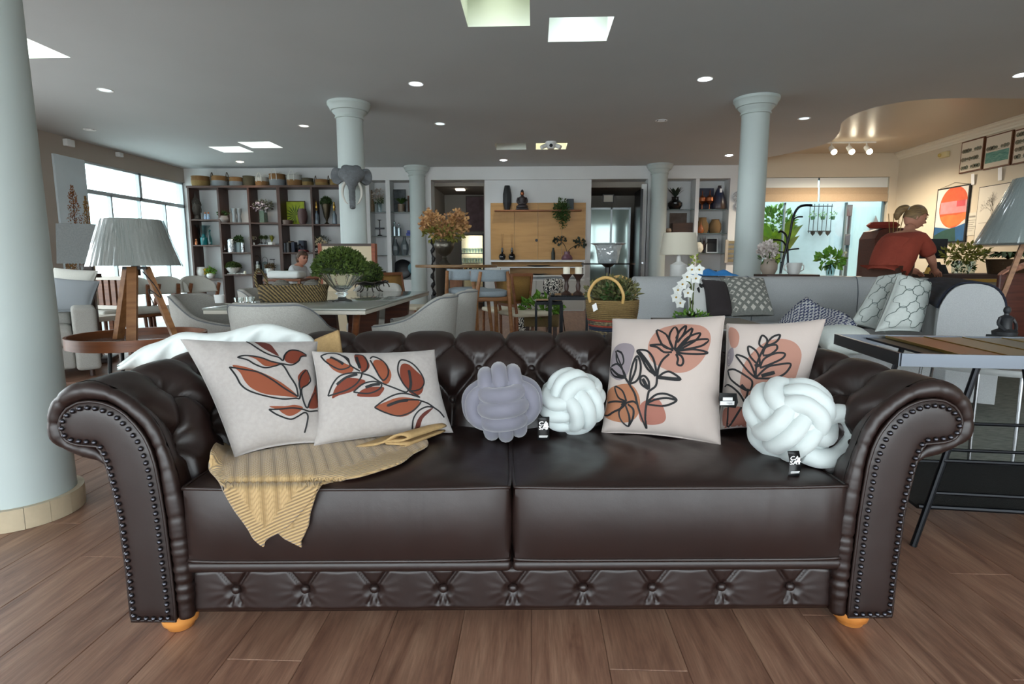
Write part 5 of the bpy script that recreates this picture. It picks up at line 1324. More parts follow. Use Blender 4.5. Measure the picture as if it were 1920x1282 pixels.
# ---- bay 3
p = sp(504, 2, 0, .15); t = thing('flower_vase', 'mauve and white flowers in a mirrored glass vase, third bay', 'flower vase', p)
MB().lathe([(0, 0), (.09, 0), (.09, .25), (.085, .25), (.085, .02), (0, .02)], n=6, cap=False).build('vase', M('mirrored_green_glass', '#9db8a8', .1, metal=.75), t, smooth=20)
foliage((0, 0, .36), (.22, .13, .1), 220, .06, seed=4, shell=.3).build('foliage', M('mauve_leaf', '#4a3f49', .7, col2='#5f6b45', vs=30), t, smooth=0)
foliage((-.04, -.05, .33), (.2, .1, .1), 70, .055, seed=9, shell=.5, ar=.8).build('blossom', M('mauve_blossom', '#a58fa8', .7, col2='#d6d0d4', vs=20), t, smooth=0)
p = sp(484, 2, 1, .08); t = thing('trophy_cup', 'small aged silver trophy cup on a white foot, third bay', 'trophy', p)
MB().lathe([(.035, 0), (.035, .045), (.03, .05)], n=4).build('plinth', CER, t, smooth=20)
MB().lathe([(.028, .05), (.01, .07), (.012, .09), (.045, .12), (.05, .17), (.055, .18), (.048, .178), (0, .12)], n=16, cap=False).build('cup', M('aged_silver', '#9a937f', .35, metal=.9), t)
for s in (-1, 1): MB().tube(spline([V(s * .045, 0, .165), V(s * .08, 0, .16), V(s * .075, 0, .12), V(s * .042, 0, .115)], 5), .005, 6).build('handle', M('aged_silver'), t)
for k, px in enumerate((499.5, 508)): boxball('mini_topiary', ('left', 'right')[k] + ' one of two small dark topiary balls in the third bay', sp(px, 2, 1, .2) + V(0, 0, .165), .04, 160, size=.02); MB().cyl((0, 0, -.165), (0, 0, -.03), .006).lathe([(.028, -.165), (.034, -.11), (0, -.11)], n=10, cap=False).build('stem', BLACK, bpy.data.objects['mini_topiary' if k == 0 else 'mini_topiary.001'])
p = sp(503, 2, 1, .06); t = thing('silver_tray', 'silver tray with twig feet holding silver leaves, third bay', 'tray', p)
MB().cbox((0, 0, .01), (.2, .09, .012)).build('plate', SILV, t); MB().tube([V(-.08, 0, .015), V(-.03, 0, .06), V(.0, 0, .02), V(.05, 0, .07), V(.08, 0, .02)], .006, 6).build('silver_twig', SILV, t)
lobj('white_box', 'small pale oval box in front of the grass, third bay', 'box', [(0, 0), (.075, 0), (.08, .03), (.075, .055), (0, .06)], CER, sp(518, 2, 1, .05), 6)
t = potted('potted_grass', 'yellow-green upright grass in the third bay', sp(519, 2, 1, .22), [(0, 0), (.04, 0), (.05, .06), (0, .05)], CERG, 'blades', (.09, 0, .3), 40, .012, M('grass_yellow', '#8a8a2c', .6), seed=3)  # a pot of grass blades
def cloche(px, bay, row, dy, h, lab):
    p = sp(px, bay, row, dy); t = thing('glass_cloche', lab, 'candle holder', p)
    MB().lathe([(0, 0), (.075, 0), (.08, .02), (0, .025)], n=20, cap=False).build('wooden_base', TEAK, t)
    MB().lathe([(.065, .025), (.065, h)], n=20, cap=False).build('glass_tube', CLEAR, t)
    MB().lathe([(0, .026), (.045, .026), (.045, h * .72), (0, h * .72)], n=18, cap=False).build('candle', CANDLE, t, smooth=40)
    MB().tube(spline([V(-.06, 0, h * .9), V(-.05, 0, h + .08), V(0, 0, h + .12), V(.05, 0, h + .08), V(.06, 0, h * .9)], 5), .004, 6).build('wire_handle', BLACKM, t)
cloche(493, 2, 2, .12, .26, 'glass hurricane lantern with thick white candle, third bay')
p = sp(507, 2, 2, .22); t = thing('glass_bell', 'empty clear glass bell with arched handle behind the fluted pot', 'glass bell', p)
MB().lathe([(.06, 0), (.06, .2), (.05, .24), (.0, .26)], n=18, cap=False).build('glass_bell_body', CLEAR, t); MB().tube(spline([V(-.05, 0, .2), V(-.05, 0, .31), V(0, 0, .35), V(.05, 0, .31), V(.05, 0, .2)], 5), .004, 6).build('handle', BLACKM, t)
potted('potted_plant', 'brownish succulent in a white fluted pot, third bay', sp(515.5, 2, 2, .09), [(0, 0), (.075, 0), (.085, .11), (.075, .11), (0, .1)], CER, 'ball', (.11, .09, .06), 150, .05, M('leaf_olive_brown', '#5f5a34', .7, col2='#6a4538', vs=20), seed=6)
p = sp(521, 2, 2, .2); t = thing('metal_ornament', 'dark metal tap-like ornament with hanging silver ball, third bay', 'ornament', p)
MB().cyl((.03, 0, 0), (.03, 0, .3), .006).cyl((-.06, 0, .3), (.05, 0, .3), .008).build('stand', BLACKM, t); MB().ball((0, 0, .2), .03, 10, 8).build('ball', SILV, t)
# ---- bay 4
p = sp(562, 3, 0, .3); t = thing('palm_picture', 'picture of bright yellow-green palm leaves leaning in the fourth bay', 'picture', p)
MB().box(-.23, .23, -.01, .01, 0, .5).build('frame', DARKW, t, smooth=0); MB().box(-.215, .215, -.013, -.01, .015, .485).build('print', M('lime_print', '#8a9a18', .6, col2='#aab82c', vs=8), t, smooth=0)
mb = MB()
for i in range(13):
    a = .4 + i * .36; c0 = V(.02, -.0135, .2)
    L_ = .25; d = V(cos(a), 0, sin(a)); w = V(-sin(a), 0, cos(a)) * .014; q = [c0, c0 + d * L_ * .5 + w, c0 + d * L_, c0 + d * L_ * .5 - w]
    mb.add([V(max(-.21, min(.21, v.x)), v.y, max(.02, min(.48, v.z))) for v in q], [(0, 1, 2, 3)])
mb.build('palm_leaves', M('palm_print', '#3f5a14', .6), t, smooth=0)
p = sp(541, 3, 0, .33); o = MB().box(-.04, .04, -.01, .01, 0, .48).build('dark_picture', M('dark_green_print', '#20251a', .6), None, smooth=0); o.location = p; tag(o, 'dark narrow picture behind the palm picture, fourth bay', 'picture')
lobj('ceramic_pot', 'tall brown-violet ribbed pot in front of the palm picture', 'vase', [(0, 0), (.06, 0), (.08, .05), (.1, .17), (.095, .25), (.075, .3), (.08, .32), (.07, .32), (0, .28)], M('plum_ceramic', '#54403f', .6, bump=.4, bs=40), sp(576, 3, 0, .1), 20)
lobj('low_bowl', 'low brown lidded bowl with wooden rim, fourth bay', 'bowl', [(0, 0), (.095, 0), (.105, .05), (.105, .08), (.1, .085), (0, .075)], M('brown_bowl', '#54423a', .5), sp(548, 3, 0, .08), 22)
for k, (px, w, h, c, dy, lab) in enumerate(((543, .1, .19, '#26303c', .09, 'dark blue tin canister at the left of the fourth bay'), (549.5, .1, .2, '#1f1e1d', .08, 'black tin canister beside the blue canister'), (555, .07, .24, '#6a5a48', .22, 'brown book standing behind the canisters'), (560.5, .07, .215, '#20283a', .14, 'navy book in the fourth bay'), (576, .12, .25, '#1c2434', .2, 'thick dark blue book at the right end of the fourth bay'))):
    p = sp(px, 3, 1, dy)
    if k < 2: lobj('canister', lab, 'canister', [(0, 0), (w / 2, 0), (w / 2, h), (w / 2 - .01, h + .005), (0, h + .005)], M('canister%d' % k, c, .35), p, 20)
    else: o = MB().rbox(-w / 2, w / 2, -.08, .08, 0, h, .006, 2).build('book', M('book%d' % k, c, .6), None); o.location = p; tag(o, lab, 'book')
p = sp(570, 3, 1, .1); o = foliage((0, 0, .08), (.06, .06, .07), 60, .05, seed=2).build('dark_ornament', M('black_coral', '#15171a', .5), None, smooth=0); o.location = p; tag(o, 'black coral-like ornament between the books, fourth bay', 'ornament')
o = MB().rbox(-.08, .08, -.09, .09, 0, .03, .004, 2).rbox(-.075, .07, -.085, .085, .03, .052, .004, 2).build('red_book', M('red_book', '#7a2c32', .6), None); o.location = sp(577, 3, 1, .06); tag(o, 'small flat red book lying at the right end of the fourth bay', 'book')
potted('potted_grass', 'thin green grass pot in the lowest fourth bay behind the seated person', sp(545, 3, 2, .1), [(0, 0), (.04, 0), (.045, .05), (0, .04)], CERG, 'blades', (.09, 0, .28), 36, .012, LEAF, seed=9)
# ---- bay 5
def perfume(px, dy, label, h, cap):
    t = thing('glass_decanter', label, 'decanter', sp(px, 4, 0, dy))
    MB().lathe([(0, 0), (.045, 0), (.05, .02), (.045, .2), (.02, .24), (.018, .28)], n=12, cap=False).build('bottle', M('blue_grey_glass', '#8796a2', .1, trans=.5), t)
    MB().lathe([(.02, .28), (.026, .3), (.018, .32), (.03, .35), (.02, .4), (.012, .43), (.018, .45), (0, h)], n=12, cap=False).build('stopper', cap, t)
perfume(602, .1, 'blue-grey glass decanter with tall twisted stopper, last bay', .5, GOLD); perfume(634.5, .1, 'gold-footed glass decanter at the right end of the last bay', .46, GOLD)
t = thing('topiary_urn', 'dark topiary ball on a bronze tapering urn, last bay', 'topiary', sp(620, 4, 0, .18))
MB().lathe([(.06, 0), (.05, .02), (.02, .05), (.025, .1), (.055, .16), (.08, .3), (.1, .42)], n=18, cap=False).build('urn', M('bronze', '#4d4638', .35, metal=.8), t); foliage((0, 0, .47), (.11, .11, .1), 500, .03, seed=3, shell=.9).build('foliage', LEAF, t, smooth=0); MB().ball((0, 0, .47), .1, 14, 10).build('core', BOXD, t)
t = thing('flower_pot', 'cream roses in a white pot on the last bay of the bookcase', 'flower pot', sp(611, 4, 1, .1))
MB().lathe([(0, 0), (.075, 0), (.085, .13), (.078, .13), (0, .11)], n=20, cap=False).build('pot', CER, t)
for i, (x, z) in enumerate(((-.12, .26), (-.02, .27), (.03, .2), (.09, .18), (.13, .14), (-.1, .19))): foliage((x, -.04, z), .035, 30, .035, seed=i, ar=.9).build('rose', M('cream_rose', '#cfc2a0', .7), t, smooth=0)
foliage((0, .02, .22), (.16, .06, .12), 130, .05, seed=7).build('foliage', M('grey_leaf', '#4a5148', .7), t, smooth=0)
t = thing('white_shell', 'pile of white coral on the last bay behind the cream board', 'ornament', sp(599, 4, 1, .05)); foliage((0, 0, .04), (.06, .04, .035), 40, .04, seed=1, ar=.9).build('coral', CER, t, smooth=0)
# ================================================================ CENTRE BACK: ELEPHANT, NICHES, BAR TABLE, TELEVISION WALL
# ---- elephant head on the column
ELE = M('elephant_grey', '#5d6164', .75, var=.12, vs=20, bump=.5, bs=45, bdist=.01)
ec = V(-2.34 + .05, 7.45 - .165, 0)
t = thing('elephant_head', 'grey elephant head sculpture hung on the white column', 'sculpture', (ec.x, ec.y, 1.907), radians(17)); t.scale = (.8, .8, .6)
def trunkp(): return spline([V(0, -.06, .32), V(0, -.16, .22), V(0, -.2, .08), V(0, -.17, -.08), V(0, -.13, -.22), V(0, -.15, -.33), V(0, -.19, -.37)], 6)
tp = trunkp(); n_ = len(tp)
mb = MB(); mb.tube(tp, [.15 * (1 - smoothstep(0, .45, i / (n_ - 1))) + .055 * (1 + .03 * sin(i * 2.2)) - .012 * i / (n_ - 1) for i in range(n_)], 16)
mb.ball((0, -.04, .30), (.16, .13, .2), 18, 12); mb.ball((-.075, -.05, .44), (.08, .08, .07), 12, 8); mb.ball((.075, -.05, .44), (.08, .08, .07), 12, 8)
mb.build('head_and_trunk', ELE, t, smooth=180)
for s in (-1, 1):
    mb = MB(); mb.grid(lambda a, b: V(s * (.07 + .245 * (.5 + .5 * cos(2 * pi * a)) * b + .0), -.06 + .07 * b * (.5 + .5 * cos(2 * pi * a)) + .02 * sin(5 * pi * a * 2) * b, .29 + .21 * sin(2 * pi * a) * b ** .8 * (.75 + .25 * cos(2 * pi * a))), 40, 10, cu=True)
    o = mb.build('ear', ELE, t, smooth=180); o.modifiers.new('thickness', 'SOLIDIFY').thickness = .025
    MB().tube(spline([V(s * .085, -.16, .16), V(s * .13, -.17, .04), V(s * .14, -.2, -.12), V(s * .10, -.27, -.27), V(s * .07, -.31, -.31)], 5), [.028 - .001 * i for i in range(21)], 10).build('tusk', M('ivory_grey', '#b4b2aa', .5), t, smooth=180)
    MB().ball((s * .11, -.145, .28), .014, 8, 6).build('eye', BLACK, t)
# ---- niche shelves
GSH = M('glass_shelf', '#5d6f6e', .08, trans=.3)
def nspot(px, py, dy=.16): p = atY(px, py, YB + dy); return p
def shelf(x0, x1, z, mat=GSH, th=.012):
    o = MB().box(x0 + .003, x1 - .003, YB + .03, YB + .39, z - th, z).build('niche_shelf', mat, None, smooth=0); return o
NZ1 = [atY(700, y, YB + .04).z for y in (397, 442, 478)]; NZ2 = [atY(1300, y, YB + .04).z for y in (392, 437, 474)]
n1 = 0
for (xa, xb, zs, s1) in ((-3.5, -3.155, NZ1, 'narrow left bay of the left wall niche'), (-3.064, -2.3, NZ1, 'wide bay of the left wall niche'), (2.75, 3.37, NZ2, 'left bay of the right wall niche'), (3.447, 4.07, NZ2, 'right bay of the right wall niche')):
    for k, z in enumerate(zs): tag(shelf(xa, xb, z), ('top', 'middle', 'lowest')[k] + ' dark glass shelf in the ' + s1, 'shelf', 'glass niche shelves')
def N(i, px, dy=.14):
    """spot on niche shelf: i=(niche, row) row 3 = bottom ledge"""
    zs = NZ1 if i[0] == 1 else NZ2; z = (list(zs) + [.64 if i[0] == 1 else .5])[i[1]]
    p = atY(px, 400, YB + dy); return V(p.x, YB + dy, z + .001)
def slab(name, label, cat, loc, w, h, th, mat, tilt=0, frame=None):
    t = thing(name, label, cat, loc)
    o = MB().box(-w / 2, w / 2, -th / 2, th / 2, 0, h).build('panel' if not frame else 'frame', frame or mat, t, smooth=0)
    if frame: MB().box(-w / 2 + .02, w / 2 - .02, -th / 2 - .003, -th / 2, .02, h - .02).build('print', mat, t, smooth=0)
    t.rotation_euler = (tilt, 0, 0); return t
WOODN = wood('driftwood', '#7d6a50', '#5b4a36', .7)
lobj('wooden_bottle', 'tall bleached wooden bottle in the left wall niche', 'bottle', [(0, 0), (.05, 0), (.055, .15), (.03, .28), (.02, .32), (.02, .46), (0, .46)], WOODN, N((1, 0), 698))
t = thing('flower_vase', 'white dried blossoms in a glass vase beside the wooden bottle', 'flower vase', N((1, 0), 712)); MB().lathe([(0, 0), (.05, 0), (.055, .2), (.05, .2), (0, .02)], n=14, cap=False).build('vase', CLEAR, t)
foliage((-.02, -.04, .36), (.12, .08, .13), 150, .05, seed=5, shell=.4).build('blossom', M('white_blossom', '#b4aca0', .7, col2='#8a8078', vs=20), t, smooth=0); foliage((.0, 0, .24), (.1, .08, .06), 60, .05, seed=6).build('foliage', LEAF, t, smooth=0)
slab('dark_picture', 'dark slate picture behind the fern in the left wall niche', 'picture', N((1, 0), 745, .34), .38, .5, .02, M('slate_print', '#2c3236', .6, col2='#4a5052', vs=14))
potted('potted_fern', 'green fern in a brown glass pot in the left wall niche', N((1, 0), 753, .16), [(0, 0), (.07, 0), (.08, .17), (.075, .17), (0, .15)], M('brown_pot', '#6a5a48', .4), 'blades', (.2, 0, .26), 60, .03, LEAF, seed=4)
slab('brown_picture', 'brown wooden framed picture at the right of the fern, left niche', 'picture', N((1, 0), 771, .3), .14, .36, .03, M('brown_print', '#3d2620', .6), 0, TEAK)
t = thing('palm_ornament', 'small dark metal palm tree candle holder in the left niche', 'ornament', N((1, 1), 711)); MB().lathe([(.06, 0), (.05, .015), (.012, .03), (.01, .33)], n=10).cbox((0, 0, .16), (.2, .06, .03)).build('trunk', BLACKM, t); blades((0, 0, .32), 9, .05, .1, .03, 3).build('fronds', BLACKM, t, smooth=0)
for k, (px, h) in enumerate(((739, .36), (747.5, .3))): lobj('lidded_jar', ('taller', 'shorter')[k] + ' slim glass jar with silver stopper in the left niche', 'jar', [(0, 0), (.045, 0), (.045, h * .55), (.02, h * .6), (.018, h * .68), (.03, h * .75), (.028, h * .82), (.008, h * .86), (0, h)], M('silver_glass', '#7f8c90', .15, metal=.6), N((1, 1), px), 14)
for k, (z, w) in enumerate(((0, .24), (.06, .2))): o = MB().rbox(-w / 2, w / 2, -.1, .1, 0, .055, .005, 2).build('blue_book', M('blue_book', '#2f3f86', .5), None); o.location = N((1, 1), 772) + V(.01, 0, z); tag(o, ('lower', 'upper')[k] + ' bright blue book lying in the left niche', 'book', 'blue books')
slab('plum_book', 'plum-coloured upright book above the blue books', 'book', N((1, 1), 774, .22), .1, .36, .05, M('plum_cover', '#4a3442', .6))
for k, (px, h) in enumerate(((740, .34), (757, .4))): lobj('faceted_vase', ('left', 'right')[k] + ' one of two grey faceted glass vases in the left niche', 'vase', [(0, 0), (.06, 0), (.085, h * .3), (.08, h * .55), (.035, h * .82), (.03, h), (.025, h), (0, .03)], M('grey_facet_glass', '#6a7478', .15, trans=.3), N((1, 2), px), 7, 'grey faceted vases', smooth=10)
slab('photo_frame', 'silver photo frame in the left niche beside the column', 'photo frame', N((1, 2), 773, .16), .17, .34, .02, M('frame_print', '#9aa4a8', .5), -.2, SILV)
slab('dark_box', 'dark wooden box low in the narrow bay of the left niche', 'box', N((1, 3), 710, .2), .2, .18, .15, M('dark_box', '#2b2624', .6))
lobj('black_disc', 'large round black plate leaning in the left niche', 'plate', [(0, 0), (.2, .0), (.22, .015), (.2, .03), (0, .02)], M('black_plate', '#17181b', .35), N((1, 3), 752, .3) + V(0, 0, .22), 28).rotation_euler = (radians(80), 0, 0)
lobj('blue_globe', 'pale blue glass globe lamp in the left niche beside the column', 'ornament', [(.05, 0), (.02, .02), (.015, .1), (.06, .14), (.1, .22), (.1, .28), (.06, .35), (0, .37)], M('pale_blue_glass', '#6f9aa6', .1, trans=.3), N((1, 3), 771, .15), 18)
# right niche
t = thing('pineapple_plant', 'spiky leaves in a black round glazed pot, right niche', 'potted plant', N((2, 0), 1265, .16)); MB().lathe([(0, 0), (.1, 0), (.15, .08), (.15, .14), (.08, .2), (.07, .25), (.09, .26), (0, .25)], n=22, cap=False).build('pot', M('black_glaze', '#141518', .15), t); blades((0, 0, .25), 22, .3, .2, .05, 5, droop=.3).build('foliage', M('dark_leaf', '#26332a', .5), t, smooth=0)
slab('night_picture', 'dark blue night picture behind the copper lanterns', 'picture', N((2, 0), 1323, .34), .3, .46, .02, M('night_print', '#1c2438', .5, col2='#3a3c50', vs=12))
for k, px in enumerate((1315.5, 1329.5)): lobj('copper_lantern', ('left', 'right')[k] + ' copper globe candle stand in the right niche', 'candle holder', [(.05, 0), (.012, .015), (.01, .1), (.03, .12), (.085, .17), (.08, .24), (.03, .28), (.012, .3), (.008, .38), (0, .4)], COPPER, N((2, 0), px, .12 + .06 * (1 - k)), 20, 'copper globe stands')
t = thing('blue_bottle', 'large tapering blue and brown bottle vase with white tag, right niche', 'vase', N((2, 0), 1347, .16)); MB().lathe([(0, 0), (.14, 0), (.15, .04), (.13, .2), (.08, .36), (.04, .45), (.035, .48), (.04, .49), (0, .49)], n=22, cap=False).build('body', M('blue_brown_glaze', '#24304a', .3, col2='#4a382c', vs=4), t); MB().box(-.025, .025, -.1, -.097, .34, .42).build('price_tag', TAGW, t, smooth=0)
slab('wooden_box', 'brown wooden box with carved rose in the right niche', 'box', N((2, 1), 1279, .2), .42, .22, .2, wood('box_wood', '#4f382c', '#3b2920', .6)); slab('wooden_backboard', 'brown carved board behind the wooden box', 'picture', N((2, 1), 1272, .34), .36, .44, .02, M('brown_board', '#4a382e', .6, col2='#6a5a50', vs=8))
lobj('shell_ornament', 'round beige shell ornament left of the wooden box', 'ornament', [(0, 0), (.04, .005), (.06, .05), (.045, .1), (0, .11)], M('shell_beige', '#9a8674', .5), N((2, 1), 1255, .1))
for k, px in enumerate((1318, 1342)): lobj('wicker_jar', ('left', 'right')[k] + ' wicker-wrapped jar with dark neck in the right niche', 'jar', [(0, 0), (.1, 0), (.13, .08), (.12, .2), (.08, .26), (.075, .32 - .04 * k), (.085, .33 - .04 * k), (0, .3)], weave_mat('wicker_jar', '#8a6f48', '#5a4630', 50), N((2, 1), px, .18), 20, 'wicker jars')
lobj('orange_lantern', 'small amber lantern before the left wicker jar', 'candle holder', [(.05, 0), (.07, .05), (.05, .12), (.012, .18), (0, .28)], M('amber', '#8a4a20', .3), N((2, 1), 1315, .07), 14)
lobj('white_egg', 'cream egg-shaped ornament in the right niche', 'ornament', [(0, 0), (.06, .01), (.095, .08), (.08, .17), (.04, .22), (0, .23)], CANDLE, N((2, 2), 1313, .12), 18)
t = thing('coral_ornament', 'dark brown branching coral behind the cream egg', 'ornament', N((2, 2), 1322, .26)); blades((0, 0, 0), 12, .38, .12, .03, 3, droop=.1).build('branches', M('brown_coral', '#4a3a36', .7), t, smooth=0)
slab('photo_frame', 'white photo frame with black picture on a dark stand, right niche', 'photo frame', N((2, 2), 1338, .2), .24, .32, .02, BLACK, -.1, WHITE)
slab('black_box', 'black storage box low in the right niche', 'box', N((2, 3), 1316, .2), .36, .24, .25, M('black_box', '#0f1114', .5)); lobj('amber_vase', 'olive-brown glass vase low in the right niche', 'vase', [(0, 0), (.07, 0), (.12, .1), (.12, .18), (.07, .3), (.075, .34), (0, .3)], M('olive_glass', '#4a4424', .2), N((2, 3), 1343, .18), 9, smooth=10)
# plates and slatted frame on the wall right of the niche
for k, (px, py, r) in enumerate(((1384, 368, .11), (1386, 386, .09))):
    p = atY(px, py, YB - .02); o = MB().lathe([(0, 0), (r, .01), (r, .018), (r * .7, .022), (r * .68, .014), (0, .012)], n=24, cap=False).build('wall_plate', M('patterned_plate', '#c3c8cb', .3, col2='#4a5260', vs=60), None); o.location = p; o.rotation_euler = (pi / 2, 0, 0); tag(o, ('upper', 'lower')[k] + ' patterned plate on the wall beside the right column', 'plate', 'wall plates')
p = atY(1380, 471, YB - .03); t = thing('slatted_frame', 'pale wooden frame of horizontal slats hung beside the right niche', 'wall rack', p)
for x in (-.2, .2): MB().box(x - .03, x + .03, -.02, .02, -.24, .24).build('side_rail', M('silver_wood', '#a8a092', .5), t, smooth=0)
for k in range(5): MB().box(-.17, .17, -.012, .012, -.22 + k * .095, -.165 + k * .095).build('slat', M('olive_wood', '#7d7458', .6), t, smooth=0)
# ---- television wall: oak panel, floating console, low cabinet
OAK = wood('honey_oak', '#b88c50', '#a87c44', .45, 2, (1, 10, 10))
t = thing('wall_panel', 'honey oak television panel with narrow shelf on the back wall', 'wall panel', (0, YB + .08, 0))
for k in range(4):
    x0, x1 = -.92 + .505 * k, -.92 + .505 * (k + 1)
    MB().box(x0 + .002, x1 - .002, -.03, -.004, 1.07, 2.26).build('oak_board', OAK, t, smooth=0)
MB().rbox(-.83, 1.0, -.2, -.031, 2.075, 2.105, .004).build('shelf', wood('oak_red', '#8a5530', '#754526', .45), t)
MB().lathe([(0, 0), (.03, 0)], (.06, -.032, 1.48), 14, False, (0, -1, 0)).build('cable_hole', BLACK, t)
t = thing('media_console', 'white floating console with open oak compartments under the oak panel', 'console', (0, YB + .08, 0))
MB().box(-.92, 1.07, -.4, -.004, 1.02, 1.06).build('top_board', WHITE, t, smooth=0); MB().box(-.92, -.89, -.4, -.004, .72, 1.02).box(1.04, 1.07, -.4, -.004, .72, 1.02).build('side_board', WHITE, t, smooth=0)
MB().box(-.89, 1.04, -.03, -.004, .74, 1.02).build('back_board', OAK, t, smooth=0); MB().box(-.89, 1.04, -.4, -.03, .9, .92).build('shelf', WHITE, t, smooth=0); MB().box(-.89, 1.04, -.4, -.03, .72, .745).build('bottom_board', WHITE, t, smooth=0)
for k in range(2): MB().box(-.885 + k * .2, -.695 + k * .2, -.405, -.385, .75, .895).build('drawer_front', WHITE, t, smooth=0)
t = thing('low_cabinet', 'plain pale cabinet under the floating console', 'cabinet', (0, YB + .08, 0)); MB().box(-.45, 1.07, -.36, -.004, .0, .66).build('body', WHITE, t, smooth=0)
for k in range(3): MB().box(-.445 + k * .505, .05 + k * .505, -.38, -.361, .02, .64).build('door', M('cabinet_grey', '#a9a8a2', .5), t, smooth=0)
TVY = YB - .04
lobj('dark_dish', 'dark shallow dish in the upper compartment of the console', 'dish', [(0, 0), (.08, 0), (.25, .03), (.24, .03), (0, .01)], BLACK, (.1, YB - .1, .921), 24); lobj('dark_dish', 'dark oval dish in the lower compartment of the console', 'dish', [(0, 0), (.08, 0), (.2, .03), (.19, .03), (0, .01)], BLACK, (.1, YB - .1, .746), 24)
def at_tv(px, z): p = atY(px, 400, TVY); return V(p.x, TVY, z)
lobj('tall_vase', 'tall faceted black vase on the oak panel shelf', 'vase', [(0, 0), (.055, 0), (.09, .15), (.09, .32), (.06, .48), (.055, .5), (0, .49)], M('black_vase', '#1a1b1e', .5), at_tv(951, 2.106) + V(0, 0, 0), 8, smooth=10)
t = thing('seated_figure', 'small dark seated figure in prayer pose beside the tall black vase', 'statue', at_tv(979, 2.106))
MB().rbox(-.13, .13, -.06, .06, 0, .04, .015).build('base', M('statue_dark', '#2a2426', .5), t); MB().lathe([(0, .04), (.12, .045), (.125, .08), (.08, .11), (.075, .2), (.085, .25), (.03, .285), (.028, .3)], n=16, cap=False).build('body', M('statue_dark'), t); MB().ball((0, 0, .335), (.04, .042, .05), 12, 10).build('head', COPPER, t); MB().lathe([(.03, .365), (.035, .39), (.012, .41), (0, .43)], n=12, cap=False).build('topknot', BLACK, t)
for s in (-1, 1): MB().tube(spline([V(s * .08, 0, .25), V(s * .1, -.03, .17), V(s * .05, -.08, .12), V(0, -.085, .13)], 4), .02, 8).build('arm', M('statue_dark'), t)
t = thing('hanging_plant', 'trailing green plant in a dark square pot on the oak shelf', 'potted plant', at_tv(1060, 2.106)); MB().rbox(.03, .17, -.06, .06, 0, .22, .01).build('pot', M('slate_pot', '#3a4248', .6), t)
foliage((-.08, -.03, .0), (.2, .1, .22), 420, .06, seed=3, shell=.3).build('foliage', LEAF, t, smooth=0); foliage((-.05, -.05, -.2), (.12, .06, .2), 220, .05, seed=8, shell=.2).build('trailing_foliage', LEAF, t, smooth=0)
for k, px in enumerate((941.5, 960)):
    t = thing('reed_diffuser', ('left', 'right')[k] + ' round black diffuser bottle with thin reeds on the white console', 'diffuser', at_tv(px, 1.061)); MB().lathe([(.03, 0), (.06, .015), (.075, .07), (.06, .12), (.025, .14), (.022, .17), (.03, .175), (.03, .19), (.022, .2), (.022, .26)], n=18).build('bottle', M('black_glass', '#0b0c10', .08), t)
    for a in (-1, 1): MB().cyl((0, 0, .2), (a * .02, 0, .55), .003, n=6).build('reed', TEAK, t)
lobj('dark_bottle', 'slim dark ceramic bottle on the white console', 'bottle', [(0, 0), (.04, 0), (.042, .15), (.02, .22), (.022, .25), (0, .26)], M('dark_ceramic', '#2d3330', .6), at_tv(1038, 1.061))
t = thing('branch_vase', 'pinkish bottle vase with dark leafy branches on the white console', 'vase', at_tv(1064, 1.061) - V(0, .06, 0)); MB().lathe([(0, 0), (.11, 0), (.12, .04), (.09, .1), (.06, .12), (.06, .18), (0, .17)], n=18, cap=False).build('bottle', M('rose_glass', '#6a4a58', .3), t)
for s, x1, z1 in ((-1, -.2, .45), (1, .35, .38)): MB().tube(spline([V(0, 0, .15), V(x1 * .3, 0, z1 * .7), V(x1, 0, z1)], 5), .006, 6).build('branch', BLACK, t); foliage((x1 * .75, 0, z1 * .92), (.13, .05, .07), 40, .07, seed=2 + s, ar=.8).build('foliage', M('dark_leaf'), t, smooth=0)
# ---- left opening: mirrored bar rack and picture; right opening: glass door, frames
t = thing('bar_rack', 'black framed mirrored bar rack with bottles of glassware in the dark opening', 'shelf rack', (atY(886, 460, YB + .8).x, YB + .8, 0))
MB().box(-.24, .24, .08, .1, .3, 1.62).build('mirror', M('bar_mirror', '#c9b893', .12, metal=.85), t, smooth=0)
for x in (-.25, .25): MB().box(x - .012, x + .012, -.1, .1, 0, 1.65).build('post', BLACKM, t, smooth=0)
for z in (.75, 1.0, 1.22, 1.64): MB().box(-.25, .25, -.1, .1, z - .012, z).build('shelf', BLACKM, t, smooth=0)
rd = random.Random(3); gk = 0
for z in (1.0, 1.22):
    for i in range(7):
        lobj('drinking_glass', ('leftmost', 'second', 'third', 'fourth', 'fifth', 'sixth', 'rightmost')[i] + ' clear drinking glass on the %s shelf of the bar rack' % ('middle' if z < 1.1 else 'upper'), 'glass', [(0, 0), (.022, 0), (.026, .11), (.024, .11), (0, .01)], CLEAR, (t.location.x - .2 + i * .066, YB + .76, z + .001), 10, 'glasses on the bar rack')
for i in range(4): lobj('liquor_bottle', ('amber', 'dark', 'pale', 'green')[i] + ' bottle on the low shelf of the bar rack', 'bottle', [(0, 0), (.03, 0), (.03, .12), (.012, .15), (.012, .19), (0, .19)], M('bottle%d' % i, ('#8a5a20', '#1c1a18', '#b0a890', '#2c4028')[i], .15), (t.location.x - .17 + i * .11, YB + .76, .751), 12)
slab('wall_picture', 'dark reddish picture on the wall of the dark opening', 'picture', atY(893, 434, YB + 1.9), .5, .85, .03, M('red_brown_print', '#4a3538', .6, col2='#6a5054', vs=6), 0, DARKW)
p = atY(863, 352, YB + .9); o = MB().cbox((0, 0, 0), (.2, .2, .03)).build('ceiling_lamp', emis('dim_lamp', '#fff4dd', 2), None, smooth=0); o.location = (p.x, YB + .9, 2.645); tag(o, 'small square ceiling lamp inside the dark opening', 'lamp')
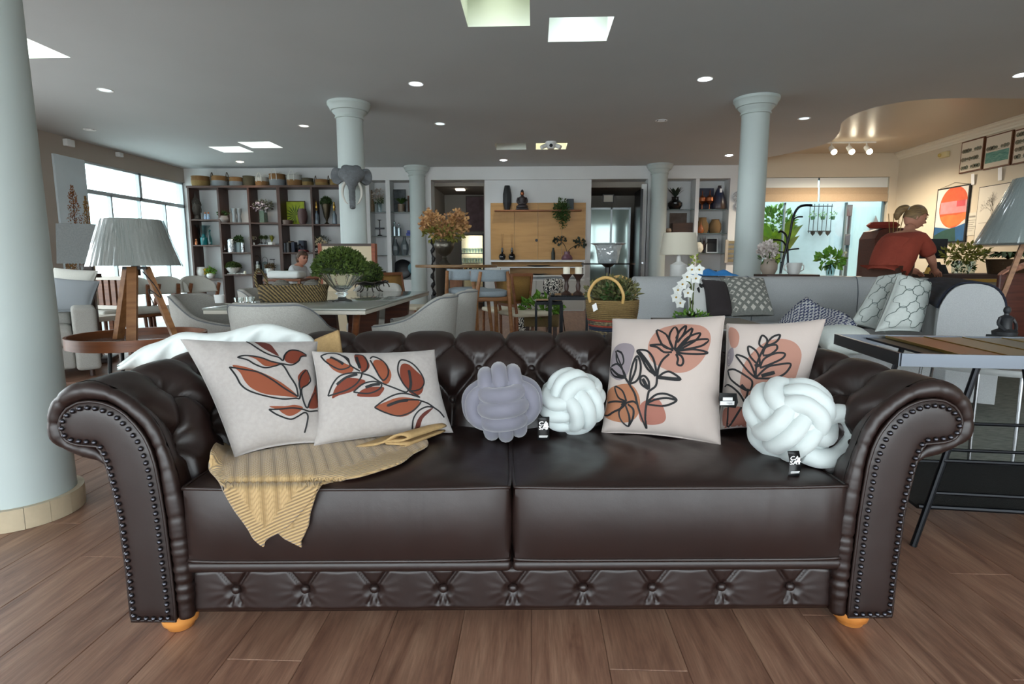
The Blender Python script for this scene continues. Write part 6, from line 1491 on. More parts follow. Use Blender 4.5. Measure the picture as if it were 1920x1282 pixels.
# dark carved mirror edge beside the column
t = thing('carved_frame', 'black carved wooden frame edge standing beside the back column', 'frame', (atY(811, 450, YB - .05).x, YB - .06, 0)); MB().tube([V(.02 * sin(i * 1.3), 0, .3 + i * .05) for i in range(25)], [.03 + .018 * sin(i * 1.7) for i in range(25)], 8).build('carving', M('black_wood', '#17161a', .4), t); MB().cbox((0, .02, .16), (.1, .06, .32)).build('foot', M('black_wood'), t)
d2 = struct(thing('door_1', '', '')); del d2['label']; del d2['category']
d2.location = (2.2, YB + .02, 0)
MB().box(-.02, .03, -.3, .42, 0, 2.5).build('door_leaf', M('black_door', '#0e1012', .25), d2, smooth=0); MB().box(.06, .16, -.02, .1, 0, 2.63).build('door_jamb', WHITE, d2, smooth=0); MB().cyl((.1, -.02, 1.0), (.1, -.08, 1.0), .02).build('door_knob', SILV, d2)
d3 = struct(thing('door_2', '', '')); del d3['label']; del d3['category']
d3.location = (1.6, YB + .5, 0)
for x in (-.36, .1, .5): MB().box(x - .02, x + .02, 0, .05, 0, 2.2).build('door_frame', ALU, d3, smooth=0)
MB().box(-.36, .5, 0, .05, 2.16, 2.2).build('door_head', ALU, d3, smooth=0)
for x0, x1 in ((-.34, .08), (.12, .48)): MB().box(x0, x1, .02, .028, .05, 2.16).build('pane', M('tinted_pane', '#8a9a96', .06, metal=.5), d3, smooth=0)
slab('small_frame', 'small white certificate in a black frame above the glass door', 'picture', (1.62, YB + .49, 2.3), .24, .18, .02, M('certificate_paper', '#b9b5aa', .7), 0, BLACK)
slab('blue_canvas', 'pale blue canvas seen through the glass door', 'picture', (1.85, YB + 1.2, 1.25), .3, .42, .02, M('blue_canvas', '#8fa6b4', .6)); slab('beige_canvas', 'beige canvas seen through the glass door', 'picture', (1.45, YB + 1.4, 1.5), .3, .45, .02, M('beige_canvas', '#a89c84', .6))
# ---- bar table with urn of dried flowers, bar stools
bx, by, bz = atY(856, 496, 6.2).x, 6.2, .985
t = thing('bar_table', 'tall wooden bar table with round top and square post', 'table', (bx, by, 0))
MB().lathe([(0, bz - .028), (.44, bz - .028), (.445, bz - .014), (.44, bz), (0, bz)], n=48, cap=False).build('table_top', wood('bar_oak', '#7a5c38', '#64492b', .4, 3, (1, 10, 10)), t, smooth=40); MB().box(-.065, .065, -.065, .065, .03, bz - .03).build('post', wood('bar_post', '#8a5a38', '#744728', .45, 3, (10, 10, 1)), t, smooth=0); MB().rbox(-.25, .25, -.25, .25, 0, .03, .008).build('foot', DARKW, t)
t = thing('metal_urn', 'tarnished metal urn with tan dried hydrangea blossoms on the bar table', 'flower urn', (bx - .13, by, bz + .001))
MB().lathe([(.065, 0), (.068, .012), (.05, .03), (.022, .06), (.03, .075), (.022, .09), (.07, .12), (.105, .18), (.11, .22), (.095, .25), (.1, .27), (.09, .27), (.07, .2), (0, .13)], n=26, cap=False).build('urn', M('tarnished_metal', '#5a564e', .35, metal=.85, bump=.4, bs=30), t)
foliage((0, 0, .34), (.22, .16, .09), 240, .06, seed=2).build('foliage', M('olive_leaf', '#6d6a2a', .7), t, smooth=0)
for k, (x, z, r, n_) in enumerate(((-.14, .47, .11, 420), (.14, .47, .11, 420), (0, .37, .15, 360), (-.2, .42, .07, 160), (.21, .41, .07, 160))): foliage((x, 0, z), (r, .12, r * 1.05), n_, .036, seed=20 + k, shell=.2, ar=.9).build('dried_blossom', M('dried_petal', '#c69c66', .8, col2='#966a4a', vs=16), t, smooth=0)
STB = M('grey_blue_weave', '#8a959b', .9, var=.08, vs=150, bump=.3, bs=400)
def bar_stool():
    t = thing('bar_stool', '', 'bar stool'); MB().lathe([(0, .70), (.19, .70), (.205, .72), (.2, .75), (.15, .765), (0, .765)], n=28, cap=False).build('seat', STB, t, smooth=60)
    mb = MB(); mb.grid(lambda a, b: V(.225 * sin((a - .5) * 2.0), .225 * cos((a - .5) * 2.0) * .85, .84 + .105 * b), 16, 5); o = mb.build('backrest', STB, t, smooth=180); o.modifiers.new('thickness', 'SOLIDIFY').thickness = .035
    for s in (-1, 1): MB().tube([V(s * .2, .2, 0), V(s * .16, .17, .68), V(s * .13, .205, .93)], [.014, .02, .016], 8).build('leg', TEAKL, t); MB().tube([V(s * .2, -.2, 0), V(s * .14, -.14, .7)], [.014, .02], 8).build('leg', TEAKL, t); MB().tube([V(s * .185, -.185, .25), V(s * .185, .19, .25)], .01, 6).build('stretcher', TEAKL, t)
    MB().rbox(-.16, .16, -.16, .16, .66, .70, .01).build('seat_frame', TEAKL, t)
    for y in (-.18, .185): MB().tube([V(-.18, y, .3), V(.18, y, .3)], .01, 6).build('stretcher', TEAKL, t)
    return t
b0 = bar_stool(); b0.location = (atY(912, 545, 5.3).x, 5.3, 0); b0.rotation_euler = (0, 0, radians(-155)); b0['label'] = 'bar stool with grey-blue seat nearest the sofa, right of the table post'; b0['group'] = 'bar stools'
dup(b0, (atY(880, 545, 5.75).x, 5.7, 0), radians(160), 'bar stool with grey-blue seat hidden partly behind the nearest stool', 'bar stools')
def cane_chair(px, Y, rz, label):
    t = thing('cane_chair', label, 'chair', (atY(px, 550, Y).x, Y, 0), rz); W_ = wood('cherry_wood', '#84502c', '#6d3f22', .4)
    MB().rbox(-.23, .23, -.23, .23, .42, .47, .02).build('seat', M('cream_seat', '#c4bda8', .8), t)
    for s in (-1, 1): MB().tube([V(s * .21, .2, 0), V(s * .21, .21, .45), V(s * .22, .28, .88)], .017, 8).build('leg', W_, t); MB().tube([V(s * .21, -.21, 0), V(s * .21, -.2, .44)], .017, 8).build('leg', W_, t)
    mb = MB(); mb.add([(-.21, .225, .55), (.21, .225, .55), (.215, .272, .86), (-.215, .272, .86)], [(0, 1, 2, 3)]); o = mb.build('cane_panel', weave_mat('cane', '#b08848', '#7d5d2e', 60), t); o.modifiers.new('thickness', 'SOLIDIFY').thickness = .008
    MB().box(-.22, .22, .262, .292, .85, .885).box(-.22, .22, .21, .24, .53, .56).build('back_rail', W_, t, smooth=0)
cane_chair(948, 6.9, radians(205), 'cane-back cherry wood chair facing away, behind the bar stools'); cane_chair(985, 6.4, radians(118), 'cane-back cherry wood chair seen from its side, right of the bar stools'); cane_chair(770, 7.2, radians(70), 'cherry wood chair standing beyond the right end of the glass table')
# ---- patterned poufs, plant crate, black nested tables with candles
BWP = M('black_white_weave', '#cfcac0', .8); nt = BWP.node_tree; ck = NN(nt, 'ShaderNodeTexWave', Scale=9, Distortion=8, Detail=0); ck.inputs['Detail Scale'].default_value = 3; tcx = NN(nt, 'ShaderNodeTexCoord'); nt.links.new(tcx.outputs['Object'], ck.inputs['Vector']); rpx = NN(nt, 'ShaderNodeValToRGB'); rpx.color_ramp.interpolation = 'CONSTANT'; rpx.color_ramp.elements[0].color = hexc('#17181a'); rpx.color_ramp.elements[1].position = .5; rpx.color_ramp.elements[1].color = hexc('#c9c5ba'); nt.links.new(ck.outputs[0], rpx.inputs[0]); nt.links.new(rpx.outputs[0], nt.nodes['Principled BSDF'].inputs['Base Color'])
p = atY(1037, 533, 8.2); t = thing('drum_basket', 'black and white woven drum basket on a low black stool', 'basket', (p.x, 8.2, .58)); MB().lathe([(0, 0), (.13, 0), (.145, .1), (.13, .2), (.12, .2), (0, .02)], n=28, cap=False).build('drum', BWP, t, smooth=60)
t = thing('black_stool', 'low black hairpin-leg stool under the woven drum basket', 'stool', (p.x, 8.2, 0)); MB().lathe([(0, .56), (.17, .56), (.17, .578), (0, .578)], n=28, cap=False).build('top', BLACKM, t, smooth=40)
for k in range(3): a = k * 2.1; MB().tube([V(.1 * cos(a), .1 * sin(a), .56), V(.18 * cos(a), .18 * sin(a), .0), V(.12 * cos(a + .5), .12 * sin(a + .5), .56)], .006, 6).build('leg', BLACKM, t)
p = atY(981, 580, 7.4); t = thing('patterned_drum', 'tall blue-white patterned drum table beside the cane chair', 'drum', (p.x, 7.4, 0)); MB().lathe([(0, 0), (.1, 0), (.11, .55), (.1, .57), (0, .57)], n=24, cap=False).build('drum', BWP, t, smooth=40)
p = atY(1015, 585, 6.6); t = thing('plant_crate', 'green leafy plants in a woven seagrass crate on the floor', 'planter', (p.x, 6.6, 0)); MB().rbox(-.2, .2, -.12, .12, .28, .42, .01).build('crate', weave_mat('crate_weave', '#7d6a44', '#54462c', 50), t); MB().box(-.18, -.14, -.1, -.06, 0, .28).box(.14, .18, -.1, -.06, 0, .28).box(-.18, -.14, .06, .1, 0, .28).box(.14, .18, .06, .1, 0, .28).build('stand', DARKW, t, smooth=0); foliage((0, 0, .5), (.24, .14, .1), 160, .1, seed=3).build('foliage', LEAFB, t, smooth=0)
p = atY(1068, 548, 5.0)
for k, (dx, dy, s, z, lab) in enumerate(((0, 0, .17, .735, 'taller black metal side table with mirrored top behind the sofa'), (-.17, .42, .12, .66, 'smaller black metal side table nested behind the taller one'))):
    t = thing('side_table', lab, 'side table', (p.x + dx, 5.0 + dy, 0)); MB().box(-s, s, -s, s, z - .015, z).build('mirror_top', M('smoked_mirror', '#7a8084', .06, metal=.9), t, smooth=0); MB().box(-s - .008, s + .008, -s - .008, s + .008, z - .04, z - .016).build('frame', BLACKM, t, smooth=0)
    for x in (-1, 1):
        for y in (-1, 1): MB().box(x * s - .011, x * s + .011, y * s - .011, y * s + .011, 0, z - .04).build('leg', BLACKM, t, smooth=0)
for k, px in enumerate((1062, 1084)):
    q = atY(px, 540, 4.98); t = thing('candle_holder', ('left', 'right')[k] + ' turned wooden candle holder with thick cream candle', 'candle holder', (q.x, 4.98, .736)); MB().lathe([(.045, 0), (.04, .012), (.016, .03), (.022, .07), (.014, .1), (.02, .13), (.045, .165), (.05, .175), (0, .175)], n=16, cap=False).build('holder', DARKW, t); MB().lathe([(.0, .176), (.03, .176), (.03, .235), (0, .235)], n=16, cap=False).build('candle', CANDLE, t, smooth=40)
# ---- big handled basket of heather on a grey pedestal table
p = atY(1148, 560, 3.2); BX_, BY_ = p.x, 3.2; BZ_ = .595
t = thing('round_pouf', 'round grey pedestal table under the striped handled basket', 'side table', (BX_ - .06, BY_ + .02, 0)); MB().lathe([(0, .0), (.16, 0), (.15, .02), (.05, .05), (.045, .5), (.2, .53), (.205, .545), (.2, BZ_ - .001), (0, BZ_ - .001)], n=32, cap=False).build('pedestal', M('grey_lacquer', '#7d8488', .35), t, smooth=50)
t = thing('handled_basket', 'seagrass basket with red and navy stripes and cane handles full of heather', 'basket', (BX_, BY_, BZ_), radians(-24))
fz = lambda z: .105 + .035 * sin(pi * min(1, z / .26 * .62))
for k in range(20):
    z = .006 + k * .0105; c = 'red' if k in (6, 9) else 'navy' if k in (0, 1, 4, 5) else 'mix' if k in (2, 3, 7, 8) else 'straw'
    MB().tube([V((fz(z) + .0025 * (-1) ** i) * cos(2 * pi * i / 60), (fz(z) + .0025 * (-1) ** i) * sin(2 * pi * i / 60), z) for i in range(60)], .0068, 6, closed=True).build('woven_row', {'red': M('straw_red', '#8a3a2a', .8), 'navy': M('straw_navy', '#20283c', .8), 'mix': M('straw_mix', '#8a7a58', .8, col2='#1c2030', vs=60), 'straw': weave_mat('straw_row', '#8f7648', '#5f4c2c', 60)}[c], t, smooth=180)
MB().lathe([(0, .002), (.105, .002)], n=24, cap=False).build('bottom', M('straw_navy'), t)
CANE = M('cane_handle', '#b8955a', .5)
for y in (-.115, .115): MB().tube(spline([V(-.09, y, .2), V(-.095, y * 1.1, .25), V(-.06, y * 1.1, .31), V(0, y * 1.1, .335), V(.06, y * 1.1, .31), V(.095, y * 1.1, .25), V(.09, y, .2)], 6), .0085, 8).build('handle', CANE, t)
foliage((0, 0, .25), (.155, .12, .085), 1100, .03, seed=3, shell=.3, up=.6).build('heather', M('heather', '#6d6c3e', .8, col2='#4a4a34', vs=30), t, smooth=0); foliage((.03, -.06, .23), (.07, .06, .07), 120, .04, seed=7).build('dark_foliage', LEAF, t, smooth=0)
MB().add([(-.07, -.145, .185), (-.045, -.15, .20), (-.035, -.152, .165), (-.06, -.147, .15)], [(0, 1, 2, 3)]).build('price_tag', TAGW, t, smooth=0)
# ---- black round table with crystal bucket
p = atY(1140, 493, 7.2); t = thing('black_table', 'tall black round table carrying the crystal bucket', 'table', (p.x, 7.2, 0)); MB().lathe([(0, .985), (.33, .985), (.335, 1.0), (0, 1.0)], n=36, cap=False).build('table_top', M('black_top', '#121214', .3), t, smooth=40); MB().lathe([(.2, 0), (.2, .02), (.04, .05), (.03, .5), (.035, .95), (.08, .985)], n=20).build('pedestal', M('black_top'), t)
lobj('crystal_bucket', 'wide crystal ice bucket with flared rim on the black table', 'bucket', [(0, 0), (.12, 0), (.125, .01), (.15, .16), (.17, .22), (.22, .24), (.215, .245), (.16, .225), (.14, .16), (.115, .02), (0, .02)], M('crystal', '#cfd6d8', .12, metal=.5, bump=.9, bs=16, bdist=.03), (p.x, 7.2, 1.001), 24)
# ================================================================ RIGHT SIDE: SECTIONAL SOFA, PATIO, DESK
GREYF = M('blue_grey_weave', '#a8abac', .92, var=.07, vs=170, bump=.3, bs=450, bdist=.003)
path = spline([V(.98, 5.62, 0), V(1.8, 5.66, 0), V(2.7, 5.66, 0), V(3.2, 5.56, 0), V(3.42, 5.2, 0), V(3.36, 4.8, 0), V(3.12, 4.3, 0), V(2.83, 3.78, 0)], 10); npth = len(path)
def pnorm(i):
    d = (path[min(i + 1, npth - 1)] - path[max(i - 1, 0)]).normalized(); return V(d.y, -d.x, 0)     # towards the seat side
sect = thing('sectional_sofa', 'large blue-grey curved sectional sofa behind the leather sofa', 'sofa', (0, 0, 0))
sec = [(.17, .1), (.17, .62), (.15, .76), (.09, .85), (0, .875), (-.1, .85), (-.16, .76), (-.17, .6), (-.17, .1)]
secs = spline([V(a, 0, b) for a, b in sec], 3)
def fbk(u, v):
    i = min(npth - 1, int(u * (npth - 1) + .5)); c = secs[min(len(secs) - 1, int(v * (len(secs) - 1) + .5))]
    q = path[i] + pnorm(i) * c.x + V(0, 0, c.z); return q
mb = MB(); mb.grid(fbk, npth, len(secs))
for i, s in ((0, 1), (npth - 1, 1)):
    mb.add([path[i] + pnorm(i) * c.x + V(0, 0, c.z) for c in secs], [tuple(range(len(secs)))])
mb.build('backrest', GREYF, sect, smooth=60)
def band(i0, i1, o0, o1, z0, z1, name, mat, r=.03):
    mb = MB(); S = [(o0, z0), (o1 - r, z0), (o1, z0 + r), (o1, z1 - r), (o1 - r, z1), (o0, z1)]
    mb.grid(lambda u, v: path[i0 + int(u * (i1 - i0) + .5)] + pnorm(i0 + int(u * (i1 - i0) + .5)) * S[int(v * 5 + .5)][0] + V(0, 0, S[int(v * 5 + .5)][1]), i1 - i0 + 1, 6)
    for i in (i0, i1): mb.add([path[i] + pnorm(i) * a + V(0, 0, b) for a, b in S], [tuple(range(6))])
    return mb.build(name, mat, sect, smooth=50)
band(0, npth - 1, .1, .80, .08, .3, 'base', GREYF)
for a, b in ((0, 13), (13, 27), (27, 50), (50, npth - 1)): band(a, b, .15, .84, .3, .46, 'seat_cushion', GREYF, .045)
for i in (13, 27, 41, 55): MB().tube([path[i] + pnorm(i) * (c.x + .001) + V(0, 0, c.z + .001) for c in secs[:16]], .004, 6).build('seam', M('seam_grey', '#5d646a', .9), sect)
for i in (7, 20, 34, 48):
    for z in (.62, .74): MB().ball(path[i] + pnorm(i) * (.163 if z < .7 else .14) + V(0, 0, z), (.012, .012, .012), 8, 6).build('button', M('seam_grey'), sect)
for i in (2, 24, 48, npth - 3): MB().cyl(path[i] + pnorm(i) * .6, path[i] + pnorm(i) * .6 + V(0, 0, .08), .025).build('leg', DARKW, sect)
mb = MB(); i0, i1 = npth - 24, npth - 2                                      # dark throw over the right back
mb.grid(lambda u, v: path[i0 + int(u * (i1 - i0) + .5)] + pnorm(i0 + int(u * (i1 - i0) + .5)) * secs[4 + int(v * 18 + .5)].x * 1.09 + V(0, 0, secs[4 + int(v * 18 + .5)].z * 1.012 + .004), i1 - i0 + 1, 19)
o = mb.build('navy_throw', M('navy_stripe', '#14161f', .9, col2='#232838', vs=3, aniso=(1, 1, 30)), None, smooth=180); o.modifiers.new('thickness', 'SOLIDIFY').thickness = .012; tag(o, 'dark navy throw over the right back of the sectional sofa', 'throw')
def cush(label, px, Y0, Y1, T, front, pinch=.05):
    (a, b, c, d) = px; C = Cushion(atY(*a, Y1), atY(*b, Y1), atY(*c, Y0), atY(*d, Y0), T, pinch); return cushion_obj('throw_cushion', label, C, front, n=22), C
t, C = cush('white cushion with black ink blossoms on the sectional sofa, behind the orchid', [(1284, 523), (1333, 524), (1342, 591), (1292, 592)], 5.1, 5.38, .07, M('white_cotton', '#c6c8c6', .85))
rd = random.Random(5); o_ = Vector(t.location); mb = MB()
for i in range(9):
    u, v = rd.uniform(-.8, .8), rd.uniform(-.8, .8); P = [(u + .16 * cos(a) * rd.uniform(.5, 1), v + .2 * sin(a) * rd.uniform(.5, 1)) for a in [k * .9 for k in range(7)]]
    mb.add([C.P(max(-.97, min(.97, x)), max(-.97, min(.97, y)), 1, .002) - o_ for x, y in P], [tuple(range(7))])
mb.build('ink_blossom', INK, t, smooth=0)
cush('plain dark brown cushion on the sectional sofa', [(1314, 525), (1364, 530), (1374, 591), (1328, 593)], 5.0, 5.32, .08, M('dark_brown_cotton', '#2a2426', .8))
t, C = cush('grey cushion with pale lattice pattern on the sectional sofa', [(1350, 521), (1432, 522), (1452, 591), (1372, 593)], 4.98, 5.35, .08, M('grey_lattice', '#6f716c', .85, var=.15, vs=60))
o_ = Vector(t.location); mb = MB()
for i in range(5):
    for j in range(5):
        for q, sc_ in ((0, .13), (.5, .09)):
            u, v = -.8 + .4 * (i + q), -.8 + .4 * (j + q)
            if abs(u) > .88 or abs(v) > .88: continue
            mb.add([C.P(u + a * sc_, v + b * sc_, 1, .002) - o_ for a, b in ((1, 0), (0, 1), (-1, 0), (0, -1))], [(0, 1, 2, 3)])
mb.build('lattice_print', M('pale_print', '#b9b7ae', .85), t, smooth=0)
OGW = M('white_linen', '#c9d0cc', .85, var=.03, vs=60); OGL = M('sage_line', '#5d6b68', .8)
def ogee(t, C):
    o_ = Vector(t.location); mb = MB()
    for i in range(2):
        for j in range(3):
            cu, cv = -.46 + .92 * i, -.62 + .62 * j; pts = []
            for k in range(25):
                a = 2 * pi * k / 24; r = 1 + .18 * cos(4 * a) - .05 * cos(8 * a); pts.append((cu + .42 * r * cos(a), cv + .3 * r * sin(a)))
            P3 = [C.P(max(-.98, min(.98, x)), max(-.98, min(.98, y)), 1, .002) - o_ for x, y in pts]; vs = []
            for k in range(25):
                d = (P3[min(k + 1, 24)] - P3[max(k - 1, 0)]); d = d.normalized() if d.length > 1e-6 else V(1, 0, 0); s = d.cross(C.n) * .0028; vs += [P3[k] + s, P3[k] - s]
            mb.add(vs, [(2 * k, 2 * k + 1, 2 * k + 3, 2 * k + 2) for k in range(24)])
    mb.build('ogee_lines', OGL, t, smooth=0)
t, C = cush('white cushion with wavy grey line pattern, left of the pair on the sectional', [(1646, 518), (1690, 511), (1660, 624), (1594, 606)], 4.35, 4.6, .09, OGW); ogee(t, C)
t, C = cush('white cushion with wavy grey line pattern, right of the pair by the navy throw', [(1684, 514), (1745, 530), (1724, 622), (1640, 622)], 4.05, 4.25, .11, OGW); ogee(t, C)
p = atY(1585, 640, 3.7); C = Cushion(p + V(-.16, .12, .05), p + V(.15, .12, .05), p + V(.16, -.1, -.03), p + V(-.16, -.1, -.03), .09, .0, .4); cushion_obj('white_pillow', 'plain white rounded pillow at the front of the sectional, behind the leather sofa', C, OGW, n=18)
# houndstooth blanket
HT = M('houndstooth', '#c8c9c8', .9); nt = HT.node_tree; ck = NN(nt, 'ShaderNodeTexChecker', Scale=46); ck.inputs[1].default_value = hexc('#2a3560'); ck.inputs[2].default_value = hexc('#c9cbcc'); tcx = NN(nt, 'ShaderNodeTexCoord'); nt.links.new(tcx.outputs['Object'], ck.inputs['Vector']); nt.links.new(ck.outputs[0], nt.nodes['Principled BSDF'].inputs['Base Color'])
q4 = [atY(1462, 608, 4.9), atY(1514, 560, 4.95), atY(1606, 610, 4.3), atY(1555, 622, 4.2)]
mb = MB(); mb.grid(lambda a, b: (q4[0] * (1 - a) + q4[3] * a) * (1 - b) + (q4[1] * (1 - a) + q4[2] * a) * b + V(0, 0, .02 * sin(7 * a + 3 * b)) + V(.0, -.05 * sin(pi * a), .0), 16, 12)
o = mb.build('houndstooth_blanket', HT, None, smooth=180); o.modifiers.new('thickness', 'SOLIDIFY').thickness = .02; tag(o, 'blue and white houndstooth blanket heaped on the sectional seat', 'blanket')
# blue cloth on the sofa back
mb = MB(); a0, a1 = atY(1288, 516, 5.64), atY(1382, 517, 5.64)
mb.grid(lambda a, b: a0.lerp(a1, a) + V(0, -.1 + .2 * b, .0 + .055 * sin(pi * a) ** .5 * sin(pi * b) * (1 + .25 * sin(19 * a))), 24, 9)
o = mb.build('blue_cloth', M('bright_blue_cloth', '#1f6fae', .8, var=.2, vs=14), None, smooth=180); tag(o, 'bright blue crumpled cloth on the back of the sectional sofa', 'cloth')
# ---- coffee table with orchid
ox, oy, oz = atY(1330, 595, 4.05).x, 4.05, .60
t = thing('wood_side_table', 'low grey-brown wooden table with dark frame under the orchid', 'table', (ox, oy, 0)); MB().rbox(-.36, .3, -.25, .25, oz - .03, oz, .006).build('table_top', wood('grey_oak', '#6d655c', '#575049', .5), t)
for x in (-.33, .27):
    for y in (-.22, .22): MB().box(x - .012, x + .012, y - .012, y + .012, 0, oz - .03).build('leg', BLACKM, t, smooth=0)
p = atZ(1282, 596, oz); t = thing('orchid', 'white orchid sprays in a mossy pot on the low wooden table', 'orchid', (p.x, oy, oz + .001)); MB().lathe([(0, 0), (.1, 0), (.12, .03), (.115, .035), (0, .03)], n=22, cap=False).build('dish', M('grey_dish', '#4a5458', .4), t)
foliage((0, 0, .03), (.13, .07, .03), 130, .035, seed=3).build('moss', LEAFB, t, smooth=0)
PET = M('orchid_petal', '#dfe3df', .6)
def spray(x0, x1, h, flowers, seed):
    st = spline([V(x0 * .3, 0, .03), V(x0, 0, h * .5), V(x0 * 1.1, -.01, h * .85), V(x1, -.02, h)], 6); MB().tube(st, .0045, 6).build('stem', M('stem_green', '#4d5a24', .6), t)
    for k, (fx, fz_) in enumerate(flowers):
        mb = MB(); rd = random.Random(seed + k)
        for i in range(5):
            a = i * 2 * pi / 5 + .3; d = V(cos(a), -.25, sin(a)); w = V(-sin(a), 0, cos(a)) * .018; c = V(fx, -.04, fz_); L_ = .042
            mb.add([c, c + d * L_ * .5 + w, c + d * L_, c + d * L_ * .5 - w], [(0, 1, 2, 3)])
        mb.build('flower', PET, t, smooth=0)
        MB().ball((fx, -.052, fz_), .007, 6, 4).build('lip', M('lip_yellow', '#b08a2a', .6), t)
spray(.0, -.02, .40, [(-.03, .36), (.0, .30), (-.06, .31), (.02, .36)], 1); spray(-.02, -.09, .3, [(-.12, .22), (-.09, .26), (-.13, .17), (-.1, .13), (-.05, .2)], 5)
blades((.0, .02, .02), 6, .08, .1, .035, 6).build('leaves', LEAF, t, smooth=0); foliage((.0, -.01, .40), (.02, .02, .05), 14, .04, seed=2).build('buds', M('bud_green', '#7d8a3a', .6), t, smooth=0)
# ---- lamp, console and decor behind the sectional
p = atY(1273, 478, 7.0); t = thing('table_lamp', 'cream drum table lamp on a white base before the right niche', 'lamp', (p.x, 7.0, 0)); z0, z1 = 1.1, 1.36
MB().lathe([(.225, z0), (.19, z1), (.187, z1), (.222, z0)], n=36, cap=False).build('lamp_shade', M('cream_shade', '#c9c4b4', .8), t, smooth=40); MB().lathe([(.09, .76), (.1, .78), (.1, .98), (.03, 1.02), (.02, 1.12)], n=20).build('lamp_base', CER, t); MB().rbox(-.2, .2, -.2, .2, .72, .758, .006).build('stand_top', DARKW, t)
for x in (-.17, .17):
    for y in (-.17, .17): MB().box(x - .015, x + .015, y - .015, y + .015, 0, .72).build('stand_leg', DARKW, t, smooth=0)
cy0 = 6.25; cz0 = atY(1480, 514, cy0).z; c0, c1 = atY(1425, 515, cy0).x, atY(1522, 515, cy0).x
t = thing('console_table', 'dark console table behind the sectional sofa', 'table', ((c0 + c1) / 2, cy0, 0)); hw = (c1 - c0) / 2; MB().rbox(-hw, hw, -.18, .18, cz0 - .03, cz0, .004).build('table_top', DARKW, t)
for x in (-1, 1):
    for y in (-.15, .15): MB().box(x * (hw - .03) - .015, x * (hw - .03) + .015, y - .015, y + .015, 0, cz0 - .03).build('leg', DARKW, t, smooth=0)
def cspot(px, dy=0): return V(atY(px, 514, cy0 + dy).x, cy0 + dy, cz0 + .001)
t = thing('hydrangea_pot', 'pale hydrangea blossoms in a round beige pot behind the sectional', 'flower pot', cspot(1441, .0)); MB().lathe([(0, 0), (.06, 0), (.085, .05), (.085, .1), (.06, .15), (.065, .16), (0, .15)], n=22, cap=False).build('pot', M('beige_pot', '#8f8276', .6), t); foliage((-.02, 0, .25), (.1, .1, .1), 380, .035, seed=4, shell=.5, ar=.9).build('blossom', M('pale_hydrangea', '#c9c0bb', .75), t, smooth=0); foliage((0, 0, .16), (.09, .09, .03), 40, .05, seed=5).build('foliage', LEAF, t, smooth=0)
t = thing('branch_sculpture', 'black forged metal branch sculpture with curved hooks', 'sculpture', cspot(1476, 0))
S_ = lambda L_: [V((x - 1580) / 5.333 * cy0 / FPX, 0, (1260 - y) / 5.333 * cy0 / FPX) for x, y in L_]
for L_, r in (([(1515, 1250), (1545, 1050), (1580, 880), (1600, 720), (1640, 630), (1700, 605), (1770, 605)], .013), ([(1590, 1250), (1570, 1050), (1550, 900), (1500, 850), (1470, 860)], .011), ([(1560, 1000), (1510, 940), (1420, 930)], .009), ([(1600, 740), (1640, 715), (1690, 712)], .008), ([(1570, 1030), (1620, 1020), (1675, 1015)], .008), ([(1550, 1050), (1500, 1045), (1455, 1040)], .007), ([(1540, 1130), (1510, 1150)], .006)): MB().tube(spline(S_(L_), 5), r, 8).build('branch', BLACKM, t)
lobj('cream_pitcher', 'wide cream mug with two handles behind the sectional sofa', 'pitcher', [(0, 0), (.05, 0), (.06, .02), (.08, .12), (.075, .12), (.055, .02), (0, .02)], CER, cspot(1488, -.02), 22)
t = bpy.data.objects['cream_pitcher']
for s in (-1, 1): MB().tube(spline([V(s * .065, 0, .03), V(s * .1, 0, .05), V(s * .1, 0, .09), V(s * .075, 0, .1)], 5), .007, 6).build('handle', CER, t)
p = atY(1556, 517, 7.3); t = thing('white_stand', 'white plant stand behind the sectional sofa', 'stand', (p.x, 7.3, 0)); MB().lathe([(.16, 0), (.16, .015), (.03, .04), (.03, .8), (.17, p.z - .02), (.17, p.z)], n=24).build('stand', WHITE, t)
t = thing('vase_plant', 'bright green leafy cuttings in a clear glass vase by the patio window', 'potted plant', (p.x, 7.3, p.z + .001)); MB().lathe([(0, 0), (.045, 0), (.07, .16), (.067, .16), (.04, .01), (0, .01)], n=18, cap=False).build('glass_vase', CLEAR, t); foliage((0, 0, .2), (.14, .12, .08), 80, .09, seed=3, ar=.7).build('foliage', M('pothos_green', '#7fae3a', .5, col2='#4f8a30', vs=14), t, smooth=0); MB().tube([V(-.02, 0, .02), V(.0, 0, .17)], .006, 6).tube([V(.02, 0, .02), V(-.01, 0, .17)], .006, 6).build('stems', LEAF, t)
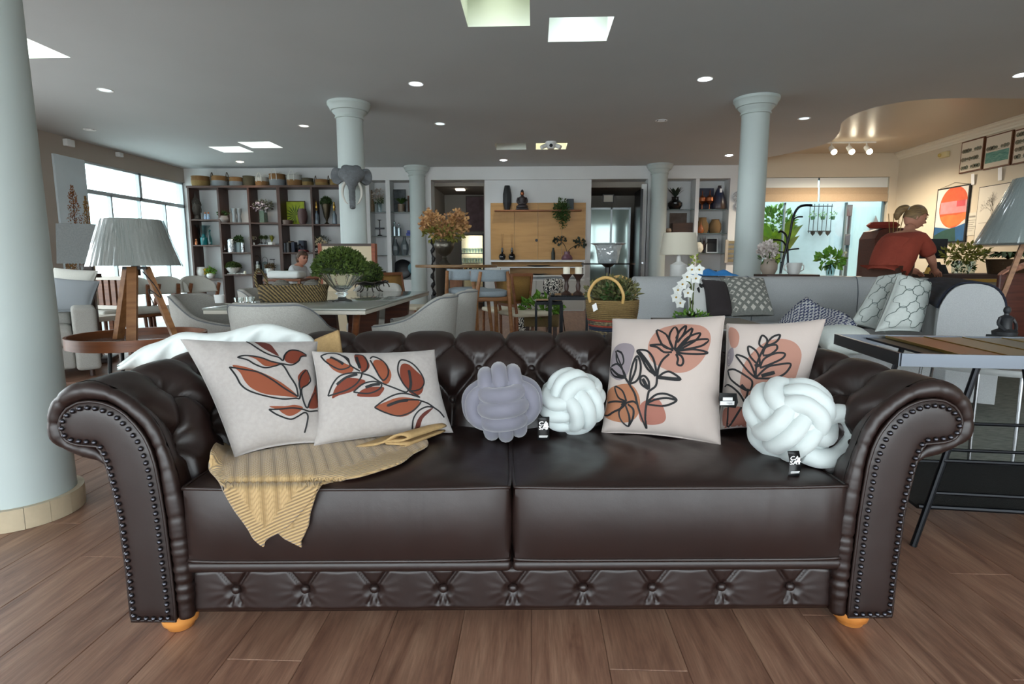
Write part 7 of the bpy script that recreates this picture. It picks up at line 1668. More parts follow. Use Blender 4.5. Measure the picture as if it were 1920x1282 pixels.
# ---- patio window, blinds
wp = struct(thing('window_2', '', '')); del wp['label']; del wp['category']
FR = M('patio_frame', '#6d8088', .4, metal=.4)
MB().box(4.78, 7.29, YB + .08, YB + .14, 2.7, 2.75).box(4.78, 4.82, YB + .08, YB + .14, 0, 2.7).box(7.25, 7.29, YB + .08, YB + .14, 0, 2.7).box(5.24, 5.27, YB + .08, YB + .14, 0, 2.25).box(6.5, 6.53, YB + .08, YB + .14, 0, 2.25).build('window_frame', FR, wp, smooth=0)
for a, b in ((4.82, 5.24), (5.27, 6.5), (6.53, 7.25)): MB().box(a, b, YB + .105, YB + .112, .03, 2.7).build('pane', PANE, wp, smooth=0)
BL = M('roman_blind', '#a8937a', .85, var=.05, vs=60); BLW = M('blind_top', '#d7dbd9', .8)
for k, (a, b) in enumerate(((4.79, 5.86), (5.90, 7.27))):
    t = thing('roman_blind', ('left', 'right')[k] + ' beige roman blind folded up over the patio window', 'blind', ((a + b) / 2, YB + .03, 0)); w = (b - a) / 2
    MB().box(-w, w, -.012, .0, 2.53, 2.74).build('blind_head', BLW, t, smooth=0)
    for z0, z1, y in ((2.40, 2.54, -.03), (2.255, 2.41, -.045)): MB().rbox(-w, w, y - .012, y + .006, z0, z1, .005).build('fold', BL, t)
# ---- patio: wall, side wall, big leaves, wall planter, gate
PW_ = M('patio_wall_paint', '#b9c6c9', .85, var=.06, vs=5)
struct(MB().box(4.0, 9.2, 14.6, 14.8, -.1, 3.4).box(8.6, 8.8, 12.5, 14.8, -.1, 3.4).box(3.9, 4.1, 12.75, 14.8, -.1, 3.4).build('wall_patio_outside', PW_, smooth=0))
struct(MB().box(3.9, 8.8, 12.5, 14.8, -.12, -.02).build('floor_patio', M('patio_floor', '#9aa0a0', .7), smooth=0))
struct(MB().box(3.9, 8.8, 12.5, 13.2, 3.2, 3.35).build('added_overhang', PW_, smooth=0))  # overhang slab added to hold back sky light from the patio wall
g = struct(thing('door_3', '', '')); del g['label']; del g['category']
gx = atY(1592, 440, 14.55).x
MB().box(gx, gx + 1.3, 14.5, 14.58, 0, 2.35).build('gate_leaf', M('gate_paint', '#b4c6c6', .7, var=.05, vs=3, aniso=(12, 1, 1)), g, smooth=0); MB().box(gx - .03, gx, 14.5, 14.6, 0, 2.4).build('gate_gap', M('gate_shadow', '#3a4648', .7), g, smooth=0); MB().cyl((gx - .12, 14.5, 1.25), (gx - .12, 14.4, 1.25), .03).tube([V(gx - .12, 14.42, 1.25), V(gx - .12, 14.42, 1.1)], .02, 8).build('gate_handle', M('brass_dark', '#6a6250', .4, metal=.8), g)
for k, z in enumerate((2.3, 1.6)): MB().rbox(gx - .14, gx - .02, 14.44, 14.49, z - .17, z + .1, .01).build('gate_plate', M('plate_brown', '#5a4a48', .6), g)
p = atY(1538, 410, 14.5); t = thing('wall_planter', 'black wrought iron rack with small green pots on the patio wall', 'planter', p)
for k in range(6): MB().cyl((-.26 + k * .104, 0, -.35), (-.26 + k * .104, 0, .36), .008, n=6).build('bar', BLACKM, t)
for z in (.3, -.3): MB().box(-.28, .28, -.01, .01, z - .012, z + .012).build('rail', BLACKM, t, smooth=0)
for k in range(3): MB().lathe([(.0, -.42), (.05, -.36), (.06, -.3)], (-.18 + k * .18, -.05, 0), 8, False).build('finial', BLACKM, t); x = -.22 + k * .24; MB().lathe([(.04, .0), (.055, .08)], (x, -.08, -.03), 12).build('pot', M('pot_green', '#2f5a3a', .5), t); foliage((x, -.08, .08), .07, 30, .05, seed=k).build('foliage', LEAFB, t, smooth=0)
p = atY(1641, 420, 14.45); t = thing('metal_leaf', 'brown metal leaf ornaments hanging on the patio gate', 'ornament', p)
for k, z in enumerate((0, -.42, -.85)): MB().add([(-.13, 0, z - .15), (0, -.02, z - .22), (.13, 0, z - .15), (.06, -.02, z + .05), (0, 0, z + .2), (-.06, -.02, z + .05)], [(0, 1, 2, 3, 4, 5)]).build('leaf_plate', M('rust_metal', '#7d6a66', .6), t, smooth=0)
MB().cyl((0, .005, -1.1), (0, .005, .2), .008, n=6).build('rod', M('rust_metal'), t)
p = atY(1452, 470, 13.6); t = thing('garden_plant', 'big bright green strap leaves growing in the patio', 'plant', (p.x, 13.6, 0)); blades((0, 0, .9), 34, 1.7, .8, .3, 4, droop=.42).build('foliage', M('garden_green', '#5f8f1e', .5, col2='#a0b82a', vs=4), t, smooth=60); MB().lathe([(.16, 0), (.2, .72), (0, .7)], n=16).build('planter', M('terracotta_pot', '#7d6a5a', .7), t); foliage((.1, .3, 1.9), (.45, .2, .4), 260, .16, seed=4).build('upper_foliage', LEAFB, t, smooth=0)
# ---- track lights under the raised ceiling
p = atZ(1585, 268, H2 - .02); t = thing('track_light', 'white three-spot track light under the raised ceiling', 'ceiling light', (p.x, p.y, H2 - .02)); MB().box(-.5, .55, -.02, .02, -.005, .02).build('track', WHITE, t, smooth=0)
for k, px in enumerate((1558, 1591, 1624)):
    q = atY(px, 285, p.y).x - p.x; hd = MB().cyl((q, 0, 0), (q, 0, -.08), .012).cyl((q, .02, -.07), (q + .02, -.06, -.16), .045, .05).build('spot_head', WHITE, t)
    MB().ball((q + .022, -.07, -.17), .05, 12, 8).build('bulb', emis('warm_bulb', '#fff1d2', 18), hd)
    l = bpy.data.lights.new('track_lamp', 'SPOT'); l.energy = 100; l.spot_size = radians(165); l.spot_blend = .7; l.color = (1, .86, .66); l.shadow_soft_size = .06; o = bpy.data.objects.new('track_lamp', l); COL.objects.link(o); o.parent = t; o.location = (q + .03, -.14, -.22)
# ---- pictures on the right wall
def rpic(name, label, y0, y1, z0, z1, frame, paper, fw=.02):
    t = thing(name, label, 'picture', (XR - .002, (y0 + y1) / 2, (z0 + z1) / 2)); w, h = (y1 - y0) / 2, (z1 - z0) / 2
    f_ = MB().box(-.03, 0, -w, w, -h, h).build('frame', frame, t, smooth=0); MB().box(-.033, -.03, -w + fw, w - fw, -h + fw, h - fw).build('print', paper, f_, smooth=0); return t, w - fw, h - fw
PAPER = M('warm_paper', '#d2c7b4', .7); FRB = wood('brown_frame', '#6a3d24', '#54301c', .5)
PEB = M('pebble_print', '#5a6a5c', .7, col2='#8a7a66', vs=40)
def pebbles(t, w, h, rows_):
    mb = MB(); rd = random.Random(3)
    for z in rows_:
        for i in range(8):
            if rd.random() < .2: continue
            y = -w * .8 + i * w * .23; r = rd.uniform(.03, .046); mb.add([(-.0335, y + r * cos(a * .79), z + r * .8 * sin(a * .79)) for a in range(8)], [tuple(range(8))])
        mb.add([(-.0334, -w * .88, z - .036), (-.0334, w * .88, z - .036), (-.0334, w * .88, z - .03), (-.0334, -w * .88, z - .03)], [(0, 1, 2, 3)])
    mb.build('painted_row', PEB, t, smooth=0)
t, w, h = rpic('framed_print', 'framed print of three rows of little trees, left of the upper row', 10.04, 10.54, 2.54, 3.07, FRB, PAPER); pebbles(t, w, h, (.1, -.04, -.18))
t, w, h = rpic('framed_print', 'framed print of trees above teal water, middle of the upper row', 9.47, 10.0, 2.52, 3.05, FRB, PAPER); pebbles(t, w, h, (.06,)); MB().box(-.034, -.033, -w * .95, w * .95, -.17, .0).build('painted_water', M('teal_paint', '#3d7a70', .6, col2='#7aa494', vs=14, aniso=(1, 1, 8)), t, smooth=0)
t, w, h = rpic('framed_print', 'framed print of many tree rows at the right edge of the upper row', 8.9, 9.43, 2.51, 3.03, FRB, PAPER); pebbles(t, w, h, (.18, .07, -.04, -.15))
t, w, h = rpic('abstract_picture', 'abstract picture of a big orange and pink sun over blue and green', 10.24, 11.03, 1.36, 2.34, BLACK, M('abstract_paper', '#c9c4bc', .6), .025)
def apoly(nm, pts, col, lay): MB().add([(-.0335 - .0004 * lay, -y * w, z * h) for y, z in pts], [tuple(range(len(pts)))]).build(nm, M(nm + col[1:], col, .6, var=.12, vs=9), t, smooth=0)
sun = [(.15 + .95 * cos(a), .28 + .78 * sin(a)) for a in [k * pi / 16 for k in range(32)]]; sun = [(min(1, max(-1, x)), min(1, z)) for x, z in sun]
apoly('sun_print', sun, '#c4502c', 1); apoly('pink_print', [(-.72, .05), (1, .05), (1, .5), (-.72, .5)], '#c07a7c', 2); apoly('orange_print', [(-.7, -.05), (-.2, .0), (.4, -.03), (1, .04), (1, -.2), (.5, -.42), (0, -.48), (-.45, -.3)], '#d06a34', 3); apoly('red_print', [(.35, .28), (.9, .28), (.9, .5), (.35, .5)], '#b8434a', 3)
apoly('sea_print', [(-1, -1), (1, -1), (1, -.36), (.5, -.46), (0, -.52), (-1, -.42)], '#24507a', 2); apoly('hill_print', [(-1, -1), (.5, -1), (.4, -.5), (0, -.52), (-.5, -.6), (-1, -.75)], '#22423a', 3)
MB().tube([V(-.02, -.36, .49), V(-.01, 0, .56), V(-.02, .36, .49)], .003, 5).build('hanging_wire', BLACKM, t)
t, w, h = rpic('tree_picture', 'large pale picture of one bare tree in thin black frame', 8.3, 10.03, 1.30, 2.25, BLACK, M('pale_sketch', '#cfc8ba', .7, var=.04, vs=2), .012)
mb = MB(); rd = random.Random(9)
def twig(p, a, L_, wd, d):
    q = (p[0] + L_ * cos(a), p[1] + L_ * sin(a)); s_ = (-sin(a) * wd, cos(a) * wd)
    mb.add([(-.0336, p[0] + s_[0], p[1] + s_[1]), (-.0336, p[0] - s_[0], p[1] - s_[1]), (-.0336, q[0] - s_[0] * .6, q[1] - s_[1] * .6), (-.0336, q[0] + s_[0] * .6, q[1] + s_[1] * .6)], [(0, 1, 2, 3)])
    if d: 
        for k in range(3): twig(q, a + rd.uniform(-.7, .7), L_ * rd.uniform(.6, .85), wd * .6, d - 1)
twig((.53, -.42), pi / 2, .2, .012, 0); twig((.53, -.22), pi / 2 + .05, .16, .01, 5); mb.add([(-.0334, -.1, -.12), (-.0334, .8, -.12), (-.0334, .8, -.115), (-.0334, -.1, -.115)], [(0, 1, 2, 3)]); mb.build('painted_tree', M('tree_ink', '#4a4238', .8), t, smooth=0)
for k, (px, py, s) in enumerate(((1825, 336, .09), (1876, 326, .1))): p = atX(px, py, XR - .02); o = MB().add([(0, -s * .4, -s), (0, s * .4, -s), (-.02, s * .4, s), (-.02, -s * .4, s)], [(0, 1, 2, 3)]).build('price_tag', TAGW, None, smooth=0); o.location = p; tag(o, ('left', 'right')[k] + ' white price tag hanging under the framed prints', 'tag', 'price tags on the wall')
p = atX(1822, 420, XR - .004); t = thing('paper_notice', 'white paper notice between the abstract and the tree picture', 'notice', p); MB().box(-.003, 0, -.13, .13, -.19, .19).build('sheet', M('notice_paper', '#c9c4b6', .8), t, smooth=0)
mb = MB().box(-.0045, -.003, -.07, .07, .11, .14)
for k in range(6): mb.box(-.0045, -.003, -.09 + .03 * (k % 3), .09, .06 - k * .035, .068 - k * .035)
mb.build('printed_lines', M('notice_ink', '#8a857c', .8), t, smooth=0)
p = atX(1771, 290, XR - .03); t = thing('emergency_light', 'small cream emergency light high on the right wall', 'light fitting', p); MB().rbox(-.04, .03, -.1, .1, -.05, .05, .01).build('box', M('cream_plastic', '#c9b98a', .5), t); MB().ball((-.05, .06, 0), .03, 8, 6).build('lens', M('lens_yellow', '#b09a50', .3), t)
# ---- counter, chest, things on the counter
kx0, ky0, kz = 4.42, 6.35, .885
t = thing('counter_desk', 'long dark wooden counter desk along the right side', 'desk', (0, 0, 0)); MB().rbox(kx0, 7.3, ky0, 7.15, kz - .05, kz, .006).build('desk_top', DARKW, t); MB().box(kx0 + .05, 7.25, ky0 + .06, 7.1, 0, kz - .08).build('body', M('desk_cream', '#8a8274', .6), t, smooth=0); MB().box(kx0, 7.3, ky0 + .01, ky0 + .05, kz - .085, kz - .052).build('brass_strip', M('brass', '#a88a48', .3, metal=.9), t, smooth=0)
p = atY(1752, 466, 7.0); t = thing('monitor', 'black flat computer monitor on the counter desk', 'monitor', (p.x, 7.0, kz + .001)); MB().rbox(-.16, .14, -.015, .015, .17, .40, .006).build('screen_back', M('monitor_black', '#1c2228', .35), t); MB().box(-.02, .02, .0, .02, .01, .2).lathe([(.09, 0), (.09, .01), (0, .012)], n=16).build('stand', BLACK, t)
for k, (px, w, h, c, lab) in enumerate(((1753, .07, .13, '#121316', 'black desk phone on the counter before the monitor'), (1766, .05, .1, '#1b1d22', 'small dark box right of the black phone'), (1742, .03, .07, '#c9a04a', 'small yellow jar left of the black phone'))): q = atY(px, 500, 6.6); o = MB().add([(-w, -w, 0), (w, -w, 0), (w, w, 0), (-w, w, 0), (-w * .3, -w * .2, h), (w * .6, -w * .2, h), (w * .7, w * .7, h), (-w * .4, w * .7, h)], [(3, 2, 1, 0), (4, 5, 6, 7), (0, 1, 5, 4), (1, 2, 6, 5), (2, 3, 7, 6), (3, 0, 4, 7)]).build('desk_item', M('desk_item%d' % k, c, .4), None, smooth=0); o.location = (q.x, 6.6, kz + .001); tag(o, lab, 'desk item')
for k, (px, sd) in enumerate(((1795, 3), (1818, 6))): q = atY(px, 500, 6.65); t = thing('flower_vase', ('left', 'right')[k] + ' glass vase of olive-green sprigs on the counter desk', 'flower vase', (q.x, 6.65, kz + .001)); MB().lathe([(0, 0), (.05, 0), (.055, .14), (.052, .14), (0, .01)], n=16, cap=False).build('vase', CLEAR, t); foliage((0, 0, .22), (.17, .1, .1), 130, .06, seed=sd).build('foliage', M('olive_sprig', '#5a5f22', .6, col2='#8a8430', vs=20), t, smooth=0); foliage((0, 0, .06), (.04, .04, .05), 30, .04, seed=sd).build('stems', LEAF, t, smooth=0)
q = atY(1892, 500, 6.5); t = thing('fern_basket', 'brown basket of drooping green fern on the counter desk', 'planter', (q.x, 6.5, kz + .001)); MB().lathe([(0, 0), (.18, 0), (.21, .16), (.19, .16), (0, .14)], n=22, cap=False).build('basket', weave_mat('brown_wicker', '#5a4228', '#3a2a1a', 40), t); blades((-.02, 0, .16), 90, .3, .36, .05, 7, droop=.95).build('foliage', LEAF, t, smooth=0)
p = atY(1662, 470, 9.4); t = thing('drawer_chest', 'red-brown wooden chest of drawers with arched top behind the woman', 'chest', (p.x, 9.4, 0)); RB = wood('mahogany', '#5a2c22', '#431f19', .35)
MB().prism([(-.32, 0), (.32, 0), (.32, 1.38), (.26, 1.5), (.1, 1.54), (-.1, 1.54), (-.26, 1.5), (-.32, 1.38)], -.22, .22, lambda a, b, h_: (a, h_, b)).build('body', RB, t, smooth=0)
for k in range(6): d = MB().rbox(-.27, .27, -.25, -.221, .1 + k * .21, .28 + k * .21, .012).build('drawer', RB, t); MB().ball((0, -.26, .19 + k * .21), .02, 8, 6).build('knob', GOLD, d)
t = thing('reed_vase', 'thin dry reeds standing behind the woman', 'dry reeds', (atY(1686, 430, 9.0).x, 9.1, 0)); MB().lathe([(.08, 0), (.1, .5), (.06, .9), (.07, 1.0)], n=14).build('vase', M('dark_ceramic'), t)
for a in (-.12, -.04, .05, .11): MB().cyl((0, 0, .95), (a, 0, 1.75), .006, n=6).build('reed', M('dry_reed', '#8a7444', .8), t)
o = MB().lathe([(.001, 0), (.1, 0), (.13, .08), (.1, .16), (.0, .17)], n=16, cap=False).build('red_cloth_bundle', M('red_cloth', '#8a3328', .8, bump=.5, bs=12), None); o.location = (atY(1655, 432, 9.4).x, 9.4, 1.545); o.scale = (2, 1, .6); tag(o, 'red folded cloth on top of the drawer chest', 'cloth')
t = thing('white_framed_table', 'dark framed white side table between patio window and chest', 'table', (atY(1608, 517, 8.0).x, 8.0, 0)); MB().box(-.28, .28, -.2, .2, .78, .82).build('table_top', DARKW, t, smooth=0); MB().box(-.25, .25, -.18, .18, .3, .775).build('white_panel', CER, t, smooth=0)
for x in (-.26, .26): MB().box(x - .02, x + .02, -.2, .2, 0, .78).build('leg_frame', DARKW, t, smooth=0)
# ---- plastic-wrapped lamp at the right edge
lx = atY(1945, 420, 3.95).x
tripod_lamp('tripod floor lamp with plastic-wrapped pale shade at the right edge of the photo', (lx, 3.95, 0), .2, 0, 1.135, 1.56, .315, .14, plastic_shade_mat('pale_shade_wrapped', '#9aa5a4', 3), .3, .06)
# ---- dark wooden cabinet-back chair with the second person's hand on it
p = atY(1897, 560, 5.25); t = thing('wooden_armchair', 'dark red-brown wooden high-back chair at the right edge', 'chair', (p.x + .12, 5.25, 0)); MB().rbox(-.26, .26, -.02, .02, .3, .915, .012).build('backrest', RB, t); MB().rbox(-.26, .26, .02, .48, .4, .45, .012).build('seat', RB, t)
for x in (-.24, .24):
    for y in (0, .45): MB().box(x - .02, x + .02, y - .02, y + .02, 0, .4).build('leg', RB, t, smooth=0)
# ---- round nickel table with statue, rug
rx, ry, rz_ = atY(1868, 680, 3.0).x, 3.0, .52
NK = M('nickel', '#8f9294', .22, metal=1)
t = thing('nickel_table', 'round white side table with bent nickel tube legs, under the black tray table', 'side table', (rx, ry, 0)); MB().lathe([(0, rz_ - .03), (.42, rz_ - .03), (.425, rz_ - .015), (.42, rz_), (0, rz_)], n=48, cap=False).build('table_top', M('pale_round_top', '#a5a9a8', .3), t, smooth=40)
for a in (2.2, 4.1, 5.6): d = V(cos(a), sin(a), 0); s = V(-sin(a), cos(a), 0); MB().tube(spline([d * .3 + s * .08 + V(0, 0, rz_ - .03), d * .33 + s * .08 + V(0, 0, .06), d * .33 + s * .06 + V(0, 0, .012), d * .33 - s * .06 + V(0, 0, .012), d * .33 - s * .08 + V(0, 0, .06), d * .3 - s * .08 + V(0, 0, rz_ - .03)], 4), .008, 8).build('leg', NK, t)
p = atY(1884, 620, 3.15); t = thing('seated_statue', 'small dark seated meditating statue on a grey block, right edge', 'statue', (p.x, 3.15, rz_ + .001)); MB().rbox(-.06, .06, -.05, .05, 0, .1, .004).build('block', M('grey_block', '#2f3538', .5), t); DK = M('statue_charcoal', '#26282b', .5)
MB().lathe([(0, .1), (.055, .102), (.058, .12), (.03, .135), (.028, .17), (.035, .195), (.012, .21), (.011, .22)], n=14, cap=False).build('body', DK, t); MB().ball((0, 0, .235), (.017, .018, .022), 10, 8).build('head', DK, t)
for s in (-1, 1): MB().tube(spline([V(s * .032, 0, .195), V(s * .046, -.01, .16), V(s * .025, -.04, .13)], 4), .008, 6).build('arm', DK, t)
lobj('dark_dish', 'flat dark round dish beside the small seated statue', 'dish', [(0, 0), (.05, 0), (.07, .012), (.068, .014), (0, .006)], BLACK, atY(1837, 620, 3.1) * 1 - V(0, 0, atY(1837, 620, 3.1).z - rz_ - .001), 20)
RUG = M('grey_rug', '#8d9088', .95, col2='#6a6e68', vs=18, aniso=(1, 6, 1), bump=.6, bs=200)
o = MB().rbox(1.75, 4.4, 2.55, 5.4, .0, .012, .004).build('area_rug', RUG, None); tag(o, 'pale grey-green rug under the sectional and nickel table', 'rug')
# ---- black tray table at the right
TZ2 = .70; pts = [atZ(1690, 662, TZ2), atZ(1653, 626, TZ2)]
fx, fy = pts[0].x, pts[0].y; by_ = pts[1].y; bx_ = pts[1].x
t = thing('tray_rack', 'black metal tray table with board inserts at the right edge', 'side table', (fx, fy, 0), radians(-6)); L_, Dp = .95, by_ - fy
STEEL = M('blackened_steel', '#666c74', .3, metal=.85)
MB().box(0, L_, -.006, .006, TZ2 - .045, TZ2).build('front_rail', STEEL, t, smooth=0); MB().box(0, L_, Dp - .012, Dp, TZ2 - .045, TZ2).build('back_rail', STEEL, t, smooth=0)
for x in (0, L_): MB().box(x - .006, x + .006, 0, Dp, TZ2 - .045, TZ2).build('side_rail', STEEL, t, smooth=0)
MB().box(.12, L_, .006, Dp - .012, TZ2 - .02, TZ2 - .012).build('tray_bed', M('tray_black', '#1a1c20', .4, metal=.3), t, smooth=0)
cols_ = ('#8a5a38', '#8a7456', '#7d7466', '#8a7a5c', '#6a5a48')
for k in range(5): x = .2 + k * .15; MB().rbox(x, x + .138, .01, Dp - .02, TZ2 - .011, TZ2 - .004, .001, 1).build('sample_board', wood('board%d' % k, cols_[k], cols_[k], .35, 3, (10, 1, 1)), t); MB().box(x - .008, x - .004, .01, Dp - .02, TZ2 - .011, TZ2 - .001).build('brass_divider', M('brass'), t, smooth=0)
for y, s in ((.03, -1), (Dp - .03, 1)):
    for x0, x1 in ((.26, .10), (.72, .88)): MB().tube([V(x0, y, TZ2 - .045), V(x1, y + s * .03, 0)], .011, 10).build('leg', BLACKM, t)
    for z in (.32, .20): xx = .26 - (TZ2 - z) * .16 / TZ2; MB().tube([V(xx - .0, y + s * .02, z), V(.98 - xx, y + s * .02, z)], .0075, 8).build('cross_bar', BLACKM, t)
MESH = weave_mat('black_mesh', '#1c1e20', '#0a0b0c', 110); MB().box(.11, .87, .02, Dp - .02, .135, .145).build('mesh_shelf', MESH, t, smooth=0)
for y in (.015, Dp - .015): MB().tube([V(.11, y, .145), V(.87, y, .145)], .009, 8).build('shelf_edge', BLACKM, t)
# ================================================================ PEOPLE
SKIN = M('skin', '#b07c66', .55, var=.05, vs=20)
def skin_obj(name, verts, edges, radii, mat, parent, root=0, sub=2):
    me = bpy.data.meshes.new(name); me.from_pydata([tuple(v) for v in verts], edges, []); me.materials.append(mat)
    o = bpy.data.objects.new(name, me); COL.objects.link(o); o.parent = parent
    m = o.modifiers.new('skin', 'SKIN'); m.use_smooth_shade = True
    for i, r in enumerate(radii):
        sv = me.skin_vertices[0].data[i]; sv.radius = (r, r) if not isinstance(r, tuple) else r; sv.use_root = (i == root)
    s = o.modifiers.new('sub', 'SUBSURF'); s.levels = s.render_levels = sub
    # bake to a plain mesh
    dg = bpy.context.evaluated_depsgraph_get(); ev = bpy.data.meshes.new_from_object(o.evaluated_get(dg)); o.modifiers.clear(); o.data = ev
    ev.polygons.foreach_set('use_smooth', [True] * len(ev.polygons)); return o
def head_mb(c, yaw, pitch, s=1.0):
    """head with nose, brow, chin and ears; faces +x before rotation"""
    R = Matrix.Rotation(yaw, 4, 'Z') @ Matrix.Rotation(pitch, 4, 'Y'); mb = MB(); mb.x = Matrix.Translation(c) @ R @ Matrix.Scale(s, 4)
    def f(u, v):
        a = 2 * pi * u; k = pi * v; x, y, z = sin(k) * cos(a), sin(k) * sin(a), -cos(k)
        fr = max(0, x); w = .078 - .014 * smoothstep(0, .9, -z); X = x * (.098 + (.006 if x < 0 else 0)); Y = y * w; Z = z * .118
        if z < 0: X += .012 * fr * (-z)                                      # jaw and chin forward
        g = exp(-(y / .16) ** 2) * fr
        X += g * (.024 * exp(-((z + .12) / .13) ** 2) + .008 * exp(-((z + .47) / .07) ** 2) + .01 * exp(-((z + .8) / .12) ** 2) - .006 * exp(-((z + .33) / .05) ** 2))   # nose, lips, chin
        for sy in (-1, 1): X -= fr * .010 * exp(-((y - sy * .4) / .16) ** 2) * exp(-((z - .1) / .12) ** 2)
        return V(X, Y, Z)
    mb.grid(f, 48, 36, cu=True)
    for sy in (-1, 1): mb.ball((-.012, sy * .078, -.005), (.02, .01, .033), 10, 8)
    return mb, mb.x
def add_face(t, X, s=1):
    for sy in (-1, 1):
        o = MB(); o.x = X; o.ball((.083, sy * .032, .012), .0115, 10, 8).build('eye', M('eye_dark', '#2a1f1a', .3), t)
        o = MB(); o.x = X; o.tube([V(.09, sy * .018, .032), V(.094, sy * .033, .037), V(.084, sy * .05, .031)], .004, 6).build('eyebrow', M('brow_brown', '#5a4434', .8), t)
    o = MB(); o.x = X; o.tube([V(.094, -.022, -.055), V(.104, 0, -.053), V(.094, .022, -.055)], [.003, .006, .003], 6).build('lips', M('lips', '#96544c', .5), t)
def hand_pts(wrist, d, n, L_=.17):
    """palm and five finger chains: list of (points, radii)"""
    d = Vector(d).normalized(); n = Vector(n).normalized(); s = d.cross(n).normalized(); w = Vector(wrist); out = []
    for k, (o_, l) in enumerate(((-.03, .068), (-.01, .078), (.01, .074), (.03, .058))):
        b = w + d * .085 + s * o_; out.append(([w + d * .03 + s * o_ * .6, b, b + d * l * .5 - n * .006, b + d * l - n * .022], [.013, .0105, .009, .007]))
    out.append(([w + d * .025 - s * .02, w + d * .05 - s * .048 - n * .008, w + d * .085 - s * .06 - n * .016], [.014, .011, .008]))
    return out
def hand(t_, wrist, d, n, mat):
    mb = MB(); d = Vector(d).normalized(); n = Vector(n).normalized(); s = d.cross(n).normalized(); w = Vector(wrist)
    mb.tube([w - d * .03, w, w + d * .04, w + d * .08], [.024, .026, .034, .03], 12)
    for P, r in hand_pts(wrist, d, n):
        q = spline(P, 4); mb.tube(q, [r[0] + (r[-1] - r[0]) * i / (len(q) - 1) for i in range(len(q))], 8); mb.ball(q[-1], r[-1], 8, 6)
    return mb
def merge_into(o, mb):
    bm = bmesh.new(); bm.from_mesh(o.data); b2 = bpy.data.meshes.new('tmp'); b2.from_pydata(mb.v, [], mb.f); bm.from_mesh(b2); bmesh.ops.recalc_face_normals(bm, faces=bm.faces[:]); bm.to_mesh(o.data); bm.free()
    o.data.polygons.foreach_set('use_smooth', [True] * len(o.data.polygons))
# ---- woman in a terracotta shirt leaning over the counter
OX, OY = 3.76, 6.1
w_ = thing('person', 'woman with blonde ponytail in terracotta shirt leaning over the counter', 'person', (OX, OY, 0), radians(24))
J = dict(pel=V(-.10, 0, .88), wai=V(-.05, 0, 1.04), che=V(.05, 0, 1.21), nb=V(.125, 0, 1.335), hd=V(.19, 0, 1.40), shr=V(.09, -.175, 1.25), elr=V(.22, -.21, 1.03), wrr=V(.40, -.13, .93), shl=V(.1, .175, 1.25), ell=V(.24, .2, 1.04), wrl=V(.42, .12, .93),
         hr=V(-.1, -.09, .84), kr=V(-.06, -.1, .46), ar=V(-.12, -.1, .08), tr=V(.06, -.11, .035), hl=V(-.1, .09, .84), kl=V(-.02, .1, .46), al=V(-.06, .1, .08), tl=V(.12, .11, .035))
K = list(J); E_ = [('pel', 'wai'), ('wai', 'che'), ('che', 'nb'), ('nb', 'hd'), ('che', 'shr'), ('shr', 'elr'), ('elr', 'wrr'), ('che', 'shl'), ('shl', 'ell'), ('ell', 'wrl'), ('pel', 'hr'), ('hr', 'kr'), ('kr', 'ar'), ('ar', 'tr'), ('pel', 'hl'), ('hl', 'kl'), ('kl', 'al'), ('al', 'tl')]
Rd = dict(pel=.13, wai=.125, che=.13, nb=.058, hd=.055, shr=.062, elr=.043, wrr=.028, shl=.062, ell=.043, wrl=.028, hr=.10, kr=.062, ar=.042, tr=.035, hl=.10, kl=.062, al=.042, tl=.035)
body = skin_obj('body', [J[k] for k in K], [(K.index(a), K.index(b)) for a, b in E_], [Rd[k] for k in K], SKIN, w_)
hm, hx = head_mb(V(.225, -.0, 1.475), radians(-34), radians(22), 1.0); merge_into(body, hm)
merge_into(body, hand(w_, J['wrr'], (.9, .25, -.28), (0, 0, 1), SKIN)); merge_into(body, hand(w_, J['wrl'], (.9, -.2, -.28), (0, 0, 1), SKIN))
add_face(w_, hx)
TERS = M('terracotta_shirt', '#8a3a2a', .85, var=.08, vs=8, bump=.5, bs=16, bdist=.02)
sj = [('pel0', V(-.13, 0, .90), (.2, .17)), ('wai', J['wai'], (.2, .17)), ('che', J['che'], (.205, .165)), ('nb', V(.105, 0, 1.315), .10), ('shr', J['shr'], .092), ('er', J['shr'].lerp(J['elr'], .82), .085), ('shl', J['shl'], .092), ('el', J['shl'].lerp(J['ell'], .82), .085)]
skin_obj('shirt', [a[1] for a in sj], [(0, 1), (1, 2), (2, 3), (2, 4), (4, 5), (2, 6), (6, 7)], [a[2] for a in sj], TERS, w_, 1)
tj = [('p', V(-.12, 0, .85), (.165, .145)), ('hr', J['hr'], .125), ('kr', J['kr'], .085), ('ar', J['ar'] + V(0, 0, .03), .07), ('hl', J['hl'], .125), ('kl', J['kl'], .085), ('al', J['al'] + V(0, 0, .03), .07)]
skin_obj('trousers', [a[1] for a in tj], [(0, 1), (1, 2), (2, 3), (0, 4), (4, 5), (5, 6)], [a[2] for a in tj], M('brown_trousers', '#4a3024', .8), w_)
HAIR = M('blonde_hair', '#8a7048', .6, col2='#5a4630', vs=14, aniso=(1, 1, 8))
mb = MB(); mb.x = hx
def cap(u, v):
    a = 2 * pi * u; k = pi * (.0 + .60 * v); x, y, z = sin(k) * cos(a), sin(k) * sin(a), cos(k); lim = .42 if x > 0 else -.4
    z2 = max(z, lim - .9 * max(0, -x) * 0 - (.0 if x > .3 else .35 * (1 - max(0, x)))); return V(x * .108 - .006, y * .088, z2 * .126 + .004)
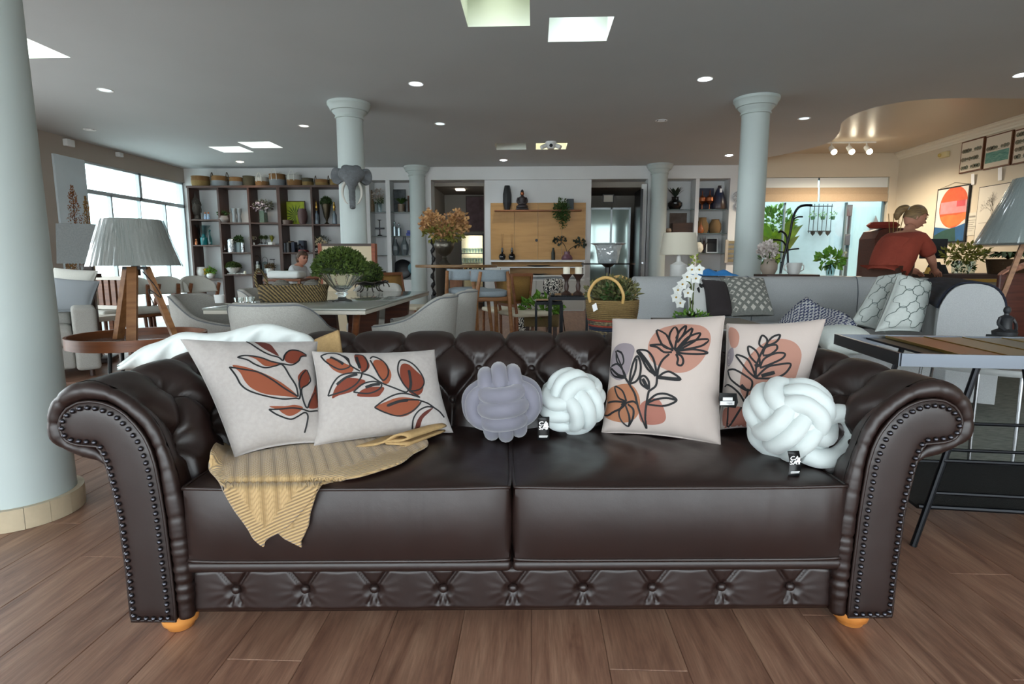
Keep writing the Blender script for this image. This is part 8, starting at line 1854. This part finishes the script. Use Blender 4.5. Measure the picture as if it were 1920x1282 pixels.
mb.grid(cap, 40, 16, cu=True); mb.tube(spline([V(-.09, 0, .05), V(-.125, 0, .055), V(-.16, 0, .02), V(-.165, 0, -.04), V(-.15, 0, -.09)], 5), [.02, .022, .024, .027, .03, .032, .034, .036, .038, .04, .04, .04, .04, .038, .036, .034, .03, .026, .02, .015, .008], 12)
mb.build('hair', HAIR, w_, smooth=180); o = MB(); o.x = hx; o.lathe([(.024, -.008), (.03, 0), (.024, .008)], (-.105, 0, .055), 12, False, (1, 0, .1)).build('hair_tie', M('hair_tie', '#8f8a86', .6), w_)
# ---- seated person in white by the bookcase
px_ = atY(566, 500, 9.7).x
s_ = thing('person', 'person with short brown hair in a white top seated before the bookcase', 'person', (px_, 9.55, 0), radians(-12))
J = dict(pel=V(-.06, 0, .55), wai=V(-.05, 0, .68), che=V(-.02, 0, .86), nb=V(.03, 0, .97), hd=V(.06, 0, 1.02), shr=V(-.01, -.17, .89), elr=V(.08, -.22, .66), wrr=V(.27, -.1, .76), shl=V(-.01, .17, .89), ell=V(.1, .2, .66), wrl=V(.28, .1, .76),
         hr=V(-.02, -.09, .53), kr=V(.38, -.1, .50), ar=V(.36, -.1, .08), tr=V(.5, -.1, .03), hl=V(-.02, .09, .53), kl=V(.38, .1, .50), al=V(.36, .1, .08), tl=V(.5, .1, .03))
Rd.update(pel=.125, wai=.115, che=.12, hr=.09)
body = skin_obj('body', [J[k] for k in K], [(K.index(a), K.index(b)) for a, b in E_], [Rd[k] for k in K], SKIN, s_)
hm, hx = head_mb(V(.09, 0, 1.085), radians(-18), radians(10)); merge_into(body, hm); add_face(s_, hx)
merge_into(body, hand(s_, J['wrr'], (.8, .3, .1), (0, 0, 1), SKIN)); merge_into(body, hand(s_, J['wrl'], (.8, -.3, .1), (0, 0, 1), SKIN))
WTOP = M('white_top', '#c4c9cc', .85, bump=.4, bs=18, bdist=.02)
sj = [(J['pel'], (.15, .14)), (J['wai'], (.145, .135)), (J['che'], (.155, .14)), (V(.015, 0, .955), .085), (J['shr'], .08), (J['elr'], .065), (J['elr'].lerp(J['wrr'], .85), .045), (J['shl'], .08), (J['ell'], .065), (J['ell'].lerp(J['wrl'], .85), .045)]
skin_obj('top', [a[0] for a in sj], [(0, 1), (1, 2), (2, 3), (2, 4), (4, 5), (5, 6), (2, 7), (7, 8), (8, 9)], [a[1] for a in sj], WTOP, s_, 1)
tj = [(V(-.05, 0, .54), (.14, .12)), (J['hr'], .105), (J['kr'], .08), (J['ar'] + V(0, 0, .03), .065), (J['hl'], .105), (J['kl'], .08), (J['al'] + V(0, 0, .03), .065)]
skin_obj('trousers', [a[0] for a in tj], [(0, 1), (1, 2), (2, 3), (0, 4), (4, 5), (5, 6)], [a[1] for a in tj], M('pale_trousers', '#8f959a', .85), s_)
mb = MB(); mb.x = hx; mb.grid(cap, 40, 16, cu=True); mb.ball((-.05, 0, -.02), (.07, .09, .085), 14, 10); mb.build('hair', M('brown_hair', '#5a4030', .65, col2='#3a281e', vs=14), s_, smooth=180)
t = thing('navy_chair', 'navy and white chair under the seated person', 'chair', (px_, 9.55, 0), radians(-12)); MB().rbox(-.26, .2, -.22, .22, .38, .43, .02).build('seat', WHITE, t); MB().rbox(-.30, -.24, -.22, .22, .45, .82, .02).build('backrest', M('navy_fabric', '#1c2740', .8), t)
for x in (-.24, .17):
    for y in (-.19, .19): MB().cyl((x, y, .38), (x * 1.05, y * 1.05, 0), .017, .012).build('leg', WHITE, t)
t = thing('white_bundle', 'white wrapped bundle on the far table before the seated person', 'bundle', (px_ + .08, 8.9, 0)); MB().rbox(-.26, .26, -.16, .16, .76, .88, .05, 4).build('wrapped_top', M('white_sheet'), t); MB().rbox(-.3, .3, -.2, .2, .72, .76, .01).build('stand_top', TEAK, t)
for x in (-.26, .26):
    for y in (-.16, .16): MB().box(x - .02, x + .02, y - .02, y + .02, 0, .72).build('leg', TEAK, t, smooth=0)
# ---- second person at the right edge, only the forearm is in the picture
hx_, hz_ = atY(1884, 520, 5.2).x, .935
a_ = thing('person', 'person mostly beyond the right edge, bare forearm resting on the wooden chair', 'person', (0, 0, 0))
B = V(hx_ + .95, 5.45, 0)
J = dict(pel=B + V(0, 0, .92), wai=B + V(-.01, 0, 1.08), che=B + V(-.02, 0, 1.28), nb=B + V(-.03, 0, 1.44), hd=B + V(-.05, 0, 1.5), shr=B + V(-.12, -.15, 1.34), elr=V(hx_ + .5, 5.3, 1.08), wrr=V(hx_ + .12, 5.22, .965), shl=B + V(0, .18, 1.36), ell=B + V(-.02, .24, 1.08), wrl=B + V(-.1, .26, .85),
         hr=B + V(0, -.09, .88), kr=B + V(0, -.1, .48), ar=B + V(.02, -.1, .08), tr=B + V(-.12, -.1, .03), hl=B + V(0, .09, .88), kl=B + V(0, .1, .48), al=B + V(.02, .1, .08), tl=B + V(-.12, .1, .03))
Rd.update(pel=.13, wai=.12, che=.125, hr=.1)
body = skin_obj('body', [J[k] for k in K], [(K.index(a), K.index(b)) for a, b in E_], [Rd[k] for k in K], SKIN, a_)
hm, hx2 = head_mb(B + V(-.06, 0, 1.6), radians(180), radians(8)); merge_into(body, hm); add_face(a_, hx2); merge_into(body, hand(a_, J['wrr'], (-1, 0, -.25), (0, .1, 1), SKIN)); merge_into(body, hand(a_, J['wrl'], (-.2, .1, -1), (-1, 0, 0), SKIN))
sj = [(J['pel'], (.16, .14)), (J['wai'], (.15, .14)), (J['che'], (.16, .145)), (B + V(-.025, 0, 1.42), .085), (J['shr'], .08), (J['shr'].lerp(J['elr'], .7), .068), (J['shl'], .08), (J['shl'].lerp(J['ell'], .7), .068)]
skin_obj('shirt', [a[0] for a in sj], [(0, 1), (1, 2), (2, 3), (2, 4), (4, 5), (2, 6), (6, 7)], [a[1] for a in sj], M('dark_shirt', '#2c3036', .85), a_, 1)
tj = [(J['pel'], (.15, .13)), (J['hr'], .115), (J['kr'], .085), (J['ar'], .07), (J['hl'], .115), (J['kl'], .085), (J['al'], .07)]
skin_obj('trousers', [a[0] for a in tj], [(0, 1), (1, 2), (2, 3), (0, 4), (4, 5), (5, 6)], [a[1] for a in tj], M('dark_trousers', '#23262b', .85), a_)
mb = MB(); mb.x = hx2; mb.grid(cap, 40, 16, cu=True); mb.build('hair', M('brown_hair'), a_, smooth=180)
